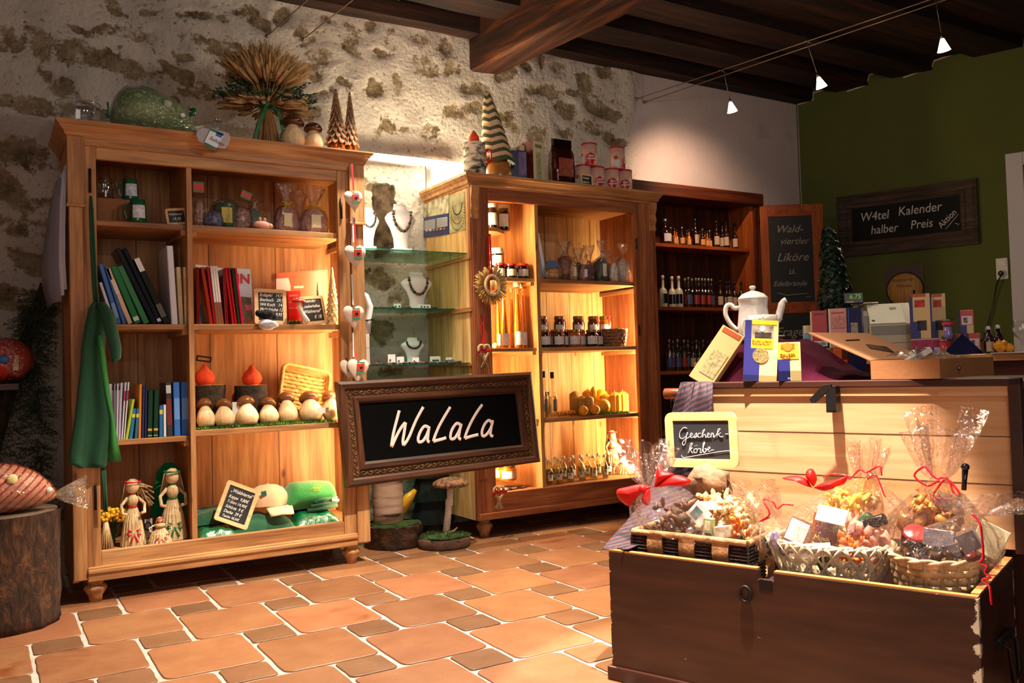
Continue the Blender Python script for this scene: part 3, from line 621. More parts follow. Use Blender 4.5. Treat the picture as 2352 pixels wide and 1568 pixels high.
def slate(label,p,w,h,fw,texts,rz=0,roll=0,lean=0,fm=SLATEW,pm=BLACK,cm=CHALK,t=.012,r=.012,name='slate_board'):
    M=Matrix.Translation(p)@Matrix.Rotation(rz,4,'Z')@Matrix.Rotation(-roll,4,'Y')@Matrix.Rotation(-lean,4,'X')
    o=thing(name,label,'chalkboard',M=M)
    bm=BM(); ring(bm,w,h,fw,t,r,h/2); obj('frame',bm,fm,o,True,bevel=.0015)
    bm=BM(); box(bm,-w/2+fw*.7,w/2-fw*.7,-t*.2,t*.3,fw*.7,h-fw*.7); obj('chalk_panel',bm,pm,o,True)
    for q in texts:
        s,x,z,sz=q[:4]; ro=q[4] if len(q)>4 else 0
        Mt=Matrix.Translation((x,-t*.2-.001,z))@Matrix.Rotation(-ro,4,'Y')@Matrix.Scale(.82,4,(1,0,0))
        obj('chalk_writing',text_bm(s,sz,shear=.3,M=Mt),cm,o,True)
    return o
def book(label,x,z,t,h,d,c,y=4.41,ang=0,page=WHITE,band=None,cov=.003,group=None,glossy=.3):
    M=Matrix.Translation((x,y,z))@Matrix.Rotation(ang,4,'Y')
    o=thing('book',label,'book',M=M,group=group)
    cm=col(c,rough=glossy)
    bm=BM(); e=min(cov,t*.25)
    prism(bm,[(0,0),(t*.15,-.003),(t*.85,-.003),(t,0),(t,d),(t-e,d),(t-e,.004),(e,.004),(e,d),(0,d)],0,h,axis='z'); obj('cover',bm,cm,o,True)
    bm=BM(); box(bm,e,t-e,.004,d-.004,.003,h-.003); obj('pages',bm,page,o,True)
    if band:
        for z0,z1,bc in band:
            bm=BM(); box(bm,t*.06,t*.94,-.0045,-.002,z0*h,z1*h); obj('spine_band',bm,col(bc,rough=.4),o,True)
    return o
def cr(ox,oy,s): return lambda x,y,Y: PY(ox+x/s,oy+y/s,Y)
def bkpx(C,b0,b1,by,tx,ty,c,z,label,Y=4.42,d=.17,**k):
    p0,p1,q=C(b0,by,Y),C(b1,by,Y),C(tx,ty,Y); an=math.atan2(q.x-p0.x,q.z-p0.z)
    t=max(.006,(p1.x-p0.x)*math.cos(an)-.0008); h=math.hypot(q.x-p0.x,q.z-z)
    return book(label,p0.x,z+.001,t,h,d,c,Y,an,**k)
# ---- books, shelf 2 of the left compartment
A=cr(180,540,3.015)
for v in (
 (238,262,603,146,330,'ded8e6','slim white book nearest the green apron on the upper book shelf',dict()),
 (266,300,603,142,205,'3b6bb5','blue book leaning left beside the green apron, upper book shelf',dict(band=[(.1,.35,'7fa6dd')])),
 (305,336,603,186,225,'2f5fa8','darker blue thin book leaning between a blue and a peach spine',dict()),
 (344,380,603,194,235,'e9c39a','peach coloured book leaning among blue and green spines',dict(band=[(.55,.8,'f3dcc0')])),
 (392,440,603,228,222,'2f7d48','glossy green book leaning right of the peach one',dict(band=[(.05,.12,'c8e6cf')],glossy=.15)),
 (452,500,603,274,222,'2b7a40','wide plain green book leaning against big black book',dict()),
 (514,552,603,262,95,'1a1c22','tall black photo book leaning far left, with dark cover showing',dict(glossy=.15)),
 (556,588,603,312,93,'20242e','second tall black glossy book leaning beside the first',dict(glossy=.12,band=[(.03,.07,'d8d8e0')])),
 (594,640,603,388,165,'252a26','dark leaning book with white top on its spine',dict(band=[(.80,.995,'f0eef0'),(.1,.3,'5a5a40')],glossy=.15)),
 (646,690,603,612,75,'e8e6ee','big white book standing almost upright at right of leaning row',dict(d=.24)),
 (700,730,603,680,222,'ead0a0','cream paperback next to the big white book',dict(band=[(.5,.8,'d9b988')])),
 (736,765,603,726,222,'edd5a8','cream paperback at the right end of the upper row, by the divider',dict(band=[(.5,.8,'d9b988')])),
 (700,722,603,690,82,'9a6a45','tall brown narrow book behind two cream paperbacks',dict(Y=4.56,d=.12))):
    k=dict(v[7]); k.setdefault('group','books in the left compartment, upper row'); bkpx(A,*v[:6],1.262,v[6],**k)
B2_=[(246,258,1400,246,1028,'8b8098','thin mauve grey booklet, leftmost of the lower book row',dict()),
 (262,272,1402,268,1028,'e6e2ea','thin white booklet behind the mauve one, lower row',dict()),
 (276,292,1405,292,1022,'c9c4d6','silvery white booklet in the lower book row',dict(glossy=.12)),
 (262+34,308,1408,322,1020,'e5dce4','first of two white booklets with crimson band',dict(band=[(.68,.85,'b01848')])),
 (272+40,322,1408,344,1018,'e5dce4','second of two white booklets with crimson band, further right',dict(band=[(.68,.85,'b01848')])),
 (325,345,1408,372,1135,'b9cf3e','bright lime green booklet leaning in lower row',dict()),
 (350,376,1408,376,1200,'2f7aa0','small blue paperback with yellow band, right of the lime booklet',dict(band=[(.7,.82,'d8cf5a')])),
 (388,410,1405,402,1200,'2c709a','small blue paperback with yellow band, left of the orange book',dict(band=[(.7,.82,'d8cf5a')])),
 (414,434,1405,422,1032,'e08a2a','narrow orange book in the lower row',dict()),
 (438,455,1403,446,1042,'2a3560','navy booklet just right of orange book',dict()),
 (458,473,1402,464,1042,'26305a','navy booklet left of first dark green book',dict()),
 (477,512,1400,484,1075,'123a24','dark green cloth book with gold mark, left of a pair',dict(band=[(.14,.19,'c9a94a'),(.03,.05,'c9a94a')])),
 (518,552,1400,526,1072,'123a24','dark green cloth book with gold mark, right of a pair',dict(band=[(.14,.19,'c9a94a'),(.03,.05,'c9a94a')])),
 (560,586,1397,560,1180,'2f72a8','small blue paperback between dark green and white spines',dict(band=[(.72,.86,'d8cf5a')])),
 (590,610,1393,588,1175,'e8e8ea','small white paperback beside charcoal book',dict()),
 (616,656,1390,602,1022,'3a3a40','charcoal book with red spine lettering, lower row',dict(band=[(.2,.7,'7a2a22'),(.8,.95,'c8c8c8')])),
 (664,708,1386,656,1020,'3b74c4','first of two thick sky blue books at right of lower row',dict(band=[(.3,.7,'6a9ae0')])),
 (716,764,1384,712,1018,'3b74c4','last sky blue thick book in lower row, against the divider',dict(band=[(.3,.7,'6a9ae0')]))]
for v in B2_:
    k=dict(v[7]); k['group']='books in the left compartment, lower row'; bkpx(A,*v[:6],.725,v[6],d=.16,**k)
# white card with holes beside the lower books
bm=BM(); p=PY(252,870,4.43); box(bm,p.x-.012,p.x+.01,4.43,4.44,.727,.985); box(bm,p.x+.01,p.x+.045,4.43,4.44,.727,.955); tag(obj('display_card',bm,col('cfcad6')),'grey white cut-out card standing left of lower books','card')
# ---- right compartment red books
A=cr(430,360,3.564)
for v in (
 (78,104,1352,72,905,'6b1410','dark red hardback at the far left beside the divider',dict(glossy=.15)),
 (184,214,1352,112,905,'a03018','rust red glossy hardback leaning left in red row',dict(glossy=.15)),
 (217,236,1352,160,900,'b01428','crimson hardback left of white pages',dict(glossy=.15)),
 (238,258,1352,188,896,'eadfd8','first white-topped thin book with brown foot',dict(band=[(.0,.38,'8a4a20')],glossy=.15)),
 (259,280,1352,208,896,'eadfd8','second white-topped thin book with brown foot, in the middle',dict(band=[(.0,.38,'8a4a20')],glossy=.15)),
 (281,301,1352,228,896,'eadfd8','third white-topped thin book, right of its twins',dict(band=[(.0,.38,'8a4a20')],glossy=.15)),
 (312,340,1352,290,918,'7a1410','wine red hardback right of the white books',dict(glossy=.12)),
 (366,388,1352,308,910,'b01a20','bright red hardback left of its twin',dict(glossy=.12)),
 (391,410,1352,333,910,'b01a20','bright red hardback right of its twin, left of dark green one',dict(glossy=.12)),
 (414,438,1352,363,912,'1f3a20','dark green slim hardback among the red ones',dict(glossy=.12)),
 (442,464,1352,388,914,'c01c3a','pinkish red slim hardback beside picture calendar',dict(glossy=.12))):
    k=dict(v[7]); k['group']='red hardbacks in the right compartment'; bkpx(A,*v[:6],1.262,v[6],**k)
def panel(name,label,cat,pts,Y,t,m,parts=(),rz=0):   # flat standing board given by its pixel corners on plane Y
    P=[PY(x,y,Y) for x,y in pts]; bm=BM(); prism(bm,[(p.x,p.z) for p in P],Y,Y+t); o=tag(obj(name,bm,m),label,cat)
    return o
def sub(o,name,pts,Y,m,t=.002,label=None):
    P=[PY(x,y,Y) for x,y in pts]; bm=BM(); prism(bm,[(p.x,p.z) for p in P],Y-t,Y+.0005); return obj(name,bm,m,o,label=label)
o=panel('picture_calendar','picture calendar with pale sky photo and big red letters IN','calendar',[(541,616),(574.5,618),(579,665),(581,736),(562,739)],4.46,.012,col('c9dbe6',rough=.25))
sub(o,'landscape_print',[(553,681),(577,683),(580.5,736),(562,739)],4.46,mat('landscape_print','5a4a2a',.4,var=.5,vs=40))
sub(o,'flower_print',[(562,700),(577,700),(579,712),(566,712)],4.4585,mat('pink_print','c23a5a',.4,var=.4,vs=60))
p=PY(543,650,4.457); bm=text_bm('IN',.068,shear=0,bold=.002,M=Matrix.Translation((p.x,4.457,p.z))); obj('title_lettering',bm,col('c02018'),o)
o=panel('picture_book','tall white picture book standing behind the red hardbacks','book',[(449,607),(524,617),(524,740),(449,742)],4.60,.02,col('e8e2e0',rough=.3))
# orange book and red book at right
o=panel('picture_book','large orange book standing upright behind two slates','book',[(634,627),(753,619),(756,735),(640,738)],4.62,.025,col('bf4f22',rough=.35))
sub(o,'title_strip',[(675,657),(697,656),(697,661),(675,662)],4.62,col('e8b898'))
sub(o,'white_corner_print',[(634,640),(662,638),(667,655),(667,668),(634,668)],4.619,col('e8c8c0'))
o=panel('picture_book','red book with pale pictures in front of the large orange book','book',[(660,669),(690,667),(690,735),(664,735)],4.58,.015,col('cf1f18',rough=.3))
for a in (677,692,706): sub(o,'small_print',[(664,a),(684,a-1),(684,a+3),(664,a+4)],4.58,col('e06a5a'))
# slates on that shelf
def ctr(x,y,Y,z): p=PY(x,y,Y); return Vector((p.x,Y,z))
slate('slate with five chalked book prices beside the red hardbacks',ctr(622,742,4.43,1.264),.165,.185,.02,[('Erdäpfel   14,9',-.056,.145,.024),('Bierbuch   29,9',-.056,.120,.024),('W4 Koch   14,9',-.056,.095,.024),('Mohnküche 12,9',-.056,.070,.024),('Kürbis     9,95',-.056,.045,.024)],rz=.0,roll=-.03,lean=.12)
slate('slate advertising a calendar for 18 euro, tilted, beside the pale carved tree',ctr(724,740,4.40,1.264),.145,.15,.016,[('Kalender',-.05,.118,.025),('„zauberhaftes',-.055,.09,.022),('Waldviertel"',-.055,.062,.024),('€ 18',.0,.03,.027)],roll=.10,lean=.15,rz=.2)
# grey plush sheep with black cap leaning over the shelf edge
o=thing('plush_toy','grey felt figure with black fur hat slumped over shelf edge','toy',(ctr(615,750,4.335,1.20)))
bm=BM(); p=PY(616,745,4.33); ball(bm,p,.042,(1.15,.8,.62),3,nz=.25,nf=16); obj('felt_body',bm,mat('grey_felt','b6aeb2',.95,bump=.5,bs=60,sheen=.4),o)
bm=BM(); q=PY(611,722,4.34); ball(bm,q,.032,(1.35,.8,.75),3,nz=.4,nf=22); ball(bm,q+Vector((-.042,0,.008)),.014,nz=.3); ball(bm,q+Vector((.042,0,-.012)),.013,nz=.3); obj('fur_hat',bm,mat('black_fur','060504',.95,bump=1,bs=120),o)
# fly agaric figure
o=thing('wooden_mushroom','small fly agaric with red cap and leaning white stem in front of slate','mushroom',ctr(700,741,4.385,1.262))
P=[PY(707,739,4.385),PY(697,724,4.385),PY(687,707,4.385),PY(685,694,4.385)]
bm=BM(); tube(bm,P,[.014,.013,.009,.0085],10); obj('stem',bm,mat('white_stem','f2ece0',.6),o)
bm=BM(); q=PY(686,694,4.385); lathe(bm,[(.038,0),(.036,.008),(.026,.018),(.010,.023),(0,.024)],18,q); obj('cap',bm,mat('red_cap','c02a10',.35),o)
bm=BM()
for a,r in ((0,.02),(1.3,.028),(2.6,.024),(4,.026),(5.2,.018)): ball(bm,q+Vector((r*math.cos(a),r*math.sin(a)-.002,.017)),.004,sub=1)
obj('cap_spots',bm,mat('white_stem','f2ece0',.6),o,kind='stuff')
def moss(label,x0,x1,y0,y1,z,n,h=.014,name='moss'):
    bm=BM()
    for i in range(n):
        x=random.uniform(x0,x1); y=random.uniform(y0,y1); a=random.uniform(0,6.28); l=h*random.uniform(.6,1.5)
        for k in range(3):
            b=a+k*2.1; v=[bm.verts.new((x+.003*math.cos(b+1.57),y+.003*math.sin(b+1.57),z)),bm.verts.new((x-.003*math.cos(b+1.57),y-.003*math.sin(b+1.57),z)),bm.verts.new((x+l*math.cos(b),y+l*math.sin(b),z+l*random.uniform(.5,1.2)))]
            bm.faces.new(v)
    box(bm,x0,x1,y0,y1,z,z+h*.25)
    o=obj(name,bm,mat('moss_green','56762a',.95,var=.6,vs=30),kind='stuff'); return tag(o,label,'moss')
a,b=PY(668,740,4.42),PY(690,740,4.42); moss('clump of dark moss beside small fly agaric',a.x,b.x,4.42,4.47,1.262,160,.02)
# carved trees
def carved_tree(label,p,h,r,n,c1,c2,base=None,seg=14,name='carved_tree',bc='7a3d18'):
    o=thing(name,label,'carved tree',p); z0=0
    if base:
        bm=BM(); lathe(bm,[(r*.6,0),(r*.95,base*.1),(r,base*.5),(r*.7,base*.85),(r*.3,base)],20); obj('trunk_base',bm,mat('polished_base_'+bc,bc,.2,coat=.6),o,True); z0=base*.8
    bm=BM(); H=h-z0; tube(bm,[(0,0,z0),(0,0,h)],r*.2,8,mi=1)
    for i in range(n):
        t=i/n; z=z0+H*t; rr=r*(1.0-t)*1.05+r*.16; m=9
        for k in range(m):
            a=2*PI*(k+.5*(i%2))/m; w=PI/m*1.15; zz=z+H/n*1.5
            q=[(rr*.45*math.cos(a-w),rr*.45*math.sin(a-w),zz),(rr*.45*math.cos(a+w),rr*.45*math.sin(a+w),zz),(rr*math.cos(a+w*.55),rr*math.sin(a+w*.55),z+.15*H/n),(rr*1.12*math.cos(a),rr*1.12*math.sin(a),z-.1*H/n),(rr*math.cos(a-w*.55),rr*math.sin(a-w*.55),z+.15*H/n)]
            q2=[(x*.86,y*.86,zc-.004) for x,y,zc in q]
            A_=[bm.verts.new(v) for v in q]; B_=[bm.verts.new(v) for v in q2]
            bm.faces.new(A_).material_index=0; bm.faces.new(B_[::-1]).material_index=1
            for j in range(5): bm.faces.new((A_[j],A_[(j+1)%5],B_[(j+1)%5],B_[j])).material_index=1
    obj('shingled_crown',bm,[c1,c2],o,True); return o
PALEW=mat('pale_carved_wood','e9cf95',.6,var=.12,vs=30); GREYBARK=mat('grey_carved_bark','6a5848',.8,var=.5,vs=40); PINKW=mat('pinkish_cut_wood','c79a70',.7,var=.15,vs=40)
p=ctr(765,740,4.43,1.262); carved_tree('pale shingled wooden tree at the right end of the book shelf',p,.295,.036,11,PALEW,PALEW)
p=ctr(731,735,4.50,1.262); carved_tree('slim little grey wooden figure tree behind tilted slate',p,.225,.015,9,GREYBARK,PINKW)
# ---- shelf 3: flames on logs, basket, boletus row
def bark_log(name,label,cat,p,r,h,seed=0,bc='3a2c20',top='c9925a',patch=None):
    o=thing(name,label,cat,p); bm=BM(); n=36; rows=[]
    for j in range(9):
        z=h*j/8; rows.append([((r*(1+.05*noise.noise(Vector((math.cos(2*PI*k/n)*3,math.sin(2*PI*k/n)*3,z*12+seed)))+.04*noise.noise(Vector((k*1.3,z*40,seed)))))*math.cos(2*PI*k/n),(r*(1+.05*noise.noise(Vector((math.cos(2*PI*k/n)*3,math.sin(2*PI*k/n)*3,z*12+seed)))+.04*noise.noise(Vector((k*1.3,z*40,seed)))))*math.sin(2*PI*k/n),z) for k in range(n)])
    V=grid(bm,rows,True); bm.faces.new(V[0][::-1]); obj('bark',bm,patch or mat('bark_'+bc,bc,.95,bump=1,bs=45,var=.6,vs=28),o,True)
    bm=BM(); lathe(bm,[(r*.965,h-.004),(r*.965,h+.0005),(r*.5,h+.001),(0,h+.001)],36,cap=False); obj('cut_face',bm,mat('cut_'+top,top,.7,var=.2,vs=25),o,True); return o
p=ctr(479,908,4.56,.75); 
for lab,px in (('bark covered log slice under left orange flame, by divider',478),('bark covered log slice under the orange flame in the middle',576)):
    p=ctr(px,900,4.58,.749); hh=PY(px,884,4.58).z-.75; bark_log('log_slice',lab,'log',p,.082 if px<500 else .083,hh,px)
for lab,px in (('orange felt flame on the left log slice, partly behind divider',470),('orange felt flame standing on the middle log slice',579)):
    zz=PY(579,878,4.58).z; p=ctr(px,878,4.56,PY(px,884,4.58).z-.0+.001)
    o=thing('felt_flame',lab,'flame ornament',p); bm=BM(); lathe(bm,[(.028,0),(.046,.015),(.052,.036),(.042,.060),(.022,.08),(.006,.104),(0,.108)],20); obj('flame_body',bm,mat('orange_felt','e0481a',.8,var=.15,vs=30),o,True)
    bm=BM(); lathe(bm,[(.03,-.004),(.03,.002)],16); obj('base_disc',bm,mat('cut_c9925a','c9925a',.7),o,True)
p=PY(468,824,4.6); bm=BM(); ring(bm,.075,.03,.008,.006,.004); tag(obj('iron_bracket',bm,IRON,M=Matrix.Translation((p.x,4.6,p.z))@Matrix.Rotation(.15,4,'Y')),'black iron bracket above the left orange flame','bracket')
# shallow wicker basket leaning
WICK=mat('honey_wicker','cfa05a',.6,var=.3,vs=50,bump=.4,bs=60); WICK2=mat('honey_wicker_dark','a87436',.6,var=.3,vs=50)
def tray_basket():
    M=Matrix.Translation(ctr(692,912,4.62,.80))@Matrix.Rotation(.22,4,'Y')@Matrix.Rotation(-.28,4,'X')
    o=thing('wicker_basket','shallow honey coloured wicker tray basket leaning behind wooden mushrooms','basket',M=M)
    w,h,d=.27,.245,.055
    bm=BM()
    for k in range(11):
        z=.012+ (h-.024)*k/10; pts=[]
        for i in range(25):
            x=-w/2+w*i/24; e=max(0,(abs(x)/(w/2)-.8)/.2); pts.append((x,.03-.045*e*e+.004*math.sin(i*PI/2+k*PI),z))
        tube(bm,pts,.0105,6,flat=.3,up=(0,1,0))
    obj('weave',bm,WICK,o,True)
    bm=BM()
    for i in range(9):
        x=-w/2*.9+w*.9*i/8; tube(bm,[(x,.035-.004*math.cos(k*PI),.0+h*k/10) for k in range(11)],.009,6,flat=.3,up=(0,1,0))
    obj('stakes',bm,WICK2,o,True)
    bm=BM(); pts=[(x,-.03,z) for x,z in rrect(w,h,.03,5,0,h/2)]; tube(bm,pts,.009,8,closed=True); tube(bm,[(x*.98,-.015,h/2+(z-h/2)*.98) for x,z in rrect(w,h,.03,5,0,h/2)],.008,6,closed=True); tube(bm,[(x*.96,.0,h/2+(z-h/2)*.96) for x,z in rrect(w,h,.03,5,0,h/2)],.008,6,closed=True); tube(bm,[(x*.94,.02,h/2+(z-h/2)*.94) for x,z in rrect(w,h,.03,5,0,h/2)],.008,6,closed=True); obj('rim',bm,WICK,o,True)
    bm=BM(); tube(bm,[(w/2-.005,-.03,.12),(w/2+.045,-.04,.10),(w/2+.06,-.04,.05),(w/2+.02,-.035,.0),(w/2-.03,-.03,.0)],.010,8); obj('handle',bm,WICK2,o,True)
tray_basket()
STEMW=wood('turned_pale_wood','d9ad78','e8c596','f2d6ac','Z',3,.5,False,.05,streak=.12); CAPW=mat('brown_mushroom_cap','7a4a26',.3,var=.35,vs=14,coat=.3); CAPU=mat('cap_underside','b48a60',.6)
def boletus(label,p,r,h,group,tilt=0,cap=1.0,cm=None,lean=0):
    o=thing('wooden_mushroom',label,'mushroom',M=Matrix.Translation(Vector(p)+Vector((0,0,lean*.012)))@Matrix.Rotation(-lean,4,'X'),group=group); bm=BM(); hs=h*.72
    lathe(bm,[(r*.45,0),(r*.8,hs*.05),(r,hs*.28),(r*1.0,hs*.42),(r*.86,hs*.62),(r*.62,hs*.8),(r*.42,hs*.93),(r*.36,hs)],24); obj('stem',bm,STEMW,o,True)
    bm=BM(); R_=r*1.0*cap; M=Matrix.Translation((0,0,hs*.9))@Matrix.Rotation(tilt,4,'Y')@Matrix.Rotation(-.12,4,'X')
    lathe(bm,[(R_*.4,h*.0),(R_*.9,h*.015),(R_*1.0,h*.055),(R_*.98,h*.1),(R_*.84,h*.19),(R_*.55,h*.27),(R_*.2,h*.305),(0,h*.31)],24,M=M); obj('cap',bm,cm or CAPW,o,True); return o
G7='turned wooden mushrooms along the third shelf'
for lab,px,py,top,hw,Y,ti in (
 ('wooden mushroom at left end of the shelf, cut by the divider',475,983,910,21,4.44,0),
 ('wooden mushroom second from the left, cap tilted right',518,977,912,23,4.43,.25),
 ('wooden mushroom in front of the middle log slice',571,981,905,24.5,4.42,-.1),
 ('smallest round wooden mushroom, right of the middle log',620,975,910,22,4.44,.2),
 ('tall slender wooden mushroom in front of wicker basket',664,968,895,21.5,4.45,.15),
 ('wooden mushroom with tag, right of the tall slender one',717,963,895,26,4.45,.1),
 ('wooden mushroom at right end, brightly lit by the tube',765,960,893,20,4.44,0)):
    p=ctr(px,py,Y,.752); t=PY(px,top,Y); r=(PY(px+hw,py,Y).x-PY(px-hw,py,Y).x)/2*.92
    boletus(lab,p,r*1.12,(t.z-.752)*1.03,G7,ti,.86,lean=.38)
moss('strip of dark green moss under the wooden mushrooms',PY(455,985,4.4).x,1.59,4.385,4.50,.748,1500,.013)
bm=BM(); p=PY(742,942,4.40); box(bm,p.x-.03,p.x+.03,4.398,4.4,p.z-.014,p.z+.014); tag(obj('price_tag',bm,WHITE,M=None),'small white paper tag on the right-hand wooden mushroom','tag')
for px,l in ((499,'left'),(543,'middle')):
    pass
bm=BM(); p=PY(543,932,4.46); box(bm,p.x-.02,p.x+.016,4.46,4.462,.752,p.z+.02); tag(obj('price_card',bm,col('d9d2c8')),'white speckled card between second and third wooden mushroom','card')
bm=BM(); p=PY(541,914,4.62); ball(bm,p,.03,(.6,.5,1),2); tag(obj('red_ornament',bm,mat('red_cap','c02a10',.35)),'little red ornament half hidden beside middle log slice','ornament')
# ---- top shelf right: gift sacks
def sweet_bag(name,label,cat,px,top,base,hw,Y,z,body,cont,depth=.7,fan=True,tag_c=None,group=None,tie=None,fm=None,ct='contents'):
    p=ctr(px,base,Y,z); H=PY(px,top,Y).z-z; r=(PY(px+hw,base,Y).x-PY(px-hw,base,Y).x)/2
    o=thing(name,label,cat,p,group=group); bm=BM(); n=28; hb=H*body
    ph=random.uniform(0,6)
    def rows_(f,prof):
        R_=[]
        for rr,zz in prof:
            R_.append([((rr*(1+f*math.sin(k*5*2*PI/n+ph+zz*30)+f*.7*math.sin(k*9*2*PI/n+ph)))*math.cos(2*PI*k/n),depth*(rr*(1+f*math.sin(k*5*2*PI/n+ph)))*math.sin(2*PI*k/n),zz) for k in range(n)])
        return R_
    V=grid(bm,rows_(.05,[(r*.05,0.001),(r*.8,.002),(r*.95,hb*.25),(r*.93,hb*.6),(r*.7,hb*.85),(r*.3,hb*.97),(r*.05,hb)]),True); obj(ct,bm,cont,o,True)
    bm=BM(); prof=[(r*.5,0.0),(r*.9,.002),(r*1.04,hb*.3),(r*1.0,hb*.65),(r*.72,hb*.92),(r*.28,hb*1.06)]
    if fan: prof+=[(r*.22,hb*1.12),(r*.4,hb*1.12+(H-hb)*.3),(r*.75,hb+(H-hb)*.8),(r*.85,H)]
    grid(bm,rows_(.16,prof),True); obj('cellophane_bag',bm,fm or CELLO,o,True)
    if tie:
        bm=BM(); tube(bm,[(r*.25*math.cos(t),depth*r*.25*math.sin(t),hb*1.09) for t in [2*PI*k/12 for k in range(12)]],.003,6,closed=True)
        for s in (-1,1):
            tube(bm,[(0,-r*.25,hb*1.09),(s*r*.4,-r*.3,hb*1.16),(s*r*.6,-r*.3,hb*1.02),(0,-r*.25,hb*1.07)],.004,6,flat=.4); tube(bm,[(0,-r*.25,hb*1.08),(s*r*.5,-r*.4,hb*.8)],.004,6,flat=.4)
        obj('bow',bm,col(tie,rough=.35),o,True)
    if tag_c:
        bm=BM(); box(bm,-r*.45,r*.25,-depth*r*1.08-.002,-depth*r*1.08,hb*.2,hb*.7); obj('paper_label',bm,col(tag_c),o,True)
    return o
LAV=mat('lavender_sachet','b48a92',.9,var=.15,vs=50); PINKS=mat('pink_soap','e2a08e',.5,sss=.2)
sweet_bag('gift_bag','clear bag holding pinkish sachet tied with yellow ribbon, left of two',
 'gift bag',659,425,524,27,4.47,1.747,.55,LAV,tag_c='d9cf9a',tie='d8c22a',group='sachets in cellophane on the top shelf')
sweet_bag('gift_bag','clear bag holding lavender coloured sachet, right end of top shelf','gift bag',722,432,527,30,4.46,1.747,.55,LAV,tag_c='d9cfa0',tie='c9b43a',group='sachets in cellophane on the top shelf')
sweet_bag('gift_bag','clear bag with flat lilac contents between two sachets, further back','gift bag',690,440,520,20,4.58,1.747,.45,mat('lilac','9a8aa8',.8))
o=thing('soap_figure','pink soap shaped like a lying pig in front of wrapped sweets','soap',ctr(602,521,4.40,1.746)); bm=BM(); ball(bm,(0,0,.022),.034,(1.35,.8,.66),3,nz=.2); obj('soap_body',bm,PINKS,o,True)
bm=BM()
for x,z in ((-.012,.05),(.012,.048)): ball(bm,(x,-.005,z),.012,(.8,.8,1.2))
obj('ears',bm,PINKS,o,True); bm=BM(); ball(bm,(.04,-.005,.02),.014); obj('snout',bm,PINKS,o,True)
GR=mat('green_pouch','1e6a48',.5,var=.5,vs=25); RD=mat('speckled_wrappers','a8786a',.4,var=.8,vs=70)
sweet_bag('gift_bag','flat green pouch with yellow patch wrapped in cellophane on the top shelf','gift bag',519,452,518,34,4.50,1.747,.9,GR,fan=False,tag_c='c9b22e')
sweet_bag('sweet_bag','clear bag of wrapped sweets with red and green header card','sweets',556,440,520,22,4.47,1.747,.6,RD,fan=False)
p=PY(563,450,4.46); bm=BM(); box(bm,-.026,.026,-.001,.001,-.02,.02); M=Matrix.Translation((p.x,4.44,p.z))@Matrix.Rotation(.35,4,'Y'); o=tag(obj('header_card',bm,col('c02a1c'),M=M),'red header card tilted above bag of wrapped sweets','card')
bm=BM(); box(bm,-.026,.026,-.002,-.001,-.02,-.012); box(bm,-.026,.026,-.002,-.001,.013,.02); obj('green_edge',bm,col('2a7a3a'),o,M=M)
sweet_bag('sweet_bag','narrow bag of wrapped sweets beside the divider on the top shelf','sweets',459,440,515,14,4.45,1.747,.8,RD,fan=False)
p=PY(458,430,4.44); bm=BM(); box(bm,p.x-.03,p.x+.022,4.44,4.442,p.z-.026,p.z+.026); o=tag(obj('header_card',bm,col('c02a1c')),'red header card beside the divider, above narrow sweet bag','card')
for z in (-.024,.02): bm=BM(); box(bm,p.x-.03,p.x+.022,4.438,4.44,p.z+z,p.z+z+.007); obj('green_edge',bm,col('2a7a3a'),o)
sweet_bag('gift_bag','small clear bag of blue wrapped sweets in front of the green pouch','gift bag',492,480,517,20,4.42,1.747,.9,mat('blue_sweets','4a5f88',.4,var=.9,vs=60),fan=False)
sweet_bag('gift_bag','dark green wrapped gift behind the pink soap','gift bag',585,462,518,26,4.6,1.747,.8,GR,fan=True)
# ---- top shelf left: box, mugs, slate
a,b_=PY(222,453,4.50),PY(303,453,4.50)
bm=BM(); box(bm,a.x,b_.x,4.50,4.68,1.746,PY(250,455,4.50).z); tag(obj('cardboard_box',bm,mat('cardboard_brown','9a6238',.8,var=.06,vs=10),bevel=.002),'plain brown box under two mugs in the upper left compartment','box')
def mug(label,px,top,base,hw,Y,z,glass,lab=None,handle=1,group='mugs in the upper left compartment'):
    p=ctr(px,base,Y,z); H=PY(px,top,Y).z-z; r=(PY(px+hw,base,Y).x-PY(px-hw,base,Y).x)/2; o=thing('mug',label,'mug',p,group=group)
    bm=BM(); lathe(bm,[(r*.85,0),(r*.95,.004),(r*1.0,H*.1),(r*.9,H*.75),(r*.84,H),(r*.78,H),(r*.82,H*.75),(r*.9,H*.1),(0,.006)],24,cap=False); obj('body',bm,glass,o,True)
    bm=BM(); s=handle; tube(bm,[(s*r*.85,0,H*.85),(s*r*1.35,0,H*.78),(s*r*1.45,0,H*.5),(s*r*1.25,0,H*.2),(s*r*.9,0,H*.15)],r*.12,8); obj('handle',bm,glass,o,True)
    if lab:
        bm=BM(); rows=[[(r*(1.02-.06*j)*math.sin(t),-r*(1.02-.06*j)*math.cos(t),H*(.2+.55*j)) for t in [-.75+1.5*k/10 for k in range(11)]] for j in (0,1)]; grid(bm,rows); obj('printed_label',bm,mat('mug_label','cfd2da',.5,var=.3,vs=70),o,True)
    return o
zb=PY(250,455,4.50).z+.001
mug('empty clear glass mug standing on the brown box, left',243,408,452,19,4.56,zb,GLASS)
DG=mat('dark_green_glaze','1c5a3c',.15,coat=.5)
mug('green mug with white label on top of the brown box',300,412,455,19,4.55,zb,DG,True,-1)
mug('green mug with white label standing in front of the brown box',317,460,504,21,4.44,1.746,DG,True,-1)
slate('tiny slate with a price leaning at the divider, upper left compartment',ctr(408,508,4.42,1.748),.098,.082,.012,[('Waldviertel',-.035,.048,.016),('19,90',-.022,.022,.022)],roll=.12,lean=.1)
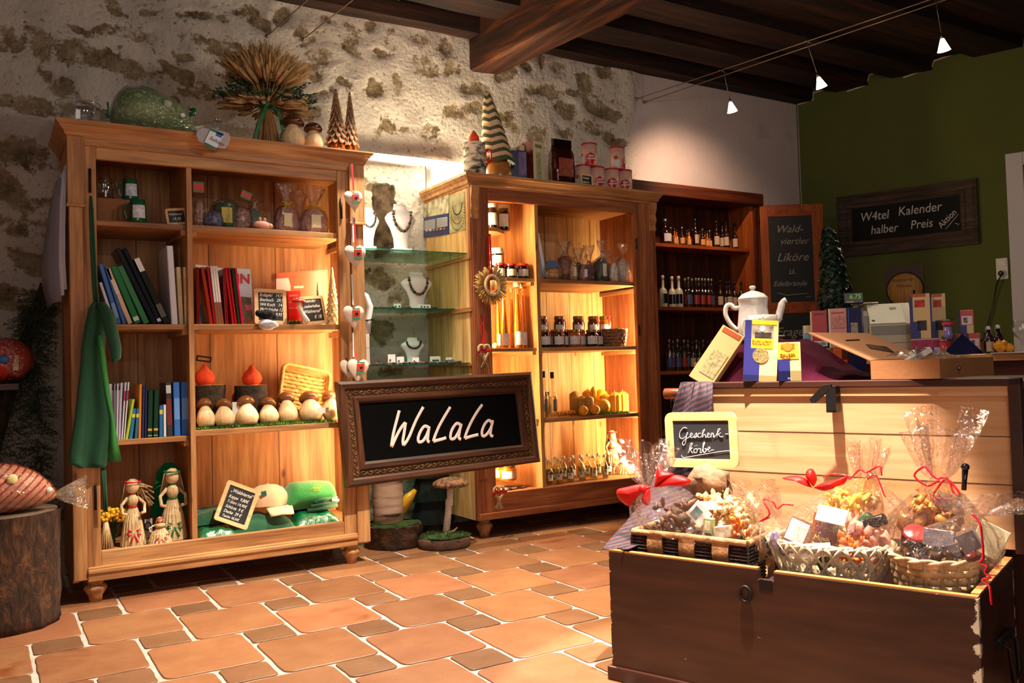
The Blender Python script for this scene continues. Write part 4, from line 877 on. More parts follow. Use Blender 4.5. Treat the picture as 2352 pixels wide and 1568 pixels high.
# ---- bottom: straw dolls, flowers
STRAW=wood('straw_fibre','b08a58','d4b383','efd9b0','Z',6,.55,False,.4,streak=.5); REDR=mat('red_ribbon','c2181c',.35); GRR=mat('green_ribbon','0f6a3c',.35)
def doll(label,px,base,top,hw,Y,z,rib,hair='hang',arms=True,lean=0):
    p=ctr(px,base,Y,z); H=PY(px,top,Y).z-z; r=(PY(px+hw,base,Y).x-PY(px-hw,base,Y).x)/2
    M=Matrix.Translation(p)@Matrix.Rotation(lean,4,'Y'); o=thing('straw_doll',label,'doll',M=M); n=40
    bm=BM(); rows=[]
    for rr,zz in ((r,0),(r*.92,H*.12),(r*.72,H*.35),(r*.42,H*.52),(r*.30,H*.57)):
        rows.append([((rr*(1+.08*(k%2)))*math.cos(2*PI*k/n),(rr*(1+.08*(k%2)))*.8*math.sin(2*PI*k/n),zz) for k in range(n)])
    grid(bm,rows,True,0,False); obj('skirt',bm,STRAW,o,True)
    bm=BM(); lathe(bm,[(r*.30,H*.56),(r*.48,H*.64),(r*.45,H*.70),(r*.16,H*.755)],20); obj('bodice',bm,STRAW,o,True)
    bm=BM(); ball(bm,(0,0,H*.86),H*.105,(.9,.9,1.05),2); obj('head',bm,mat('straw_face','d9b98c',.5),o,True)
    bm=BM()
    for s in (-1,1): tube(bm,[(s*r*.4,0,H*.70),(s*r*.95,-.01,H*.60),(s*r*.9,-.03,H*.48),(s*r*.55,-.04,H*.47)],H*.025,8)
    obj('arms',bm,STRAW,o,True)
    bm=BM(); R_=H*.108
    for k in range(26):
        a=PI*.05+PI*.9*k/25 if hair=='hang' else PI*k/25
        x,y=R_*math.cos(a),R_*math.sin(a)*.9
        if hair=='fly': ex,ez=x+abs(math.cos(k))*H*.32*(1 if k%3 else -.4),H*(.70+.16*math.sin(k*2.3))
        else: ex,ez=x*1.5,H*.62
        tube(bm,[(x*.3,y*.2-.01,H*.965),(x*.95,y,H*.90),(ex,y*1.1,ez)],.0035,5)
    obj('hair',bm,STRAW,o,True)
    bm=BM(); 
    for zz,rr in ((H*.57,r*.33),(H*.755,r*.19)): tube(bm,[(rr*math.cos(2*PI*k/16),rr*math.sin(2*PI*k/16),zz) for k in range(16)],H*.013,6,closed=True)
    for s in (-1,1): tube(bm,[(0,-r*.5,H*.20),(s*r*.45,-r*.8,H*.24),(s*r*.5,-r*.8,H*.16),(0,-r*.5,H*.18)],H*.014,6); tube(bm,[(0,-r*.7,H*.18),(s*r*.3,-r*.9,H*.05)],H*.012,6)
    tube(bm,[(R_*1.05*math.cos(2*PI*k/16),R_*1.05*math.sin(2*PI*k/16),H*.93) for k in range(16)],H*.012,6,closed=True)
    obj('ribbons',bm,rib,o,True); return o
doll('straw doll with loose flying hair and red ribbons, left in cabinet',306,1252,1095,28,4.43,.228,REDR,'fly')
doll('tall straw doll with green veil and ribbons beside the divider',398,1236,1070,31,4.46,.228,GRR,'hang')
doll('smallest straw doll with red sash between two taller ones',368,1248,1185,27,4.40,.228,REDR,'hang')
bm=BM(); p=PY(390,1110,4.50); 
rows=[[ (p.x+.0+w*math.cos(a),4.50+w*.4*math.sin(a)+.02,z) for a in [PI*k/10 for k in range(11)]] for w,z in ((.02,p.z+.10),(.055,p.z+.06),(.07,p.z-.03),(.09,p.z-.16))]
grid(bm,rows); tag(obj('green_veil',bm,GRR),'dark green cloth veil behind the tall straw doll','cloth')
bm=BM(); p=ctr(244,1262,4.42,.228)
for k in range(16): a=k*.39; tube(bm,[(p.x,p.y,.38),(p.x+.03*math.cos(a),p.y+.025*math.sin(a),.228)],.004,5)
tag(obj('straw_bundle',bm,STRAW),'small straw bundle at the left end below yellow flowers','straw')
o=thing('flower_bunch','bunch of yellow paper flowers with dark leaves left of straw doll','flowers',ctr(255,1230,4.45,.228))
bm=BM()
for i in range(9):
    q=PY(235+i*6,1180+8*math.sin(i*2),4.43+.02*math.cos(i*3)); 
    for k in range(6): a=k*PI/3; ball(bm,q+Vector((.014*math.cos(a),0,.014*math.sin(a))),.010,(1,.5,1),1)
obj('petals',bm,mat('yellow_petals','d8a412',.6,var=.3,vs=40),o)
bm=BM()
for i in range(60):
    q=PY(random.uniform(232,290),random.uniform(1165,1235),4.46+random.uniform(-.02,.02)); a=random.uniform(0,6.28)
    v=[q,q+Vector((.03*math.cos(a),.004,.03*math.sin(a))),q+Vector((.02*math.cos(a+.5),-.004,.02*math.sin(a+.5)))]; bm.faces.new([bm.verts.new(x) for x in v])
for i in range(6): tube(bm,[PY(250+i*4,1185,4.45),ctr(262,1235,4.46,.229)],.0025,5)
obj('leaves',bm,mat('dark_leaves','26301a',.8,var=.4),o)
o=panel('picture_card','small grey card with a dark ring behind the little straw doll','card',[(332,1193),(350,1190),(350,1232),(334,1235)],4.52,.006,col('b5a89c'))
bm=BM(); q=PY(340,1208,4.515); tube(bm,[(q.x+.014*math.cos(t),4.516,q.z+.018*math.sin(t)) for t in [k*PI/8 for k in range(16)]],.003,5,closed=True); obj('ring_print',bm,IRON,o)
# ---- bottom right: cap, fleece, shirts, slate
GF=mat('green_fleece','127a2c',.9,bump=.3,bs=70,sheen=.4); DGF=mat('dark_green_cloth','0c4a2a',.9,bump=.3,bs=40,var=.2,sheen=.3)
o=thing('baseball_cap','beige baseball cap with small green patch lying on folded green shirts','cap',ctr(625,1165,4.48,.29))
c=PY(628,1170,4.50); R_=(PY(663,1150,4.5).x-PY(570,1150,4.5).x)/2; cz=PY(628,1158,4.50).z
bm=BM(); lathe(bm,[(R_,0),(R_*1.0,R_*.3),(R_*.93,R_*.55),(R_*.75,R_*.8),(R_*.45,R_*.95),(0,R_*1.0)],24,(PY(616,0,4.5).x if 0 else PY(618,1170,4.5).x,4.52,cz),sy=.85,cap=False); obj('crown',bm,mat('beige_cotton','d8b489',.85,bump=.2,bs=50),o)
bm=BM(); cx_=PY(618,1170,4.5).x; rows=[]
for j in range(5):
    t=j/4; rows.append([(cx_+.03+(R_*.95+.0)*math.sin(a)*(1-.15*t),4.52-R_*.8*math.cos(a)-t*.075,cz-.004-.012*t-.02*t*t+.012*abs(math.sin(a))*-1*t) for a in [-.7+1.6*k/12 for k in range(13)]])
grid(bm,rows); v=obj('brim',bm,mat('beige_cotton','d8b489',.85),o); s=v.modifiers.new('solid','SOLIDIFY'); s.thickness=.004
q=PY(607,1133,4.43); bm=BM(); box(bm,-.013,.013,-.002,.002,-.011,.011); obj('green_patch',bm,col('1f5a48'),o,M=Matrix.Translation((q.x,4.52-R_*.78,q.z))@Matrix.Rotation(-.15,4,'Y'))
bm=BM(); ball(bm,(cx_,4.52,cz+R_),.008,(1,1,.5)); obj('button',bm,mat('beige_cotton','d8b489',.85),o)
# folded fleece
def cloth_fold(name,label,cat,x0,x1,y0,y1,z0,z1,m,seed,n=26,rough=.012,group=None):
    bm=BM(); rows=[]
    for j in range(n):
        v=j/(n-1); row=[]
        for i in range(n):
            u=i/(n-1); e=min(1,min(u,1-u)*5)*min(1,min(v,1-v)*5); e=math.sqrt(max(e,0))
            x=x0+(x1-x0)*u; y=y0+(y1-y0)*v
            row.append((x,y,z0+(z1-z0)*e*(1+.15*noise.noise(Vector((x*9,y*9,seed))))+rough*noise.noise(Vector((x*25,y*25,seed)))*e))
        rows.append(row)
    grid(bm,rows); f=bm.faces.new([bm.verts.new(p) for p in ((x0,y0,z0),(x1,y0,z0),(x1,y1,z0),(x0,y1,z0))])
    return tag(obj(name,bm,m),label,cat,group)
a=PY(660,1180,4.42).x; 
def roll_fleece():
    o=thing('fleece_jacket','bright green folded fleece with yellow emblem, right end of bottom shelf','jacket',(1.47,4.53,.30))
    bm=BM(); rows=[]; n=30
    for i in range(16):
        u=i/15; x=1.325+u*.27; h=.150*min(1,u*4+.08)**.5*(1-.2*max(0,u-.6)); rows.append([(x,4.56+.12*math.cos(2*PI*k/n)*(1+.04*math.sin(k)),.285+h/2+(h/2)*math.sin(2*PI*k/n)*(1+.06*noise.noise(Vector((x*12,k*.4,1))))) for k in range(n)])
    V=grid(bm,rows,True); bm.faces.new(V[0][::-1]); bm.faces.new(V[-1]); obj('folded_body',bm,GF,o)
    bm=BM(); q=PY(727,1122,4.45); s=.034
    tube(bm,[q+Vector((x*s,-.004-.0*z,z*s*.75)) for x,z in ((-1.3,-.5),(-.2,.9),(1.3,.5),(.4,-.9))],.0015,5,closed=True); obj('emblem_outline',bm,col('b9c44a'),o)
    obj('emblem_lettering',text_bm('WALD',.016,shear=.2,bold=.0005,M=Matrix.Translation(q+Vector((-.022,-.006,.001)))),col('c9b23a'),o)
    obj('emblem_lettering',text_bm('VIERTEL',.011,shear=.2,M=Matrix.Translation(q+Vector((-.022,-.006,-.012)))),col('c9b23a'),o)
    bm=BM(); q=PY(772,1148,4.42); box(bm,-.02,.02,-.002,.0,-.007,.007); obj('white_tag',bm,WHITE,o,M=Matrix.Translation((q.x,4.43,q.z))@Matrix.Rotation(.2,4,'Y'))
    bm=BM(); 
    for k in range(3): tube(bm,[(1.44+.02*k,4.448,.292+.02*k),(1.52,4.436,.298+.022*k),(1.60,4.442,.305+.02*k)],.010,8)
    obj('rolled_sleeve',bm,DGF,o)
roll_fleece()
cloth_fold('folded_shirt','dark green folded shirts lying under the beige cap','shirt',1.04,1.36,4.39,4.66,.228,.292,DGF,3)
cloth_fold('folded_shirt','shiny green folded shirt in plastic at bottom left, beside divider','shirt',.885,1.06,4.375,4.62,.228,.268,mat('green_satin','0c5a34',.25,bump=.6,bs=30,coat=.6),5)
cloth_fold('folded_shirt','dark green folded shirt behind the chalk slate','shirt',.89,1.08,4.50,4.75,.27,.33,DGF,9)
cloth_fold('folded_shirt','dark green shirt in glossy plastic under the bright green fleece','shirt',1.36,1.60,4.39,4.70,.228,.285,mat('green_satin','0c5a34',.25,bump=.6,bs=30,coat=.6),11)
slate('slate listing clothing prices leaning tilted against the beige cap',PY(528,1205,4.40)+Vector((0,0,-.0)),.175,.205,.02,[('„Waldviertel"',-.055,.155,.026),('Kappe  9,80€',-.055,.125,.023),('T-Shirt 14,90€',-.055,.1,.021),('Schürze  9 €',-.055,.075,.022),('Decke  29 €',-.055,.05,.022),('Tasche 18,50€',-.055,.028,.018)],roll=-.44,lean=.25)
# ================= on top of the left cabinet =================
T1=2.179
o=thing('plastic_tub','empty clear plastic tub at the left end on top of cabinet','tub',ctr(180,272,4.42,T1)); H=PY(180,240,4.42).z-T1; r=.095
bm=BM(); lathe(bm,[(r*.9,0),(r*.95,.01),(r,H*.7),(r*1.0,H*.72),(r*1.04,H*.74),(r*1.04,H*.8),(r,H*.83),(r,H)],32,cap=False); obj('wall',bm,GLASS,o,True)
bm=BM(); tube(bm,[(r*math.cos(t),r*math.sin(t),H) for t in [k*PI/16 for k in range(32)]],.003,6,closed=True); obj('rim',bm,GLASS,o,True)
def wrapped_cushion(name,label,cat,px0,px1,top,base,Y,z,m,r_tail,l_tail,btn,seed=0,stripe=None):
    a,b_=PY(px0,base,Y),PY(px1,base,Y); H=PY((px0+px1)/2,top,Y).z-z; cx_=(a.x+b_.x)/2; L_=(b_.x-a.x)/2
    o=thing(name,label,cat,(cx_,Y,z)); n=28
    def shell(f,amp):
        rows=[]
        for i in range(17):
            u=-1+2*i/16; uu=(u+.25)/(.75 if u<-.25 else 1.25); w=max(.02,(1-abs(uu)**(3 if u<-.25 else 1.7)))**.6
            rows.append([(u*L_*f,w*H*.55*f*math.cos(2*PI*k/n)*(1+amp*noise.noise(Vector((i*.9,k*.8,seed)))),H*.5+ (w*H*.5*f)*math.sin(2*PI*k/n)*(1+amp*noise.noise(Vector((i*.9,k*.8,seed))))-(1-w)*H*.22) for k in range(n)])
        return rows
    bm=BM(); V=grid(bm,shell(1,.05),True); bm.faces.new(V[0][::-1]); bm.faces.new(V[-1]); obj('cushion_body',bm,m,o,True)
    bm=BM(); V=grid(bm,shell(1.04,.16),True); obj('cellophane_wrap',bm,CELLO,o,True)
    for sgn,tl in ((1,r_tail),(-1,l_tail)):
        if not tl: continue
        bm=BM(); rows=[]
        for j in range(6):
            t=j/5; w=.012+tl*.42*t**.8; rows.append([(sgn*(L_*1.02+tl*t),w*math.cos(2*PI*k/20)*(1+.3*math.sin(k*3+j)),H*.28+w*math.sin(2*PI*k/20)*(1+.35*math.sin(k*2.5))) for k in range(20)])
        grid(bm,rows,True); obj('cellophane_end',bm,CELLO,o,True)
    for x,z_,rr,mm in btn:
        bm=BM(); ball(bm,(x*L_,-H*.5*(1-abs(x)**2.4)**.6*1.03,H*z_),rr,(1,.4,1)); obj('sewn_patch',bm,mm,o,True)
    return o
wrapped_cushion('heat_cushion','sage green cushion wrapped in cellophane lying on top of cabinet','cushion',252,447,207,297,4.46,T1+.001,mat('sage_fabric','7f9a62',.8,bump=.2,bs=60,sheen=.3),.12,.14,[(.25,.6,.02,mat('grey_print','a8b098',.8,var=.4,vs=60)),(.62,.42,.012,WHITE)],2)
o=thing('green_ribbon','green ribbon tied round the left end of sage cushion wrap','ribbon',PY(247,270,4.42)); bm=BM(); 
for a in (0,1): tube(bm,[PY(247,235+a*22,4.42),PY(249,252+a*10,4.42),PY(245+6*a,270,4.42)],.010,8,flat=.4)
obj('ribbon_band',bm,GRR,o); bm=BM(); tube(bm,[PY(438,252,4.42),PY(446,250,4.40),PY(444,262,4.40),PY(436,262,4.41)],.012,8,flat=.5); tag(obj('green_ribbon',bm,GRR),'green ribbon bow at right end of sage cushion wrap','ribbon')
# knitted slippers with paper sleeve hanging over cornice
o=thing('wool_soles','pair of grey wool soles in paper sleeve hanging over the cornice','slippers',PY(490,340,4.26)); c=PY(489,318,4.262)
bm=BM(); A_=[PY(x,y,4.262) for x,y in ((452,300),(462,293),(480,295),(512,300),(527,306),(530,316),(526,330),(518,340),(500,338),(470,330),(456,322),(450,310))]
prism(bm,[(q.x,q.z) for q in A_],4.262,4.278); obj('wool_sole',bm,mat('grey_felt','b6aeb2',.95,bump=.5,bs=60,sheen=.4),o,bevel=.005,M=None)
bm=BM(); A_=[PY(x,y,4.258) for x,y in ((485,294),(515,307),(495,345),(467,331))]; prism(bm,[(q.x,q.z) for q in A_],4.254,4.26); sl=obj('paper_sleeve',bm,col('e4e8ec',rough=.4),o)
def onp(pts,Y,name,m,par,t=.001):
    A_=[PY(x,y,Y) for x,y in pts]; bm=BM(); prism(bm,[(q.x,q.z) for q in A_],Y-t,Y); return obj(name,bm,m,par)
onp([(485,294),(515,307),(513,312),(482,299)],4.2535,'printed_band',col('1a6a58'),sl); onp([(470,326),(498,340),(495,345),(467,331)],4.2535,'printed_band',col('1a6a58'),sl); onp([(498,303),(512,309),(508,317),(495,311)],4.2535,'blue_print',col('2a58c0'),sl)
q=PY(480,319,4.2525); obj('printed_lettering',text_bm('Sohlen',.026,shear=.2,M=Matrix.Translation(q)@Matrix.Rotation(.42,4,'Y')),col('20242a'),sl)
# wheat sheaf
def sheaf():
    Y=4.48; base=ctr(612,318,Y,T1); H=PY(612,105,Y).z-T1; W_=(PY(675,200,Y).x-PY(510,200,Y).x)/2; o=thing('wheat_sheaf','bound sheaf of dried wheat with green ribbon on top of cabinet','wheat sheaf',base)
    hw=H*.42
    bm=BM(); bmh=BM()
    for i in range(520):
        a=random.uniform(0,6.283); q=math.sqrt(random.uniform(0,1)); r0=.072*q; r1=.020*q; sp=q*random.uniform(.75,1.1)
        tilt=(.95*sp if i%5 else random.uniform(1.2,1.75)); L_=H*(.60 if i%5 else .45)*random.uniform(.72,1.02)
        p0=(r0*math.cos(a)*1.2,r0*math.sin(a)*.8,0.002); p1=(r1*math.cos(a),r1*math.sin(a),hw)
        dx,dz=math.sin(tilt),math.cos(tilt); e=(p1[0]+dx*L_*.55*math.cos(a)*W_/.2*.8,p1[1]+dx*L_*.4*math.sin(a),p1[2]+dz*L_*.55); f=(p1[0]+dx*L_*math.cos(a)*.95,p1[1]+dx*L_*.7*math.sin(a),p1[2]+dz*L_*(1 if tilt<1.2 else .6)-.02*sp)
        if i%3==0: tube(bm,[p0,((p0[0]+p1[0])/2,(p0[1]+p1[1])/2,hw*.5),p1],.0034,5)
        if i%3==0: tube(bm,[p1,e],.002,4)
        m_=Vector(e).lerp(Vector(f),.5); tube(bmh,[e,m_,f],[.004,.0105,.003],5)
        for k in range(3):
            t=Vector(f)+Vector((random.uniform(-.02,.02),random.uniform(-.02,.02),random.uniform(0,.035))); tube(bmh,[m_,t],.0008,3)
    obj('stalks',bm,mat('wheat_stalk','a3733c',.7,var=.25,vs=20),o,True); obj('ears',bmh,mat('wheat_ear','a88252',.85,var=.35,vs=30),o,True)
    bm=BM(); 
    for i in range(150):
        a=random.uniform(0,6.283); s=random.choice((0,0,1)); tilt=(1.35 if s==0 else random.uniform(.2,1.0))+random.uniform(-.15,.15); L_=H*(.43 if s==0 else .5)*random.uniform(.75,1.05)
        p1=Vector((.02*math.cos(a),.02*math.sin(a),hw)); d=Vector((math.sin(tilt)*math.cos(a),math.sin(tilt)*math.sin(a)*.6,math.cos(tilt)*.7)); 
        for k in range(5):
            c=p1+d*L_*(.6+.1*k); 
            for m_ in (-1,1):
                t=c+Vector((random.uniform(-.018,.018),-.004,random.uniform(-.015,.01)*m_)); tube(bm,[c,t+d*.015],[.0045,.001],4)
    obj('dyed_grass',bm,mat('dyed_green_grass','0d3f26',.8),o,True)
    bm=BM(); tube(bm,[(.032*math.cos(t),.032*math.sin(t),hw) for t in [k*PI/10 for k in range(20)]],.010,8,closed=True)
    ribbon(bm,[(0,-.035,hw),(-.04,-.05,hw+.02),(-.07,-.05,hw+.02),(-.07,-.05,hw+.045),(-.03,-.045,hw+.03),(0,-.035,hw)],.018,(0,-1,.2)); ribbon(bm,[(0,-.035,hw),(-.03,-.06,hw-.06),(-.07,-.07,hw-.17),(-.075,-.06,.02)],.018,(0,-1,0)); ribbon(bm,[(.01,-.035,hw),(.05,-.06,hw-.04),(.065,-.07,hw-.14),(.05,-.07,.05)],.016,(0,-1,0))
    obj('ribbon',bm,GRR,o,True)
sheaf()
G2='turned wooden mushrooms on top of the cabinet'
boletus('larger wooden mushroom with glossy brown cap, right of wheat sheaf',ctr(673,330,4.40,T1),.062,PY(673,262,4.40).z-T1,G2,.05,.98,mat('dark_cap','4a2210',.2,coat=.5))
boletus('smaller wooden mushroom with glossy brown cap, left of the cone trees',ctr(720,335,4.40,T1),.050,PY(720,279,4.40).z-T1,G2,.05,1.0,mat('dark_cap','4a2210',.2,coat=.5))
BC=mat('brown_cone_scale','6b5138',.8,var=.5,vs=40)
carved_tree('taller scaly carved cone tree on a round brown foot',ctr(774,345,4.42,T1),PY(774,212,4.42).z-T1,.050,9,BC,PINKW,.07)
carved_tree('shorter slimmer scaly cone tree at right end of cabinet top',ctr(806,347,4.42,T1),PY(806,219,4.42).z-T1,.038,9,BC,PINKW,.065)
# ================= on top of the right cabinet =================
T2=2.172
o=bark_log('birch_log','short birch log candle on top of the right cabinet, left end','log',ctr(1091,394,4.52,T2),.066,PY(1091,330,4.52).z-T2,5,patch=None)
def birch():
    if 'birch_bark' in MC: return MC['birch_bark']
    m,nt,b,N,L=_mat('birch_bark'); tc=N('ShaderNodeTexCoord'); mp=N('ShaderNodeMapping'); mp.inputs['Scale'].default_value=(9,9,22); L(tc.outputs['Object'],mp.inputs[0])
    n=N('ShaderNodeTexNoise'); n.inputs['Scale'].default_value=1.6; n.inputs['Detail'].default_value=5; L(mp.outputs[0],n.inputs['Vector']); r=N('ShaderNodeValToRGB'); e=r.color_ramp.elements; e[0].position=.40; e[0].color=S('1c1a18'); e[1].position=.56; e[1].color=S('cdbda8'); q=e.new(.46); q.color=S('7a6a5c'); L(n.outputs['Fac'],r.inputs['Fac']); L(r.outputs['Color'],b.inputs['Base Color']); b.inputs['Roughness'].default_value=.8; MC['birch_bark']=m; return m
for c in kids(o):
    if c.name.startswith('bark'): c.data.materials[0]=birch()
o=thing('felt_flame','small orange felt flame on the birch log candle','flame ornament',ctr(1089,330,4.50,PY(1091,330,4.52).z+.002)); bm=BM(); lathe(bm,[(.022,0),(.033,.012),(.030,.03),(.014,.055),(0,.075)],16); obj('flame_body',bm,mat('orange_felt','e0481a',.8),o,True)
# big carved tree with chevrons
def chevron_tree():
    Y=4.62; b=ctr(1146,400,Y,T2); H=PY(1126,216,Y).z-T2; o=thing('carved_tree','tall carved tree with green and cream chevrons on the right cabinet','carved tree',b)
    bm=BM(); lathe(bm,[(.085,0),(.09,.03),(.075,.09),(.05,.16)],24); obj('trunk_base',bm,mat('varnished_trunk','a0662e',.25,var=.2,vs=20,coat=.4),o,True)
    bm=BM(); n=32; N_=56; rows=[]; z0=.10; 
    for j in range(N_+1):
        t=j/N_; z=z0+(H-z0)*t; r=.088*(1-t)**.75+.012; f=(t*9)%1; r*=1+.10*(1-f)
        cx_=-.07*t
        row=[]
        for k in range(n):
            a=2*PI*k/n; zz=z+.018*abs(((k*8/n)%2)-1); row.append((cx_+r*math.cos(a),r*math.sin(a),zz))
        rows.append(row)
    V=grid(bm,rows,True); bm.faces.new(V[-1])
    bm.faces.ensure_lookup_table()
    for i,f in enumerate(bm.faces):
        j=i//n; f.material_index=1 if ((j/N_*9)%1)<.5 else 0
    obj('carved_crown',bm,[mat('cream_cut','c9a880',.6,var=.15,vs=30),mat('moss_green_paint','454a30',.6,var=.3,vs=30)],o,True)
    return o
chevron_tree()
bm=BM(); a,b_=PY(1146,262,4.6),PY(1168,362,4.6); tube(bm,[a,a.lerp(b_,.5)+Vector((.004,0,0)),b_],.009,8,flat=.4); tag(obj('yellow_ribbon',bm,col('b99a2c')),'yellow ribbon hanging down the right of the chevron tree','ribbon')
o=thing('heart_pendant','red heart shaped pendant hung on the chevron tree','pendant',PY(1122,362,4.52)); q=PY(1122,362,4.52)
def heart_pts(s,n=24):
    return [(s*.0625*(16*math.sin(t)**3)/1.0*.9,s*.0625*(13*math.cos(t)-5*math.cos(2*t)-2*math.cos(3*t)-math.cos(4*t))) for t in [2*PI*k/n for k in range(n)]]
bm=BM(); tube(bm,[q+Vector((.02*math.cos(t),0,.030*math.sin(t)+ (.02*(math.sin(t)>0)))) for t in [k*PI/8 for k in range(16)]],.006,8,closed=True); obj('pendant_loop',bm,REDR,o); bm=BM(); ball(bm,q+Vector((0,0,-.02)),.018,(1,.5,.8)); obj('pendant_bead',bm,mat('red_cap','c02a10',.35),o)
def carton(name,label,cat,p,w,d,h,front,side=None,rz=0,prints=(),lean=0,group=None,roll=0,texts=()):
    M=Matrix.Translation(p)@Matrix.Rotation(rz,4,'Z')@Matrix.Rotation(roll,4,'Y')@Matrix.Rotation(-lean,4,'X'); o=thing(name,label,cat,M=M,group=group)
    bm=BM(); box(bm,-w/2,w/2,0,d,0,h); 
    if side: 
        for f in bm.faces:
            if abs(f.calc_center_median().x)>w/2*.99: f.material_index=1
    obj('box_body',bm,[front,side or front],o,True,bevel=.0012)
    for x0,x1,z0,z1,m in prints:
        bm=BM(); box(bm,-w/2+w*x0,-w/2+w*x1,-.0012,.0002,h*z0,h*z1); obj('printed_panel',bm,m,o,True)
    for s,x,z,sz,m in texts: obj('printed_lettering',text_bm(s,sz,shear=0,M=Matrix.Translation((-w/2+w*x,-.0018,h*z)),bold=.0003),m,o,True)
    return o
def pxs(x0,x1,top,Y,z): a,b_=PY(x0,top,Y),PY(x1,top,Y); return Vector(((a.x+b_.x)/2,Y,z)),b_.x-a.x,PY((x0+x1)/2,top,Y).z-z
NAVY=col('16204e',rough=.35); CREAM=col('dccfa6',rough=.5); BRN=mat('brown_print','5e2416',.4,var=.4,vs=40); PRP=mat('purple_print','6a4a78',.4,var=.5,vs=30)
p,w_,h=pxs(1168,1192,340,4.72,T2); carton('carton','narrow beige carton behind the blue one on right cabinet','box',p,w_,.09,h,CREAM)
p,w_,h=pxs(1176,1205,345,4.62,T2); carton('carton','navy blue carton with purple mountain picture','box',p,w_*1.1,.07,h,NAVY,rz=-.35,prints=[(.5,.98,.25,.95,PRP)])
p,w_,h=pxs(1192,1216,334,4.66,T2); carton('carton','cream carton leaning between the navy and brown cartons','box',p,w_,.09,h,CREAM,BRN,roll=.08)
p,w_,h=pxs(1222,1250,325,4.60,T2); carton('carton','tall cream carton with brown side beside the coffee bag','box',p,w_*1.1,.10,h,CREAM,BRN,rz=.25,prints=[(.2,.8,.85,.93,col('8a7a4a')),(.25,.7,.1,.75,mat('fine_print','b8a878',.6,var=.5,vs=90))])
FOIL=mat('brown_foil','4a1c12',.15,metal=.6,bump=.6,bs=25)
p,w_,h=pxs(1268,1308,330,4.58,T2); o=thing('coffee_bag','shiny brown foil coffee bag standing on the right cabinet','coffee bag',p); bm=BM(); n=16
rows=[]
for t,wd,dp in ((0,.5,.28),(.02,.5,.3),(.3,.52,.34),(.75,.5,.28),(.88,.48,.12),(.97,.5,.02),(1.1,.5,.01)): rows.append([(wd*w_*1.05*sx,dp*w_*1.0*sy,h*t) for sx,sy in ((-1,-1),(-.5,-1.1),(0,-1.12),(.5,-1.1),(1,-1),(1.02,0),(1,1),(0,1.1),(-1,1),(-1.02,0))])
V=grid(bm,rows,True); bm.faces.new(V[0][::-1]); bm.faces.new(V[-1]); obj('foil_body',bm,FOIL,o,True)
bm=BM(); box(bm,-w_*.4,w_*.4,-w_*.40,-w_*.36,h*.2,h*.62); obj('paper_label',bm,mat('coffee_label','8a3a24',.3,var=.6,vs=50),o,True)
bm=BM(); box(bm,-w_*.51,w_*.51,-w_*.14,-w_*.02,h*.90,h*1.08); obj('folded_top',bm,mat('dark_foil','2a1210',.15,metal=.7),o,True)
# red cans
canw=mat('can_print','d9a898',.35,var=.12,vs=20); canr=mat('can_red','b01a1c',.3)
def can_proto(label,p):
    o=thing('tin_can',label,'can',p,group='red and white drink powder cans'); r,h=.052,.150
    bm=BM(); lathe(bm,[(r*.97,0),(r,.003),(r,h-.008)],28); obj('can_body',bm,canw,o,True)
    bm=BM(); lathe(bm,[(r*1.02,h-.012),(r*1.03,h-.002),(r*.98,h),(r*.9,h-.002)],28); obj('plastic_lid',bm,canr,o,True)
    def patch(a0,a1,z0,z1,m,nm,e=False):
        bm=BM(); rows=[]
        for j in range(7):
            v=-1+2*j/6; w=math.sqrt(max(.02,1-v*v)) if e else 1; am=(a0+a1)/2; aw=(a1-a0)/2*w
            rows.append([(r*1.012*math.sin(am+aw*u),-r*1.012*math.cos(am+aw*u),h*(z0+(z1-z0)*(v+1)/2)) for u in [-1+.2*k for k in range(11)]])
        grid(bm,rows); return obj(nm,bm,m,o,True)
    pt=patch(-.15,1.2,.10,.54,canr,'red_badge',True); patch(-1.3,-.35,.12,.38,col('c9c6cc'),'mug_print'); patch(-1.2,-.6,.40,.58,mat('fruit_print','8a4a20',.5,var=.6,vs=60),'fruit_print',True); patch(-.2,.9,.02,.16,canr,'red_splash')
    bb=text_bm('TRINK',.013,shear=0,bold=.0004,align='CENTER',M=Matrix.Translation((0,-.0535,h*.36))); obj('printed_lettering',bb,WHITE,pt,True,M=Matrix.Rotation(.55,4,'Z'))
    bb=text_bm('KAKAO',.016,shear=0,bold=.0004,align='CENTER',M=Matrix.Translation((0,-.0535,h*.24))); obj('printed_lettering',bb,WHITE,pt,True,M=Matrix.Rotation(.55,4,'Z'))
    return o
CN=[('bottom row, leftmost, behind the little slate',1333,4.60,0,.2),('bottom row, second from left',1370,4.58,0,.1),('bottom row, third from left',1403,4.56,0,-.2),('bottom row, rightmost',1437,4.54,0,-.25),('stacked on the left pair',1353,4.59,1,-.15),('stacked on the right pair',1414,4.55,1,.9)]
proto=None; xs=[]
for lab,px,Y,lv,rz in CN:
    x=PY(px,400,Y).x; xs.append(x)
x0=xs[0]; pos=[x0,x0+.112,x0+.234,x0+.346,x0+.056,x0+.29]; 
for (lab,px,Y,lv,rz),x in zip(CN,pos):
    l='red and white can, '+lab; P_=(x,4.57+(.0 if lv==0 else 0),T2+lv*.1505)
    if proto is None: proto=can_proto(l,P_); proto.rotation_euler=(0,0,rz-.85)
    else: dup(proto,P_,rz-.85,l)
slate('tiny slate in front of the red and white cans',ctr(1348,424,4.50,T2+.001),.098,.078,.012,[('Kinder',-.032,.044,.022),('aufgepasst',-.035,.02,.016)],roll=-.05,lean=.1)
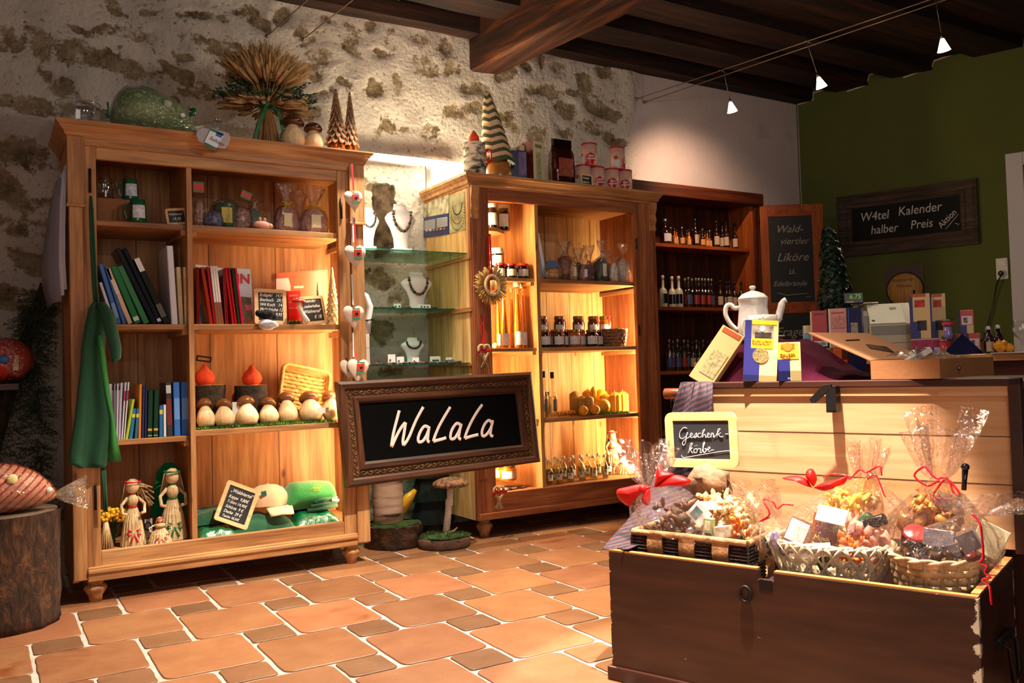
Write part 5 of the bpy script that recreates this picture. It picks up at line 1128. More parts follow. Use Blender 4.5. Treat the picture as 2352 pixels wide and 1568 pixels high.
# ================= left side things =================
def drape(name,rows,Y,m,parent,amp=.01,n=14,fold=3,t=.003,ph=0,label=None):
    bm=BM(); R_=[]
    for j,(v,xl,xr) in enumerate(rows):
        a,b_=PY(xl,v,Y),PY(xr,v,Y); R_.append([a.lerp(b_,i/n)+Vector((0,-amp*math.sin(PI*i/n*fold+ph)-amp*.5,0)) for i in range(n+1)])
    grid(bm,R_); o=obj(name,bm,m,parent,label=label); s=o.modifiers.new('solid','SOLIDIFY'); s.thickness=t; return o
AP=mat('apron_green','084428',.85,bump=.15,bs=90,sheen=.15); AP2=mat('apron_lining_green','196624',.85,bump=.15,bs=90)
o=thing('apron','dark green apron hanging on the left front post of cabinet','apron',PY(215,1070,4.28))
drape('neck_strap',[(450,206,210),(480,205,214),(560,207,218),(640,211,222),(700,216,227)],4.315,AP,o,.003,6)
drape('apron_body',[(694,213,232),(712,203,245),(760,193,243),(800,187,240),(830,186,240),(900,178,250),(960,172,260),(1010,164,255),(1040,160,247),(1062,157,246),(1074,180,240)],4.30,AP,o,.010,16,3.2)
drape('apron_lining',[(770,222,238),(800,224,241),(850,230,246),(900,238,252),(960,252,262),(1010,252,270),(1060,248,279)],4.296,AP2,o,.010,10,1.5)
drape('folded_flap',[(694,222,240),(720,232,262),(760,240,270),(800,252,278),(822,256,276),(832,256,262)],4.285,AP,o,.012,8,1)
drape('waist_tie',[(1066,232,243),(1120,236,244),(1175,238,247)],4.31,AP,o,.003,4)
# magazines hanging at cabinet side
for lab,o_,c in (('grey photo calendar hanging on cabinet side, nearest the wall',.05,'8d8a98'),('white calendar hanging on cabinet side, in the middle',.025,'dcd8e4'),('white calendar hanging on cabinet side, foremost',.0,'c9c5d2')):
    bm=BM(); k=PY(150,390,4.42); rows=[]
    for z,off,dy in ((1.99,.0,0),(1.90,.012,.0),(1.7,.03,.0),(1.55,.035,.0),(1.42,.02,.0)): rows.append([(.330-off*.35-o_*.35,4.38+o_*1.2,z-o_),(.325-off-o_*.5,4.5+o_*1.2,z-o_),(.322-off*1.6-o_*.5,4.62+o_,z-.02-o_)])
    grid(bm,rows); q=obj('wall_calendar',bm,col(c,rough=.3)); s=q.modifiers.new('solid','SOLIDIFY'); s.thickness=.006; tag(q,lab,'calendar')
# stump with striped cushion
def bigbark():
    m,nt,b,N,L=_mat('rough_trunk_bark'); tc=N('ShaderNodeTexCoord'); mp=N('ShaderNodeMapping'); mp.inputs['Scale'].default_value=(14,14,6); L(tc.outputs['Object'],mp.inputs[0])
    n=N('ShaderNodeTexNoise'); n.inputs['Scale'].default_value=2; n.inputs['Detail'].default_value=9; n.inputs['Roughness'].default_value=.7; n.inputs['Distortion'].default_value=1; L(mp.outputs[0],n.inputs['Vector']); r=N('ShaderNodeValToRGB'); e=r.color_ramp.elements; e[0].position=.35; e[0].color=S('1a0e06'); e[1].position=.72; e[1].color=S('845430'); q=e.new(.52); q.color=S('4a2a14'); L(n.outputs['Fac'],r.inputs['Fac']); L(r.outputs['Color'],b.inputs['Base Color']); b.inputs['Roughness'].default_value=.95
    u=N('ShaderNodeBump'); u.inputs['Strength'].default_value=1; u.inputs['Distance'].default_value=.03; L(n.outputs['Fac'],u.inputs['Height']); L(u.outputs['Normal'],b.inputs['Normal']); return m
zt=PY(100,1168,4.2).z
bark_log('tree_stump','thick bark covered tree stump standing at the left edge','stump',(.035,4.24,0),.245,zt,3,patch=bigbark(),top='5a4330')
sm,nt,b,N,L=_mat('striped_fabric'); tc=N('ShaderNodeTexCoord'); mp=N('ShaderNodeMapping'); mp.inputs['Rotation'].default_value=(0,.75,0); L(tc.outputs['Object'],mp.inputs[0]); sx=N('ShaderNodeSeparateXYZ'); L(mp.outputs[0],sx.inputs[0]); mm=N('ShaderNodeMath'); mm.operation='PINGPONG'; mm.inputs[1].default_value=.0125; L(sx.outputs['Z'],mm.inputs[0]); gt=N('ShaderNodeMath'); gt.operation='GREATER_THAN'; gt.inputs[1].default_value=.0085; L(mm.outputs[0],gt.inputs[0]); mx=N('ShaderNodeMix'); mx.data_type='RGBA'; mx.inputs[6].default_value=S('d88a64'); mx.inputs[7].default_value=S('a01c1c'); L(gt.outputs[0],mx.inputs[0]); L(mx.outputs[2],b.inputs['Base Color']); b.inputs['Roughness'].default_value=.8
wrapped_cushion('heat_cushion','orange and red striped cushion in cellophane on the tree stump','cushion',-90,128,1063,1178,4.16,zt+.002,sm,.12,.1,[(.05,.72,.02,mat('pale_flower','e0d090',.8,var=.3)),(.85,.42,.012,WHITE)],6)
# spruce branches
o=thing('spruce_tree','cut spruce with dark needles leaning between wall and cabinet','spruce',(.1,4.85,0))
bm=BM(); tube(bm,[(.27,4.97,1.50),(.20,4.95,1.25),(.08,4.94,.9),(-.05,4.93,.4),(-.12,4.92,.0)],[.02,.03,.045,.055,.06],10); obj('trunk',bm,bigbark(),o)
bm=BM()
for i in range(1100):
    t=random.random()**1.1; z=1.42-1.05*t; w=.03+.42*t**1.0; cx_=.27-.25*t
    q=Vector((cx_+random.uniform(-w,w*.95),4.91+random.uniform(-.12,.07),z+random.uniform(-.05,.05))); q.x=min(q.x,.235); a=random.uniform(0,6.28); d=Vector((math.cos(a),math.sin(a)*.5,random.uniform(-.7,.1))).normalized()*.09
    for k in range(9):
        c=q+d*(k/9)
        for s in (-1,1):
            n_=Vector((random.uniform(-.016,.016),random.uniform(-.016,.016),random.uniform(-.012,.016)))+d*.12
            e1=c+n_; pz=n_.cross(Vector((.3,.5,.8))).normalized()*.0026
            bm.faces.new([bm.verts.new(v) for v in (c-pz,c+pz,e1)])
obj('needles',bm,mat('spruce_needle','31402a',.8,var=.5,vs=20),o)
# red wrapped figure at the left edge, on a little wall shelf
zr=PY(20,880,4.66).z
bm=BM(); box(bm,-.6,.14,4.58,5.11,zr-.03,zr-.002); tag(obj('wall_shelf',bm,DC_X),'short dark shelf board behind the stump at left edge','shelf')
o=thing('felt_bag','round red felt figure in cellophane at the left edge','gift bag',PY(0,880,4.70)); p=PY(8,830,4.70); r=.118; p.z=zr+.112
bm=BM(); ball(bm,p,r,(1,.8,.9),3,nz=.08); obj('felt_body',bm,mat('red_felt','b5260f',.85,var=.15,vs=20),o)
bm=BM(); ball(bm,p,r*1.05,(1,.82,.92),3,nz=.25); obj('cellophane_wrap',bm,CELLO,o)
bm=BM(); q=PY(8,825,4.60); ball(bm,q,.025,(1,.3,.8)); obj('blue_applique',bm,col('2a5a9a'),o)
bm=BM(); q=PY(36,833,4.62); box(bm,q.x-.012,q.x+.012,4.615,4.62,q.z-.035,q.z+.035); obj('paper_tag',bm,col('c9b088'),o)
# ================= between the cabinets =================
GY0=4.55
def gshelf(label,x0,x1,y0,y1,z):
    bm=BM(); box(bm,x0,x1,y0,y1,z-.006,z); o=tag(obj('glass_shelf',bm,[GREENGLASS,mat('glass_edge_green','0e4a3c',.2,coat=.5)]),label,'shelf')
    for f in o.data.polygons:
        if f.normal.y<-.9: f.material_index=1
    return o
GS=((1.752,2.484,4.55,5.08,1.703,'upper glass shelf between the cabinets'),(1.752,2.484,4.72,5.08,1.382,'middle glass shelf between the cabinets, set further back'),(1.752,2.484,4.55,5.08,1.046,'lowest glass shelf between the cabinets'))
for a in GS: gshelf(a[5],*a[:5])
for z in (1.703,1.382,1.046):
    bm=BM(); box(bm,1.746,1.765,4.56,5.08,z-.022,z-.0065); tag(obj('shelf_batten',bm,PINE_Y),'wooden batten under the %s glass shelf on the left cabinet side'%({1.703:'upper',1.382:'middle',1.046:'lowest'}[z]),'batten')
bm=BM(); box(bm,2.471,2.485,4.52,5.08,1.027,1.0395); tag(obj('shelf_batten',bm,PINE_Y),'wooden batten under the lowest glass shelf on right cabinet side','batten')
# fluorescent tube fixtures
a,b_=PY(822,357,4.98),PY(1062,384,4.98)
o=thing('fluorescent_lamp','long white fluorescent lamp bridging the two cabinets above the jewellery','lamp',(2.35,4.98,a.z-.03))
bm=BM(); tube(bm,[a,b_],.017,12); obj('light_tube',bm,TUBEW,o)
bm=BM(); box(bm,a.x,b_.x,4.99,5.03,a.z-.015,a.z+.03); obj('fitting',bm,WHITE,o)
bm=BM(); box(bm,2.44,2.47,4.985,5.0,T2,a.z-.01); obj('bracket',bm,METAL,o)
o=thing('fluorescent_lamp','upright white lamp on the right side of left cabinet behind hearts','lamp',(1.765,4.44,1.6))
bm=BM(); tube(bm,[(1.768,4.44,1.66),(1.768,4.44,2.06)],.011,10); obj('light_tube',bm,TUBEW,o); bm=BM(); box(bm,1.7455,1.756,4.42,4.46,1.62,2.09); obj('fitting',bm,WHITE,o)
p=ctr(1025,410,4.85,T2)
o=thing('reflector_lamp','bright low lamp lying on the left rear of right cabinet','lamp',(2.60,4.88,T2)); bm=BM(); box(bm,2.49,2.75,4.84,4.95,T2+.001,T2+.035); obj('housing',bm,WHITE,o,bevel=.01)
bm=BM(); box(bm,2.50,2.74,4.85,4.94,T2+.0355,T2+.042); obj('light_strip',bm,TUBEW,o)
# busts and necklaces
BUST=mat('white_bust','e6e0e4',.45)
def bust(label,nl,px,base,top,hw,Y,z,beads,seed=1,stand=True,nk=.36):
    p=ctr(px,base,Y,z); H=PY(px,top,Y).z-z; r=(PY(px+hw,base,Y).x-PY(px-hw,base,Y).x)/2*.85
    o=thing('necklace_bust',label,'display bust',p)
    bm=BM(); lathe(bm,[(r*.62,0),(r*.60,H*.10),(r*.46,H*.12),(r*.50,H*.3),(r*.70,H*.5),(r*1.0,H*.66),(r*1.03,H*.72),(r*.85,H*.80),(r*.52,H*.86),(r*.44,H*.93),(r*.42,H),(0,H*1.005)],32,sy=.36); obj('bust_body',bm,BUST,o,True)
    bm=BM(); box(bm,-r*.62,r*.62,-r*.30,r*.30,0,H*.10); obj('base_block',bm,BUST,o,True,bevel=.002)
    bm=BM(); n=22
    for i in range(n):
        t=PI+PI*i/(n-1); x=r*.60*math.cos(t); z_=H*.84+H*(nk)*math.sin(t); y=-r*.36*(1.06-.35*abs(math.cos(t)))
        ball(bm,p+Vector((x,y-.004,z_)),(.0085 if i%2 else .0065)*(1.25 if beads else .9),(1.1,.8,1),1,mi=(i*7+seed)%3)
    tag(obj('bead_necklace',bm,[mat('dark_bead','1e2626',.2),mat('green_bead','3f4a48',.2),mat('brown_bead','7a4430',.25)] if beads else [mat('dark_bead','1e2626',.2)]*3),nl,'necklace')
bust('white bust on upper glass shelf carrying green and brown beads','green and brown bead necklace on the upper bust',921,572,470,40,4.72,1.704,True,nk=.40)
bust('white bust half hidden by the hearts on upper glass shelf','dark short necklace on bust beside the hearts, top shelf',846,568,478,30,4.66,1.704,False,nk=.3)
bust('white bust in the centre of the middle glass shelf','dark and brown bead necklace on the middle shelf bust',958,715,626,41,4.86,1.383,True,2,nk=.44)
bust('small white bust on the lowest glass shelf','short dark necklace on the smallest bust',948,834,775,31,4.86,1.047,False,nk=.25)
# hand stand with bracelet on stacked white boxes
o=thing('jewellery_stand','pale curved arm stand with dark bracelet behind the hearts','stand',ctr(842,768,4.62,PY(842,766,4.62).z))
bm=BM(); tube(bm,[PY(843,766,4.62),PY(845,735,4.62),PY(848,705,4.62),PY(838,680,4.62),PY(822,668,4.62)],[.03,.03,.036,.034,.02],14,flat=.6); obj('arm',bm,BUST,o)
bm=BM(); q=PY(845,735,4.62); tube(bm,[q+Vector((.034*math.cos(t),.026*math.sin(t),.004*math.cos(t))) for t in [k*PI/10 for k in range(20)]],.005,6,closed=True); obj('bracelet',bm,mat('dark_bead','1e2626',.2),o)
z=1.047
for i,l in enumerate(('lower','upper')):
    z1=PY(842,800,4.62).z if i==0 else PY(842,767,4.62).z
    bm=BM(); box(bm,1.785,1.865,4.59,4.67,z,z1-.001); tag(obj('jewellery_box',bm,col('e2c8bc'),bevel=.002),'%s of two pinkish white boxes stacked below the arm stand'%l,'box'); z=z1
# cards and little stones
def ecard(label,px,py,Y,z,w,h,n,rz=0):
    p=ctr(px,py,Y,z); o=thing('earring_card',label,'earrings',p,rz); bm=BM(); box(bm,-w/2,w/2,0,.003,0,h); obj('white_card',bm,WHITE,o,True)
    bm=BM()
    for i in range(n): ball(bm,(-w*.25+w*.5*i/max(1,n-1),-.004,h*.45),.006,sub=1)
    obj('stones',bm,mat('dark_bead','1e2626',.2) if n>1 else mat('brown_bead','7a4430',.25),o,True,kind='stuff')
for i,(px,py,Y,z,w,h,n,l) in enumerate(((913,712,4.80,1.383,.045,.03,2,'small earring card left on the middle glass shelf'),(975,716,4.78,1.383,.085,.026,3,'earring card before the middle shelf bust'),(900,832,4.72,1.047,.05,.06,1,'tallest earring card left on the lowest shelf'),(920,834,4.70,1.047,.045,.045,1,'white earring card left of the smallest bust'),(955,835,4.76,1.047,.045,.04,1,'earring card right before the smallest bust'),(1000,832,4.80,1.047,.075,.045,4,'wide earring card right of the smallest bust'),(1033,832,4.78,1.047,.05,.036,3,'earring card at the right on the lowest shelf'))): ecard(l,px,py,Y,z,w,h,n,.1*(i%3-1))
def stones(label,x0,x1,Y,z,n,ms,h=.009,s=1):
    bm=BM(); random.seed(s)
    for i in range(n): 
        r=random.uniform(.5,1)*h; ball(bm,(random.uniform(x0,x1),Y+random.uniform(-.03,.05),z+r*.7),r,(1.3,1,.7),1,mi=i%len(ms))
    tag(obj('bead_strands',bm,ms,kind='stuff'),label,'beads')
DB=mat('dark_bead','1e2626',.2); BB=mat('brown_bead','7a4430',.25); GB=mat('green_bead','3f4a48',.2)
a,b_=PY(862,712,4.80).x,PY(905,712,4.80).x; stones('small dark and red stones at left on the middle glass shelf',a,b_,4.82,1.383,30,[DB,BB],.010,2)
a=PY(925,712,4.8).x; stones('brown polished stones next to the middle bust',a,a+.06,4.82,1.383,8,[BB],.016,3)
a=PY(992,714,4.8).x; stones('grey green stones at right on the middle glass shelf',a,a+.06,4.82,1.383,10,[GB,DB],.013,4)
a,b_=PY(858,834,4.65).x,PY(1070,834,4.65).x; stones('long rows of dark bead bracelets on the lowest glass shelf',a,b_,4.66,1.047,120,[DB,GB,BB],.010,5)
a,b_=PY(1035,830,4.75).x,PY(1072,830,4.75).x; stones('heap of dark green bracelets at the right end of the lowest shelf',a,min(b_,2.46),4.76,1.047,50,[DB,GB],.018,6)
a,b_=PY(960,576,4.70).x,2.46; stones('small green and brown trinkets at right on the upper glass shelf',a,b_,4.68,1.704,34,[mat('lime_stone','7a9a3a',.3),BB,GB],.011,7)
# rugged bark slab with shells behind busts
bm=BM(); rows=[]; c=ctr(888,570,4.93,1.704)
for j in range(22):
    t=j/21; rows.append([(c.x+(k/11-.5)*.17*(1-.25*t)+.015*noise.noise(Vector((t*9,k*.6,3)))-.02*t,4.93-.035*math.sin(PI*k/11)+.03*noise.noise(Vector((t*12,k*.9,7))),1.704+.45*t) for k in range(12)])
grid(bm,rows); o=obj('bark_slab',bm,mat('rugged_dark_bark','6a5a48',.95,bump=1,bs=40,var=.95,vs=16)); s=o.modifiers.new('solid','SOLIDIFY'); s.thickness=.02
tag(o,'rugged dark slab of bark standing behind the upper busts','bark')
# postcard prints on the cabinet side
def side_panel(name,label,pts,x,m):
    v=[]; 
    for u,w in pts:
        r=ray(u,w); t=(x-CP.x)/r.x; v.append(CP+r*t)
    bm=BM(); prism(bm,[(q.y,q.z) for q in v],x-.003,x,axis='x'); return obj(name,bm,m),v
o,v=side_panel('jewellery_poster','',[(971,478),(1031,451),(1032,538),(972,546)],2.484,mat('poster_blue','1c2c5c',.3)); tag(o,'dark blue jewellery leaflet with stone photo on cabinet side','poster')
def side_sub(o,name,pts,x,m):
    v=[]
    for u,w in pts:
        r=ray(u,w); t=(x-CP.x)/r.x; v.append(CP+r*t)
    bm=BM(); prism(bm,[(q.y,q.z) for q in v],x-.001,x,axis='x'); return obj(name,bm,m,o)
side_sub(o,'stone_photo',[(971,466),(1031,446),(1031,489),(972,500)],2.480,mat('stone_photo','a39c80',.4,var=.8,vs=22))
for k in range(7): side_sub(o,'text_line',[(975,508+k*3.2),(1000,503+k*3.2),(1000,504.3+k*3.2),(975,509.3+k*3.2)],2.480,WHITE)
for k in range(7): side_sub(o,'text_line',[(1003,502+k*3.2),(1028,498+k*3.2),(1028,499.3+k*3.2),(1003,503.3+k*3.2)],2.480,WHITE)
for k,c in enumerate(('c9a070','d8c8b0','9a8a7a','c0582a','c9843a','b04a2a')): side_sub(o,'stone_print',[(978+k*8,532-k),(983+k*8,531-k),(983+k*8,527-k),(978+k*8,528-k)],2.480,col(c))
o,v=side_panel('jewellery_poster','',[(1033,450),(1067,440),(1070,527),(1034,536)],2.484,mat('necklace_photo','9a9268',.4,var=.6,vs=16)); tag(o,'photo print of three bead necklaces on straw on cabinet side','poster')
bm=BM()
for kk,(rr,cz) in enumerate(((.06,0),(.085,-.06),(.09,-.13))):
    r=ray(1050,470); q=CP+r*((2.479-CP.x)/r.x)
    for i in range(18): t=PI+PI*i/17*1.0; ball(bm,(2.479,q.y+rr*math.cos(t),q.z+cz*.5+rr*1.0*math.sin(t)),.005,(.4,1,1),1,mi=kk)
obj('necklace_print',bm,[DB,mat('orange_bead','b0542a',.4),GB],o,kind='stuff')
# heart garland
HM=mat('cream_heart_fabric','dcc6b4',.9,bump=.2,bs=50,sheen=.2)
o=thing('heart_garland','garland of five cream fabric hearts hanging on the right cabinet post','garland',PY(822,880,4.28))
def fheart(px,py,Y,s,roll=0):
    q=PY(px,py,Y); M=Matrix.Translation(q)@Matrix.Rotation(roll,4,'Y'); bm=BM(); rows=[]
    H=[(x*s,(z if z>0 else z*1.25)*s) for x,z in heart_pts(1,40)]
    for sc_,dy in ((0.02,-.30),(.35,-.28),(.65,-.22),(.86,-.13),(.97,-.05),(1,0),(.97,.05),(.86,.13),(.65,.22),(.35,.28),(.02,.30)): rows.append([(x*sc_,dy*s,z*sc_+.15*s*(1-sc_)) for x,z in H])
    grid(bm,rows,True); h=obj('fabric_heart',bm,HM,o,M=M)
    bm=BM(); box(bm,-.22*s,.42*s,-.36*s,-.33*s,-.15*s,.38*s); obj('poppy_print',bm,mat('poppy_red','c8281a',.6,var=.2,vs=60),h,M=M)
    for za,zb in ((-.42,-.25),(.42,.52)): bm=BM(); box(bm,-.22*s,.42*s,-.365*s,-.33*s,za*s,zb*s); obj('green_border',bm,mat('leaf_green_print','3f7a42',.6),h,M=M)
    bm=BM(); ball(bm,(.13*s,-.36*s,.08*s),.14*s,(1,.3,1)); obj('poppy_centre',bm,DB,h,M=M)
for px,py,s,rl in ((812,457,.057,-.1),(816,585,.066,-.05),(812,723,.064,0),(800,843,.052,0),(822,846,.066,.08)):
    fheart(px,py,4.275 if px!=800 else 4.30,s,rl)
bm=BM()
for a,b_ in (((808,376),(812,437)),((813,500),(817,562)),((806,790),(822,822))): ribbon(bm,[PY(*a,4.29),PY(*b_,4.27)],.009,(0,-1,0))
obj('red_ribbon',bm,REDR,o)
bm=BM()
for a,b_ in (((810,498),(812,556)),((808,630),(811,700)),((811,764),(812,820))): ribbon(bm,[PY(*a,4.29),PY(*b_,4.275)],.008,(0,-1,0))
obj('white_ribbon',bm,WHITE,o)
# ================= the big sign =================
SY=4.27
FRW_X=wood('dark_frame_wood','2c170c','4c2b18','6a4026','X',1.2,.55,False,.4); FRW_Z=wood('dark_frame_wood_z','2c170c','4c2b18','6a4026','Z',1.2,.55,False,.4)
sg=thing('framed_chalkboard','large framed blackboard reading WaLaLa hung between the two cabinets','sign',PY(1017,1090,SY))
q=[PY(x,y,SY) for x,y in ((772,877),(1218,854),(1239,1060),(795,1120))]; qi=[PY(x,y,SY) for x,y in ((826,927),(1184,903),(1198,1021),(840,1060))]
def lerp4(A_,B_,t): return [a.lerp(b,t) for a,b in zip(A_,B_)]
prof=[(0,0,.03),(0,-.012,0),(.12,-.022,0),(.30,-.018,0),(.38,-.006,0),(.66,-.006,0),(.72,-.014,0),(.9,-.012,0),(1.0,.004,0),(1.0,.02,0)]
for i,(nm,m) in enumerate((('frame_rail',FRW_X),('frame_rail',FRW_Z),('frame_rail',FRW_X),('frame_rail',FRW_Z))):
    bm=BM(); rows=[]
    for t,dy,_z in prof+[(0.0,.03,0)]:
        L4=lerp4(q,qi,t); rows.append([L4[i]+Vector((0,dy,0)),L4[(i+1)%4]+Vector((0,dy,0))])
    rows.append(rows[0]); grid(bm,rows,False,0,False); obj(nm,bm,m,sg)
bm=BM(); v=[bm.verts.new(p_+Vector((0,.004,0))) for p_ in qi]; v2=[bm.verts.new(p_+Vector((0,.018,0))) for p_ in qi]; bm.faces.new(v); bm.faces.new(v2[::-1])
for i in range(4): bm.faces.new((v[i],v[(i+1)%4],v2[(i+1)%4],v2[i]))
obj('black_panel',bm,mat('sign_black','020202',.85,spec=.1),sg)
# carved scroll band
bm=BM()
M1=lerp4(q,qi,.52)
for i in range(4):
    a,b_=M1[i],M1[(i+1)%4]; L_=(b_-a).length; n=int(L_/.036); d=(b_-a).normalized(); u=Vector((-d.z,0,d.x))
    for k in range(n+1):
        c=a+d*L_*k/n+Vector((0,-.008,0)); s=1 if k%2 else -1
        tube(bm,[c+d*.014*math.cos(t)*(1-t*.09)+u*s*.012*math.sin(t)*(1-t*.09) for t in [j*.75 for j in range(8)]],.0026,5)
        tube(bm,[c+d*.012-u*s*.008,c+d*.024+u*s*.003,c+d*.034+u*s*.010],.0024,5)
obj('carved_scrolls',bm,mat('antique_scroll','6f5230',.4,metal=.35,var=.5,vs=18),sg,kind='stuff')
CW=cr(760,840,3.266)
WAL=[[(515,335),(495,410),(470,510),(455,608)],[(457,610),(500,515),(535,455),(562,425)],[(562,425),(552,500),(542,560),(546,598)],[(546,598),(585,540),(640,410),(695,308)],
 [(735,462),(705,452),(675,490),(657,540),(662,570),(690,565),(715,530),(735,480),(738,455),(732,510),(728,560),(742,572)],
 [(898,308),(860,370),(815,450),(785,520),(770,567)],[(770,567),(810,556),(850,545),(866,538)],
 [(972,440),(945,432),(915,470),(900,515),(903,547),(930,543),(955,505),(975,460),(979,435),(968,490),(962,540),(978,550)],
 [(1138,290),(1095,350),(1050,430),(1020,500),(1006,545)],[(1006,545),(1050,530),(1090,520),(1108,516)],
 [(1208,425),(1185,408),(1155,440),(1136,490),(1140,525),(1165,520),(1195,480),(1212,435),(1216,408),(1205,465),(1200,515),(1219,530)]]
def smooth(pts,n=4):
    P=[Vector(p) for p in pts]; 
    if len(P)<3: return P
    o=[]
    for i in range(len(P)-1):
        p0=P[max(i-1,0)];p1=P[i];p2=P[i+1];p3=P[min(i+2,len(P)-1)]
        for k in range(n):
            t=k/n; o.append(.5*((2*p1)+(p2-p0)*t+(2*p0-5*p1+4*p2-p3)*t*t+(-p0+3*p1-3*p2+p3)*t**3))
    return o+[P[-1]]
bm=BM()
for s in WAL: 
    pts=smooth([Vector((*CW(x,y,SY),))+Vector((0,.0025,0)) for x,y in s]); tube(bm,pts,.0088,8,flat=.12,up=(0,1,0))
obj('painted_lettering',bm,mat('cream_lettering','f4dfd5',.7,emit=0),sg)
# ================= below the sign =================
bi=birch()
p=PZ(905,1272,0.0); c=Vector((1.885,4.46,0))
def stump2():
    c=PZ(906,1252,0); st=bark_log('tree_stump','mossy brown stump on the floor carrying a birch post','stump',c,.165,.125,8,patch=mat('cut_block_bark','4a3220',.9,bump=.8,bs=30,var=.8,vs=14),top='6a5030')
    bm=BM()
    ball(bm,c+Vector((.0,0,.125)),.155,(1,1,.14),3,nz=.3,nf=30); tag(obj('moss_cushion',bm,mat('dark_moss','2f4614',.95,var=.6,vs=30,bump=1,bs=90),kind='stuff'),'dark moss covering the stump below the birch post','moss')
    b2=bark_log('birch_post','pale birch trunk post standing in moss below the big sign','birch post',c+Vector((-.035,0,.14)),.088,.41,4,patch=birch_white())
def birch_white():
    m,nt,b,N,L=_mat('white_birch_bark'); tc=N('ShaderNodeTexCoord'); mp=N('ShaderNodeMapping'); mp.inputs['Scale'].default_value=(3,3,22); L(tc.outputs['Object'],mp.inputs[0])
    n=N('ShaderNodeTexNoise'); n.inputs['Scale'].default_value=1.3; n.inputs['Detail'].default_value=7; L(mp.outputs[0],n.inputs['Vector']); r=N('ShaderNodeValToRGB'); e=r.color_ramp.elements; e[0].position=.34; e[0].color=S('4a382c'); e[1].position=.56; e[1].color=S('e2c8ae'); q=e.new(.42); q.color=S('b89c88'); L(n.outputs['Fac'],r.inputs['Fac']); L(r.outputs['Color'],b.inputs['Base Color']); b.inputs['Roughness'].default_value=.75; return m
stump2()
o=thing('decoy_mushroom','tall wooden mushroom with spotted cap on a mossy disc','mushroom',PZ(1020,1254,0))
c=PZ(1020,1254,0); SQ=c.y; 
bm=BM(); lathe(bm,[(.145,0),(.152,.012),(.150,.045),(.142,.055),(0,.056)],32,c); obj('bark_disc',bm,mat('disc_bark','4a2c1c',.9,bump=.6,bs=40,var=.4),o)
bm=BM(); ball(bm,c+Vector((0,0,.055)),.138,(1,1,.16),3,nz=.4,nf=30)
random.seed(4)
for i in range(700):
    a=random.uniform(0,6.28); r=.135*math.sqrt(random.random()); q=c+Vector((r*math.cos(a),r*math.sin(a),.06+.02*(1-(r/.135)**2))); h=random.uniform(.008,.02); d=Vector((random.uniform(-1,1),random.uniform(-1,1),1.2)).normalized()*h; s=Vector((.002,0,0))
    bm.faces.new([bm.verts.new(v) for v in (q-s,q+s,q+d)])
obj('moss',bm,mat('dark_moss','2f4614',.95,var=.6,vs=30),o,kind='stuff')

bm=BM(); tube(bm,[Vector((PY(1024,1240,SQ).x,SQ,.06)),PY(1029,1180,SQ),PY(1030,1162,SQ),PY(1031,1158,SQ),PY(1032,1148,SQ),PY(1033,1144,SQ),PY(1034,1120,SQ)],[.021,.019,.017,.022,.022,.017,.019],14); obj('stem',bm,mat('chalky_stem','dccfc8',.8,var=.12,vs=30),o)
q=PY(1035,1114,SQ); bm=BM(); lathe(bm,[(.02,-.004),(.095,-.006),(.108,.002),(.10,.018),(.075,.034),(.04,.044),(0,.047)],32,q); obj('cap',bm,mat('speckled_cap','8a5f3e',.8,var=.8,vs=45,bump=.6,bs=50),o)
bm=BM(); tube(bm,[c+Vector((-.01,-.03,.075)),c+Vector((.05,-.03,.085)),c+Vector((.085,-.01,.10))],[.005,.007,.003],7); obj('twig',bm,mat('pale_twig','8a6a42',.8),o)
# black wooden tree
TX=PY(1000,1200,4.92).x-.02
o=thing('wooden_tree','dark blackish green wooden tree of shingles behind the mushroom','wooden tree',(TX,4.92,0))
bm=BM()
for j,(z,w) in enumerate(((.06,.145),(.20,.14),(.34,.125),(.45,.10))):
    n=22; rows=[]
    for t in (0,1):
        rows.append([((w*(1-.42*t))*math.cos(2*PI*k/n)*(1+.05*(k%2))+TX,4.92+(w*(1-.42*t))*.7*math.sin(2*PI*k/n)*(1+.05*(k%2)),z+.20*t) for k in range(n)])
    grid(bm,rows,True,0,False)
obj('shingle_tiers',bm,wood('blackened_wood','0c1212','161e1e','232c2c','Z',1.5,.6,False,.5),o)
bm=BM(); lathe(bm,[(.06,0),(.055,.10)],16,(TX,4.92,0)); obj('trunk',bm,mat('disc_bark','4a2c1c',.9),o)
bm=BM(); pts=[PY(924,1178,4.66),PY(928,1160,4.66),PY(940,1142,4.66),PY(954,1125,4.66)]; tube(bm,pts,[.018,.032,.030,.012],12); pts2=[PY(924,1178,4.66)]
tag(obj('yellow_gourd',bm,mat('gourd_yellow','c99a1a',.4)),'yellow elongated gourd between birch post and dark tree','gourd')
# ================= straw ornaments on the right cabinet post =================
SY2=4.44
o=thing('straw_wreath','round straw star wreath with red ribbon on the right cabinet post','wreath',PY(1128,655,SY2)); q=PY(1128,655,SY2)
bm=BM(); random.seed(11)
for i in range(240):
    a=2*PI*i/240+random.uniform(-.03,.03); r0=.045; r1=random.uniform(.085,.118); tube(bm,[q+Vector((r0*math.cos(a),0,r0*math.sin(a))),q+Vector((r1*math.cos(a),random.uniform(-.02,.015),r1*math.sin(a)))],[.0022,.0035],4)
obj('straw_rays',bm,mat('golden_straw','b98f4e',.45,var=.4,vs=30),o)
bm=BM()
for k in range(3):
    tube(bm,[q+Vector(((.046+.006*math.sin(12*t+k*2.1))*math.cos(t),-.015+.006*math.cos(12*t+k*2.1),(.055+.006*math.sin(12*t+k*2.1))*math.sin(t))) for t in [j*PI/40 for j in range(80)]],.006,5,closed=True)
tube(bm,[q+Vector((0,-.02,-.03)),q+Vector((0,-.03,.03))],.008,8)
obj('braided_ring',bm,STRAW,o)
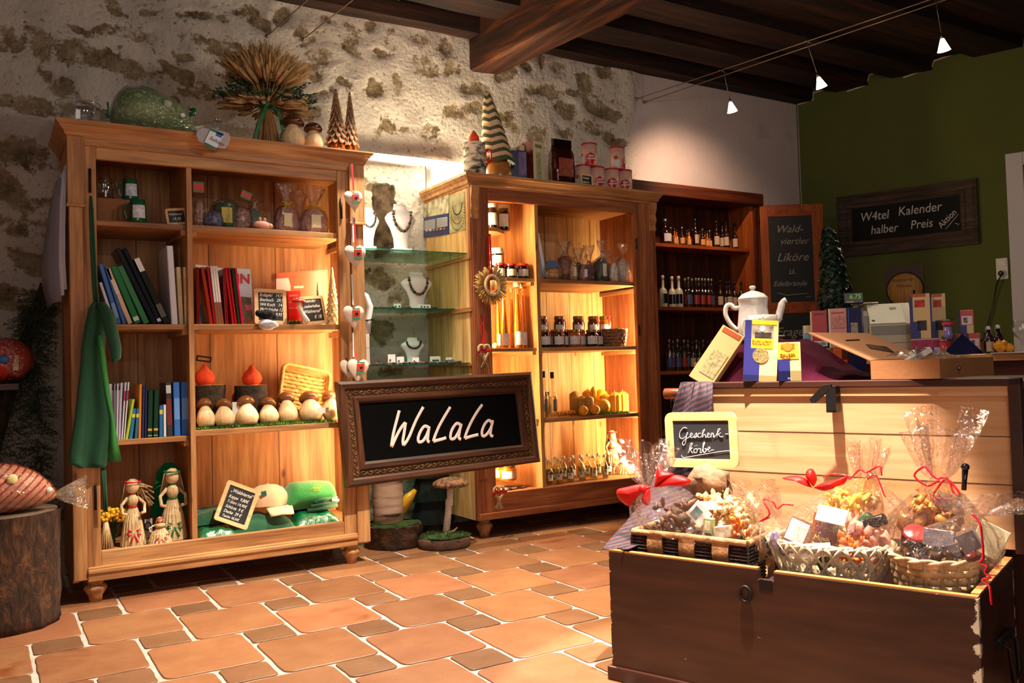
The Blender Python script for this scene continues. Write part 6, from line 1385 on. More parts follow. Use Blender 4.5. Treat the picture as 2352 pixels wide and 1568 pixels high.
bm=BM(); ribbon(bm,[PY(1121,537,SY2+.03),PY(1122,580,SY2),PY(1126,636,SY2-.02)],.012,(0,-1,0)); ribbon(bm,[PY(1125,537,SY2+.03),PY(1128,590,SY2),PY(1129,640,SY2-.02)],.010,(0,-1,0)); obj('red_ribbon',bm,REDR,o)
def sheart(label,px,py,s,bow=True,hang=None,Y=SY2):
    q=PY(px,py,Y); o=thing('straw_heart',label,'straw ornament',q); bm=BM(); H=heart_pts(s,40)
    for k in range(3): tube(bm,[q+Vector((x+.005*math.sin(j*1.1+k*2.1),.005*math.cos(j*1.1+k*2.1),z*1.25)) for j,(x,z) in enumerate(H)],.0055,5,closed=True)
    obj('braided_heart',bm,STRAW,o)
    bm=BM(); b0=q+Vector((0,0,-s*1.2)); 
    for i in range(26): a=-PI/2+random.uniform(-.55,.55); tube(bm,[q+Vector((0,0,-s*.35)),b0,b0+Vector((.055*math.cos(a),random.uniform(-.012,.012),.055*math.sin(a)))],.0022,4)
    obj('straw_tassel',bm,STRAW,o)
    if bow:
        bm=BM(); 
        for sg_ in (-1,1): ribbon(bm,[q,q+Vector((sg_*.03,-.01,.014)),q+Vector((sg_*.045,-.012,0)),q+Vector((sg_*.01,-.012,-.004))],.012,(0,-1,0)); ribbon(bm,[q,q+Vector((sg_*.05,-.012,-.012 if sg_<0 else .0))],.010,(0,-1,0))
        if hang: ribbon(bm,[PY(*hang,Y+.03),q+Vector((.004,0,.02))],.009,(0,-1,0)); ribbon(bm,[PY(hang[0]+7,hang[1],Y+.03),PY(hang[0]-6,hang[1]+25,Y+.02),q+Vector((-.006,0,.02))],.007,(0,-1,0))
        obj('red_ribbon',bm,REDR,o)
sheart('straw heart with wide red bow hanging above the big sign',1112,806,.040,True,(1110,724))
sheart('straw heart hanging at the foot of the right cabinet',1146,1130,.036,True,None,4.44)
# ================= right cabinet contents =================
LBL=mat('cream_label','cfc5b0',.6,var=.12,vs=60); WLB=mat('white_label','d9d4d2',.55,var=.15,vs=70)
def jar(label,p,r,h,cont,lid,lab=LBL,group=None,cloth=False,sealc=None,rz=-.5):
    o=thing('jar',label,'jar',p,rz,group); bm=BM(); lathe(bm,[(r*.88,0),(r*.98,h*.04),(r,h*.12),(r,h*.70),(r*.85,h*.80),(r*.78,h*.84),(r*.78,h*.86)],24); obj('glass_jar',bm,cont,o,True)
    bm=BM(); 
    if cloth: lathe(bm,[(r*1.12,h*.70),(r*1.0,h*.80),(r*.88,h*.88),(r*.88,h),(0,h*1.01)],28,cap=False)
    else: lathe(bm,[(r*.86,h*.84),(r*.88,h*.86),(r*.88,h*.98),(r*.84,h),(0,h)],24)
    obj('lid',bm,lid,o,True)
    bm=BM(); rows=[[(r*1.012*math.sin(t),-r*1.012*math.cos(t),h*z) for t in [-.85+1.7*k/10 for k in range(11)]] for z in (.15,.62)]; grid(bm,rows); obj('paper_label',bm,lab,o,True)
    if sealc:
        bm=BM(); box(bm,r*.35,r*.58,-r*.92,-r*.86,h*.55,h*.99); obj('red_seal_strip',bm,sealc,o,True)
    return o
def pr_(px,base,top,hw,Y,z): 
    p=ctr(px,base,Y,z); return p,(PY(px+hw,base,Y).x-PY(px-hw,base,Y).x)/2,PY(px,top,Y).z-z
DJ=mat('dark_jam','140a0c',.08,coat=.8); CL=mat('cream_lid','cfc7b8',.4); RL=mat('red_lid','c4181a',.3); GL=mat('gold_lid','8a6a3a',.3,metal=.6); AM=mat('amber_honey','a85a10',.06,coat=.8); MID=mat('brown_jam','4a1a10',.08,coat=.8)
GJ='dark jam jars in the left part of the right cabinet'
for l,a in (('dark jar with cream lid beside the post, small top shelf',(1131,512,468,11,4.62,1.869)),('dark jar with cream lid, right one on the small top shelf',(1157,512,470,12,4.66,1.869))): jar(l,*pr_(*a),DJ,CL,group=GJ)
jar('big dark jar with cloth lid stacked on lower jars',Vector((PY(1142,590,4.64).x,4.64,1.631)),.043,.125,DJ,CL,cloth=True,group=GJ)
for l,a in (('dark jar with red lid, nearest the post',(1150,634,604,11,4.60,1.563)),('dark jar with red lid, middle of three',(1174,634,606,12,4.58,1.563)),('dark jar with red lid, right one beside the divider',(1202,634,606,12.5,4.58,1.563)),('dark jar with cream lid hidden below the big jar',(1130,634,601,12,4.66,1.563))): jar(l,*pr_(*a),DJ,RL if 'red' in l else CL,group=GJ)
bm=BM(); p=ctr(1160,606,4.66,1.633); lathe(bm,[(.034,0),(.038,.01),(.030,.018)],20,p); tag(obj('cloth_cover',bm,CL),'loose cream cloth cover lying on the red lidded jars','cover')
# tall honey tubes, long slim bottles
GHB=film('honey_glass',(1.0,.82,.35,1),.06,.03,3,.1)
def slim(label,px,top,base,hw,Y,z,fill,group):
    p,r,h=pr_(px,base,top,hw,Y,z); o=thing('slim_bottle',label,'bottle',p,group=group)
    bm=BM(); lathe(bm,[(r,0),(r*1.02,h*.01),(r*.95,h*.2),(r*.60,h*.6),(r*.42,h*.86),(r*.5,h*.9),(r*.42,h)],20); obj('glass_body',bm,GHB,o,True)
    bm=BM(); lathe(bm,[(r*.8,.004),(r*.8,h*.18),(r*.45,h*.6),(r*.3,h*.82)],16); obj('liquid',bm,fill,o,True)
    bm=BM(); rows=[[(r*1.06*math.sin(t),-r*1.06*math.cos(t),h*z_) for t in [-.9+1.8*k/10 for k in range(11)]] for z_ in (.05,.25)]; grid(bm,rows); obj('paper_label',bm,WLB,o,True)
    bm=BM(); lathe(bm,[(r*.55,h*.93),(r*.58,h*1.0),(0,h*1.005)],16); obj('stopper',bm,CL,o,True)
HO=mat('golden_honey','d88a10',.1,coat=.5)
GG='tall slender honey bottles lit from behind'
for i,(px,tp,hw) in enumerate(((1146,668,6),(1159,664,10),(1178,662,6),(1190,648,11),(1202,652,8))):
    slim('slender honey coloured bottle, %s from the left below the red lidded jars'%ORD[i],px,tp,793,hw,4.60+.04*(i%3),1.129,HO,GG)
bm=BM(); p=ctr(1137,788,4.60,1.147); ball(bm,p,.018,(1,1,1)); tag(obj('beeswax_ball',bm,mat('pale_wax','e8d98a',.5)),'small pale wax ball at left of the honey bottles','candle')
# two flat jars whose lids just show above the sign
for i,px in enumerate((1168,1190)): jar('jar with silver lid just above the big sign, %s'%('left' if i==0 else 'right'),*pr_(px,962,856+2*i,12,4.62,.686),MID,mat('silver_lid','b8b4ae',.25,metal=.8))
# jars under sign
BZ=.26
jar('amber honey jar with white label and red band below the big sign',*pr_(1168,1112,1066,17,4.62,BZ+.055),AM,GL,WLB)
for l,px in (('amber jar with red strip behind the honey jar, left',1146),): jar(l,*pr_(px,1112,1066,11,4.70,BZ+.055),AM,RL,WLB)
for i,px in enumerate((1158,1176,1196)): jar('flat jam jar in lowest row under the honey jars, %s from left'%ORD[i],*pr_(px,1128,1113,12,4.60+.02*i,BZ),MID,GL,WLB)
# ---- right part, shelf 1
a=[(1232,536),(1238,535),(1256,633),(1249,635)]
o=panel('price_sign','white framed sign leaning at the divider on the bag shelf','sign',a,4.58,.16,col('e9e6ea'))
o=panel('dark_backing','grey back panel of the leaning white sign','sign',[(1233,560),(1236,560),(1248,634),(1235,634)],4.62,.10,col('5a5c66'))
def bag(label,px,top,base,hw,Y,z,body,m,**k): return sweet_bag('sweet_bag',label,'sweets',px,top,base,hw,Y,z,body,m,group='cellophane bags of sweets in the right cabinet',**k)
NUT=mat('nut_mix','8a4a22',.5,var=.7,vs=60); COO=mat('cookie_beige','c9925a',.7,var=.4,vs=50); CHO=mat('chocolate_pieces','2a1410',.4,var=.7,vs=60); COL_=mat('coloured_sweets','7a3a4a',.4,var=.9,vs=50); DGP=mat('dark_green_pack','12301e',.3,var=.6,vs=30); WHP=mat('white_pack','d9d0c0',.5,var=.2,vs=30)
bag('bag of crumbly biscuits with blue header beside the leaning sign',1270,590,638,20,4.58,1.561,.8,COO,fan=False)
bm=BM(); q=PY(1268,607,4.53); box(bm,-.045,.045,-.002,.002,-.024,.024); tag(obj('header_card',bm,col('5a6f96'),M=Matrix.Translation(q)@Matrix.Rotation(-.05,4,'Y')),'blue header card on the biscuit bag','card')
bag('bag of brown nut pieces tied at top',1299,555,638,18,4.62,1.561,.65,NUT)
bag('narrow bag with white label between nuts and dark sweets',1318,590,638,8,4.56,1.561,.8,COO,tag_c='d9d9c8')
bag('bag of dark sweets with silver top and green tie',1330,570,638,13,4.62,1.561,.5,CHO,tie='1f5a38')
bag('small bag with white label, centre of the bag row',1342,585,638,9,4.54,1.561,.6,COL_,tag_c='e0e0d4')
bag('bag with silver top and pink tie',1354,563,638,14,4.64,1.561,.5,COL_,tie='b02a5a')
bag('larger dark green pack behind, centre right',1376,590,638,15,4.66,1.561,.9,DGP,fan=False)
bag('dark pack with white tie and long silver top',1384,552,638,12,4.56,1.561,.6,DGP,tag_c='d9d9c0',tie='c9c9c9')
bag('bag of mixed sweets tied with silver, right of the dark packs',1396,575,638,13,4.62,1.561,.6,COL_,tag_c='cfd0b0')
bag('slim bag with white contents, third from the right end',1411,590,640,10,4.54,1.561,.75,WHP)
bag('tall clear bag of pale biscuits, right end of the row',1433,560,640,15,4.60,1.561,.62,COO,group=None) if False else sweet_bag('sweet_bag','tall clear bag of pale biscuits, right end of the bag row','sweets',1433,560,640,15,4.60,1.561,.62,WHP)
# shelf 2 jars
GS_='small jam jars in two rows on the right cabinet'
for i,px in enumerate((1246,1286,1329,1364,1390)): jar('jam jar with red strip in the rear raised row, %s from left'%ORD[i],*pr_(px,758,726,11.5,4.78,1.192),MID if i<4 else AM,GL,WLB,GS_,sealc=RL)
bm=BM(); box(bm,2.985,3.62,4.73,4.84,1.131,1.1915); tag(obj('wooden_riser',bm,PINE_X),'low wooden riser under the rear row of jam jars','riser')
for i,(px,m) in enumerate(((1253,DJ),(1272,DJ),(1284,MID),(1301,DJ),(1320,AM),(1336,AM),(1360,DJ),(1376,DJ))): jar('jam jar with red strip in front row, %s from left'%ORD[i],*pr_(px,794,757,12 if i not in (1,3,5,7) else 9,4.58 if i%2==0 else 4.64,1.131),m,GL,WLB,GS_,sealc=RL)
def bowl_basket(label,p,r,h,m,m2,n=20,rings=6,flare=1.25,rw=.52,group=None,sx=1,sy=1,name='wicker_basket'):
    o=thing(name,label,'basket',p,group=group); bm=BM()
    for j in range(rings):
        t=(j+.5)/rings; rr=r*(1/flare+(1-1/flare)*t**.7); N=n*4
        tube(bm,[(sx*(rr+.004*math.cos(PI*4*k/4*.5+j*PI))*math.cos(2*PI*k/N),sy*(rr+.004*math.cos(PI*k/2+j*PI))*math.sin(2*PI*k/N),h*t) for k in range(N)],h/rings*rw,6,closed=True,flat=.35,up=(1,0,0))
    obj('weave',bm,m,o,True)
    bm=BM()
    for k in range(n):
        a=2*PI*k/n; tube(bm,[(sx*r*(1/flare+(1-1/flare)*t**.7)*math.cos(a),sy*r*(1/flare+(1-1/flare)*t**.7)*math.sin(a),h*t) for t in (0,.25,.5,.75,1)],.0045,5)
    obj('stakes',bm,m2,o,True)
    bm=BM(); N=n*3; 
    for s in (0,1): tube(bm,[(sx*(r+.004*math.cos(k*.9+s*PI))*math.cos(2*PI*k/N),sy*(r+.004*math.cos(k*.9+s*PI))*math.sin(2*PI*k/N),h+.004*math.sin(k*.9+s*PI)) for k in range(N)],.0055,6,closed=True)
    obj('rim',bm,m,o,True)
    bm=BM(); lathe(bm,[(r/flare,.002),(0,.002)],n*2,cap=False,sx=sx,sy=sy); obj('basket_floor',bm,m2,o,True); return o
BRW=mat('brown_wicker','8a5f42',.7,var=.3,vs=50)
p,r,h=pr_(1410,790,758,24,4.62,1.131); bowl_basket('small brown wicker basket filled with little packets, right cabinet',p,r,h,BRW,BRW,16,5)
for i in range(7):
    a=i*.9; q=p+Vector((r*.55*math.cos(a),r*.5*math.sin(a),h*.75)); bm=BM(); box(bm,-.03,.03,-.008,.008,-.02,.025); tag(obj('small_packet',bm,(WHP,DJ,COL_)[i%3] if i else WHP,M=Matrix.Translation(q)@Euler((.5*math.sin(a),.9*math.cos(a*2),a)).to_matrix().to_4x4()),'little packet in the brown basket, lying %s'%(('at its left edge','near its front','at its rear','across its middle','at its right edge','against its rim','on top of the others')[i]),'packet','little packets in the brown basket')
# shelf 3: bottles, candles
def thin_bottle(label,px,top,base,hw,Y,z):
    p,r,h=pr_(px,base,top,hw,Y,z); o=thing('glass_bottle',label,'bottle',p,group='tall clear bottles beside the divider'); bm=BM(); lathe(bm,[(r*.9,0),(r,h*.02),(r,h*.48),(r*.7,h*.56),(r*.36,h*.62),(r*.34,h*.86)],24); obj('glass_body',bm,GLASS,o,True)
    bm=BM(); lathe(bm,[(r*.8,.006),(r*.85,h*.02),(r*.85,h*.46),(0,h*.47)],20); obj('liquid',bm,film('pale_liquid',(.88,.86,.62,1),.05,.05,3,.1),o,True)
    bm=BM(); lathe(bm,[(r*.45,h*.86),(r*.45,h),(0,h)],16); obj('black_stopper',bm,IRON,o,True)
    bm=BM(); rows=[[(r*1.02*math.sin(t),-r*1.02*math.cos(t),h*z_) for t in [-.5+k*.1 for k in range(11)]] for z_ in (.14,.40)]; grid(bm,rows); obj('paper_label',bm,mat('dull_label','6a5a50',.6,var=.3,vs=60),o,True)
thin_bottle('tall clear bottle with black stopper, left one at the divider',1251,852,960,8,4.56,.686); thin_bottle('tall clear bottle with black stopper, right one near orange slices',1271,854,960,8.5,4.58,.686); thin_bottle('clear bottle behind the two with black stoppers',1258,900,956,8,4.68,.686)
WAX=mat('beeswax','d8921a',.45,sss=.3); WAX2=mat('golden_beeswax','e0a418',.45,sss=.3); WAX3=mat('dull_beeswax','b08a3a',.5,sss=.2)
def candle(label,px,top,base,hw,Y,z,m,kind='pillar'):
    p,r,h=pr_(px,base,top,hw,Y,z); o=thing('beeswax_candle',label,'candle',p,group='beeswax candles on the third shelf'); bm=BM()
    if kind=='ball': lathe(bm,[(r*math.sin(PI*k/12),r-r*math.cos(PI*k/12)) for k in range(13)],24); h=2*r
    elif kind=='star': 
        rows=[[(r*(1 if k%2 else .82)*math.cos(2*PI*k/20),r*(1 if k%2 else .82)*math.sin(2*PI*k/20),zz) for k in range(20)] for zz in (0,h*.86)]; rows.append([(r*.4*math.cos(2*PI*k/20),r*.4*math.sin(2*PI*k/20),h) for k in range(20)]); V=grid(bm,rows,True,0,False); bm.faces.new(V[-1])
    else: lathe(bm,[(r,0),(r*1.0,h*.82),(r*.9,h*.88),(r*.3,h*.97),(0,h)],24)
    obj('wax_body',bm,m,o,True); bm=BM(); tube(bm,[(0,0,h-.002),(.001,0,h+.014)],.0016,5); obj('wick',bm,WHITE,o,True)
for i,a in enumerate(((1322,897,945,11,4.78,WAX3,'pillar','tall pale pillar candle at rear left'),(1325,907,950,10,4.70,WAX3,'pillar','pale pillar candle in front of the tall rear one'),(1338,909,950,8,4.64,WAX3,'star','greyish ridged candle left of centre'),(1352,893,944,11,4.82,WAX,'pillar','stout candle at the back near thin taper'),(1365,886,944,6,4.76,WAX2,'pillar','thin taper candle, tallest of all'),(1354,908,952,9,4.60,WAX3,'pillar','dull candle in front, centre'),(1381,893,945,12,4.84,WAX,'pillar','wide amber pillar at the back right'),(1392,903,948,11,4.70,WAX2,'pillar','golden pillar right of the ball candle'),(1385,918,945,14,4.60,WAX2,'ball','big round ball candle'),(1413,901,942,12,4.66,WAX2,'star','bright ribbed candle, second from right end'),(1431,899,940,11,4.72,WAX2,'star','bright ribbed candle at the right end'))):
    candle(a[7]+', third shelf of the right cabinet',a[0],a[1],a[2],a[3],a[4],.686,a[5],a[6])
for i,px in enumerate((1340,1367)): candle('small apple shaped wax candle, %s of two in front'%('left' if i==0 else 'right'),px,938,952,9.5,4.54,.686,WAX,'ball')
for i,px in enumerate((1289,1297,1305,1316)):
    bm=BM(); p=ctr(px,955,4.56+.01*i,.686); 
    for k in range(4): ball(bm,p+Vector((.012*math.cos(k*1.6),.01*math.sin(k*1.6),.018+.006*(k%2))),.016,(1,.6,.9),1,nz=.3)
    tag(obj('orange_slices',bm,mat('dried_orange','d8801a',.5,var=.3,vs=40),kind='stuff') if 0 else obj('dried_orange',bm,mat('dried_orange','d8801a',.5,var=.3,vs=40)),'dried orange wax shape, %s from the left beside bottles'%ORD[i],'ornament','orange wax shapes')
moss('bright green moss under the right-hand candles',PY(1372,945,4.56).x,PY(1440,945,4.56).x,4.53,4.62,.686,700,.012,'moss')
# bottom: 14 small bottles
SB=film('pale_green_glass',(.86,.88,.66,1),.12,.04,3,.1)
def small_bottle(label,p,r,h):
    o=thing('small_bottle',label,'bottle',p,group='small swing top bottles in the right cabinet'); bm=BM(); lathe(bm,[(r*.9,0),(r,h*.02),(r,h*.50),(r*.8,h*.60),(r*.42,h*.68),(r*.40,h*.84),(r*.5,h*.85),(r*.5,h*.88)],22); obj('glass_body',bm,SB,o,True)
    bm=BM(); lathe(bm,[(r*.85,.004),(r*.88,h*.48),(0,h*.5)],18); obj('liquid',bm,film('olive_liquid',(.62,.52,.18,1),.04,.1,3,.1),o,True)
    bm=BM(); lathe(bm,[(r*.42,h*.88),(r*.46,h*.90),(r*.44,h*.98),(0,h)],14); obj('stopper',bm,col('d9d6cc'),o,True)
    bm=BM(); tube(bm,[(-r*.55,0,h*.78),(-r*.6,0,h*.92),(0,0,h*.99),(r*.6,0,h*.92),(r*.55,0,h*.78)],.0014,5); obj('wire_clip',bm,METAL,o,True)
    bm=BM(); rows=[[(r*1.015*math.sin(t),-r*1.015*math.cos(t),h*z_) for t in [-.8+k*.16 for k in range(11)]] for z_ in (.14,.38)]; grid(bm,rows); lb=obj('paper_label',bm,WLB,o,True)
    bm=BM(); rows=[[(r*1.022*math.sin(t),-r*1.022*math.cos(t),h*z_) for t in [-.5+k*.06 for k in range(11)]] for z_ in (.26,.36)]; grid(bm,rows); obj('green_print',bm,col('4a9a5a'),lb,True)
    return o
pb=None
for row,Y,L_ in (('front',4.62,(1262,1285,1310,1338,1364,1390)),('rear',4.74,(1256,1277,1296,1316,1335,1352,1376,1398))):
    for i,px in enumerate(L_):
        p,r,h=pr_(px,1110,1048,9.5,Y,.262); h=.155; r=.024; l='small pale bottle, %s in the %s row'%(ORD[i],row)
        if pb is None: pb=small_bottle(l,p,r,h)
        else: dup(pb,p,random.uniform(-.8,-.2),l)
doll('straw doll in a pale red dress right of the small bottles',1408,1095,985,17,4.78,.262,mat('pale_red_ribbon','b83a3a',.5),'hang')
doll('tiny seated straw doll with green ribbon at right cabinet foot',1435,1095,1045,17,4.72,.262,GRR,'hang')
# ================= bottles in the dark cabinet =================
def wine(label,p,r,h,g,lab,cap,lp=(.12,.42),neck=.62,group=None):
    o=thing('liqueur_bottle',label,'bottle',p,group=group); bm=BM(); lathe(bm,[(r*.9,0),(r,h*.02),(r,h*(neck-.14)),(r*.75,h*(neck-.05)),(r*.34,h*neck),(r*.30,h*.93),(r*.36,h*.94),(r*.36,h*.97)],18); obj('glass_body',bm,g,o,True)
    bm=BM(); rows=[[(r*1.02*math.sin(t),-r*1.02*math.cos(t),h*z_) for t in [-.9+k*.18 for k in range(11)]] for z_ in lp]; grid(bm,rows); obj('paper_label',bm,lab,o,True)
    bm=BM(); lathe(bm,[(r*.38,h*.86),(r*.40,h*.985),(0,h)],12); obj('cap',bm,cap,o,True); return o
BG=mat('brown_bottle_glass','24100a',.06,coat=.8); CG=mat('cream_bottle','cbbfa4',.3,coat=.4); CLG=film('clear_glass_dark',(.75,.72,.68,1),.16,.03,3,.1)
LO=mat('orange_label','c98a52',.5); LC=mat('beige_label','b59a80',.5); LW=mat('white_label_b','c9bcc0',.5); LR=mat('red_label','8a2418',.4); CB=mat('black_cap','0c0a0a',.25); CS=mat('silver_cap','8a8078',.25,metal=.8); CAMB=mat('amber_liquor','9a4a0c',.06,coat=.8); LB=mat('blue_label','3a4a78',.4)
specs={'small':(.019,.135,CAMB,LO,CB),'tall':(.026,.235,BG,LC,CB),'cream':(.031,.245,CG,CB,CG),'clear':(.027,.24,CLG,LB,CS),'red':(.027,.235,BG,LR,CS),'big':(.045,.20,BG,LW,CS),'sml2':(.022,.15,BG,LO,CS)}
protos={}
def place(kind,label,p,sc_=1.0,group=None):
    r,h,g,l_,c_=specs[kind]
    if kind not in protos: protos[kind]=wine(label,p,r,h,g,l_,c_,group=group); protos[kind].scale=(sc_,)*3; return
    dup(protos[kind],p,random.uniform(-.9,-.4),label,group,scale=sc_)
rows_=[(1.905,'top',[(122,'big'),(155,'sml2'),(178,'small'),(190,'small'),(222,'sml2'),(252,'small'),(264,'small'),(288,'sml2'),(303,'tall'),(330,'small'),(345,'sml2'),(360,'small'),(374,'small'),(388,'sml2'),(430,'tall'),(465,'tall'),(488,'tall'),(540,'tall')]),
 (1.43,'second',[(97,'cream'),(152,'cream'),(192,'cream'),(230,'red'),(250,'clear'),(272,'red'),(295,'red'),(312,'clear'),(332,'red'),(350,'clear'),(370,'red'),(388,'clear'),(440,'tall'),(478,'tall'),(495,'tall'),(525,'tall'),(565,'tall')]),
 (.95,'third',[(122,'clear'),(145,'red'),(172,'clear'),(190,'tall'),(210,'red'),(235,'clear'),(262,'tall'),(285,'clear'),(300,'tall'),(325,'clear'),(350,'tall'),(375,'clear'),(400,'clear'),(430,'red'),(455,'tall')]),
 (.50,'lowest visible',[(120,'clear'),(138,'red'),(155,'clear'),(175,'tall')])]
cnt={}
for z,rn,L_ in rows_:
    for i,(cx_,k) in enumerate(L_):
        q=PY(1480+cx_/2.614,500,4.97+.04*(i%2)); x=max(4.035,min(q.x,5.22)); nm={'small':'tiny amber bottle','tall':'bottle with beige label','cream':'cream coloured bottle','clear':'clear silver-capped bottle','red':'bottle with red label','big':'wide bottle with white label','sml2':'short bottle with orange label'}[k]
        place(k,'%s, %s from left on the %s shelf of dark cabinet'%(nm,ORD[i],rn),(x,4.97+.04*(i%2),z+.001),1.0 if k!='tall' else .95,'bottles on the %s shelf of the dark cabinet'%rn)
# ================= green wall things =================
def wall_M(px,py,off=-.003):
    p=PW(px,py,off); return Matrix.Translation(p)@Matrix.Rotation(GA,4,'Z')
P4=[PW(*q,-.005) for q in ((1916,465),(2243,398),(2250,553),(1940,598))]; P4[3]=PW(1937,598,-.005)
x0=0; L4=[((p-W0).dot(GX),p.z) for p in P4]
cx0=(L4[0][0]+L4[3][0])/2; cx1=(L4[1][0]+L4[2][0])/2; zt_=(L4[0][1]+L4[1][1])/2; zb_=(L4[2][1]+L4[3][1])/2
WM=Matrix.Translation(W0)@Matrix.Rotation(GA,4,'Z')
BF=wood('weathered_frame_wood','2a1f16','43342a','5c4a3c','X',1.4,.8,False,.5)
o=thing('framed_chalkboard','framed blackboard with calendar offer hanging on the green wall','sign',M=WM@Matrix.Translation(((cx0+cx1)/2,-.03,zb_)))
bm=BM(); w_=cx1-cx0; h_=zt_-zb_; TM=Matrix.Rotation(-.055,4,'Y')
def ringprof(bm,w,h,prof):
    rows=[]
    for f,dy in prof: rows.append([(-w/2+f,dy,f),(w/2-f,dy,f),(w/2-f,dy,h-f),(-w/2+f,dy,h-f)])
    grid(bm,rows,True,0,False)
ringprof(bm,w_,h_,[(0,.028),(0,0),(.03,-.012),(.045,-.004),(.08,-.004),(.09,-.012),(.115,-.008),(.125,.012),(.125,.028)]); obj('frame',bm,BF,o,True)
bm=BM(); box(bm,-w_/2+.12,w_/2-.12,.010,.02,.12,h_-.12); obj('chalk_panel',bm,mat('sign_black_b','0a0909',.7,spec=.2),o,True)
for s,x,z,sz,ro in (('W4tel',-.35,.285,.105,.0),('Kalender',-.05,.295,.105,.0),('halber',-.27,.17,.10,.0),('Preis',.04,.175,.10,.0),('Aktion',.27,.15,.07,.75)):
    obj('chalk_writing',text_bm(s,sz,shear=.15,M=Matrix.Translation((x,.008,z))@Matrix.Rotation(-ro+.0,4,'Y')@Matrix.Scale(.85,4,(1,0,0))),mat('chalk_dim','c9c4c0',.9),o,True)
bm=BM(); tube(bm,[(.30,.006,.14),(.40,.006,.25)],.0025,5); tube(bm,[(.37,.006,.18),(.40,.006,.17),(.39,.006,.16)],.0025,5); obj('chalk_flourish',bm,mat('chalk_dim','c9c4c0',.9),o,True)
# socket and plug
o=thing('wall_socket','white double light switch and socket plate on green wall beside door','socket',M=wall_M(2302,617)); SW=mat('switch_white','cfc9c4',.3)
bm=BM(); box(bm,-.041,.041,-.012,0,-.082,.082); obj('plate',bm,SW,o,True,bevel=.006)
bm=BM(); box(bm,-.028,.028,-.017,-.011,.014,.068); obj('rocker',bm,SW,o,True,bevel=.003)
bm=BM(); lathe(bm,[(.028,0),(.030,.004),(.024,.005)],20); obj('socket_ring',bm,SW,o,True,M=Matrix.Translation((0,-.012,-.04))@Matrix.Rotation(PI/2,4,'X'))
o=thing('power_cable','black power cable with plug hanging from the wall socket','cable',M=wall_M(2302,620,-.03)); bm=BM(); lathe(bm,[(.020,0),(.019,.03),(.01,.04)],16); q=wall_M(2300,628,-.012); obj('plug',bm,CB,o,M=q@Matrix.Rotation(PI/2,4,'X'))
bm=BM(); tube(bm,smooth([PW(2300,632,-.05),PW(2290,650,-.05),PW(2284,680,-.03),PW(2275,720,-.03),PW(2266,750,-.03),PW(2254,785,-.03)],4),.0055,6); obj('cord',bm,CB,o)
# barrel poster
o=thing('whisky_poster','poster of a wooden barrel head on the green wall behind the till','poster',M=wall_M(2079,665)); a,b_=PW(2034,628),PW(2122,622); w_=(b_-a).length; h_=.50
bm=BM(); box(bm,-w_/2,w_/2,-.004,0,-h_*.6,h_*.4); obj('paper',bm,col('3a1c10'),o,True)
bm=BM(); lathe(bm,[(w_*.47,0),(w_*.47,.002),(0,.002)],40); hd=obj('barrel_head',bm,wood('barrel_print','b8803c','d09a54','e0b068','Z',3,.6,False,.1),o,True,M=Matrix.Translation((0,-.004,0))@Matrix.Rotation(PI/2,4,'X'))
bm=BM(); tube(bm,[(w_*.475*math.cos(t),-.007,w_*.475*math.sin(t)) for t in [k*PI/20 for k in range(40)]],.006,5,closed=True); obj('barrel_hoop',bm,col('2a120c'),o,True)
obj('printed_lettering',text_bm('Waldviertler',.034,shear=.2,M=Matrix.Translation((-.10,-.008,.07))),col('5a3418'),o,True); obj('printed_lettering',text_bm('Whisky',.040,shear=.2,M=Matrix.Translation((-.07,-.008,.02))),col('5a3418'),o,True)
bm=BM(); lathe(bm,[(.02,-.14),(.02,-.06),(.008,-.04),(.008,-.01),(0,-.01)],12,(.07,-.01,0),sy=.3); obj('bottle_print',bm,CB,o,True)
# ================= shop counter behind the chest =================
LOC=lambda s,off,z: GW(s,off,z)
CZ=1.006
def gthing(name,label,cat,s,off,z,rz=0,group=None): return thing(name,label,cat,M=GM@Matrix.Translation((s,off,z))@Matrix.Rotation(rz,4,'Z'),group=group)
CN0,CN1=-.45,1.6
o=gthing('shop_counter','long wooden shop counter running behind the chest','counter',.6,1.9,0)
bm=BM(); box(bm,CN0,CN1,1.55,2.2,CZ-.03,CZ); obj('worktop',bm,wood('counter_top_wood','a8743a','c9935a','dbab70','X',.8,.35,False,.1),o,M=GM,bevel=.004)
bm=BM(); box(bm,CN0+.03,CN1,1.58,2.17,0,CZ-.03); obj('body',bm,DC_X,o,M=GM)
# side table right behind the chest lid
TZ=.925
o=gthing('side_table','low brown table behind the chest lid carrying cloth and teapot','table',.5,.85,0)
bm=BM(); box(bm,-.0,1.12,.54,1.25,TZ-.03,TZ-.001); obj('tabletop',bm,wood('brown_table_wood','3a1c10','54301c','6a4028','X',.8,.4,False,.2),o,M=GM,bevel=.004)
for a in (.03,1.05):
    for b_ in (.58,1.18): bm=BM(); box(bm,a,a+.05,b_,b_+.05,0,TZ-.03); obj('leg',bm,DC_Z,o,M=GM)
bm=BM(); tube(bm,[GW(-.10,.60,.888),GW(.0,.60,.888)],.021,14); obj('peg_end',bm,mat('reddish_peg','7a3a1c',.35),o)
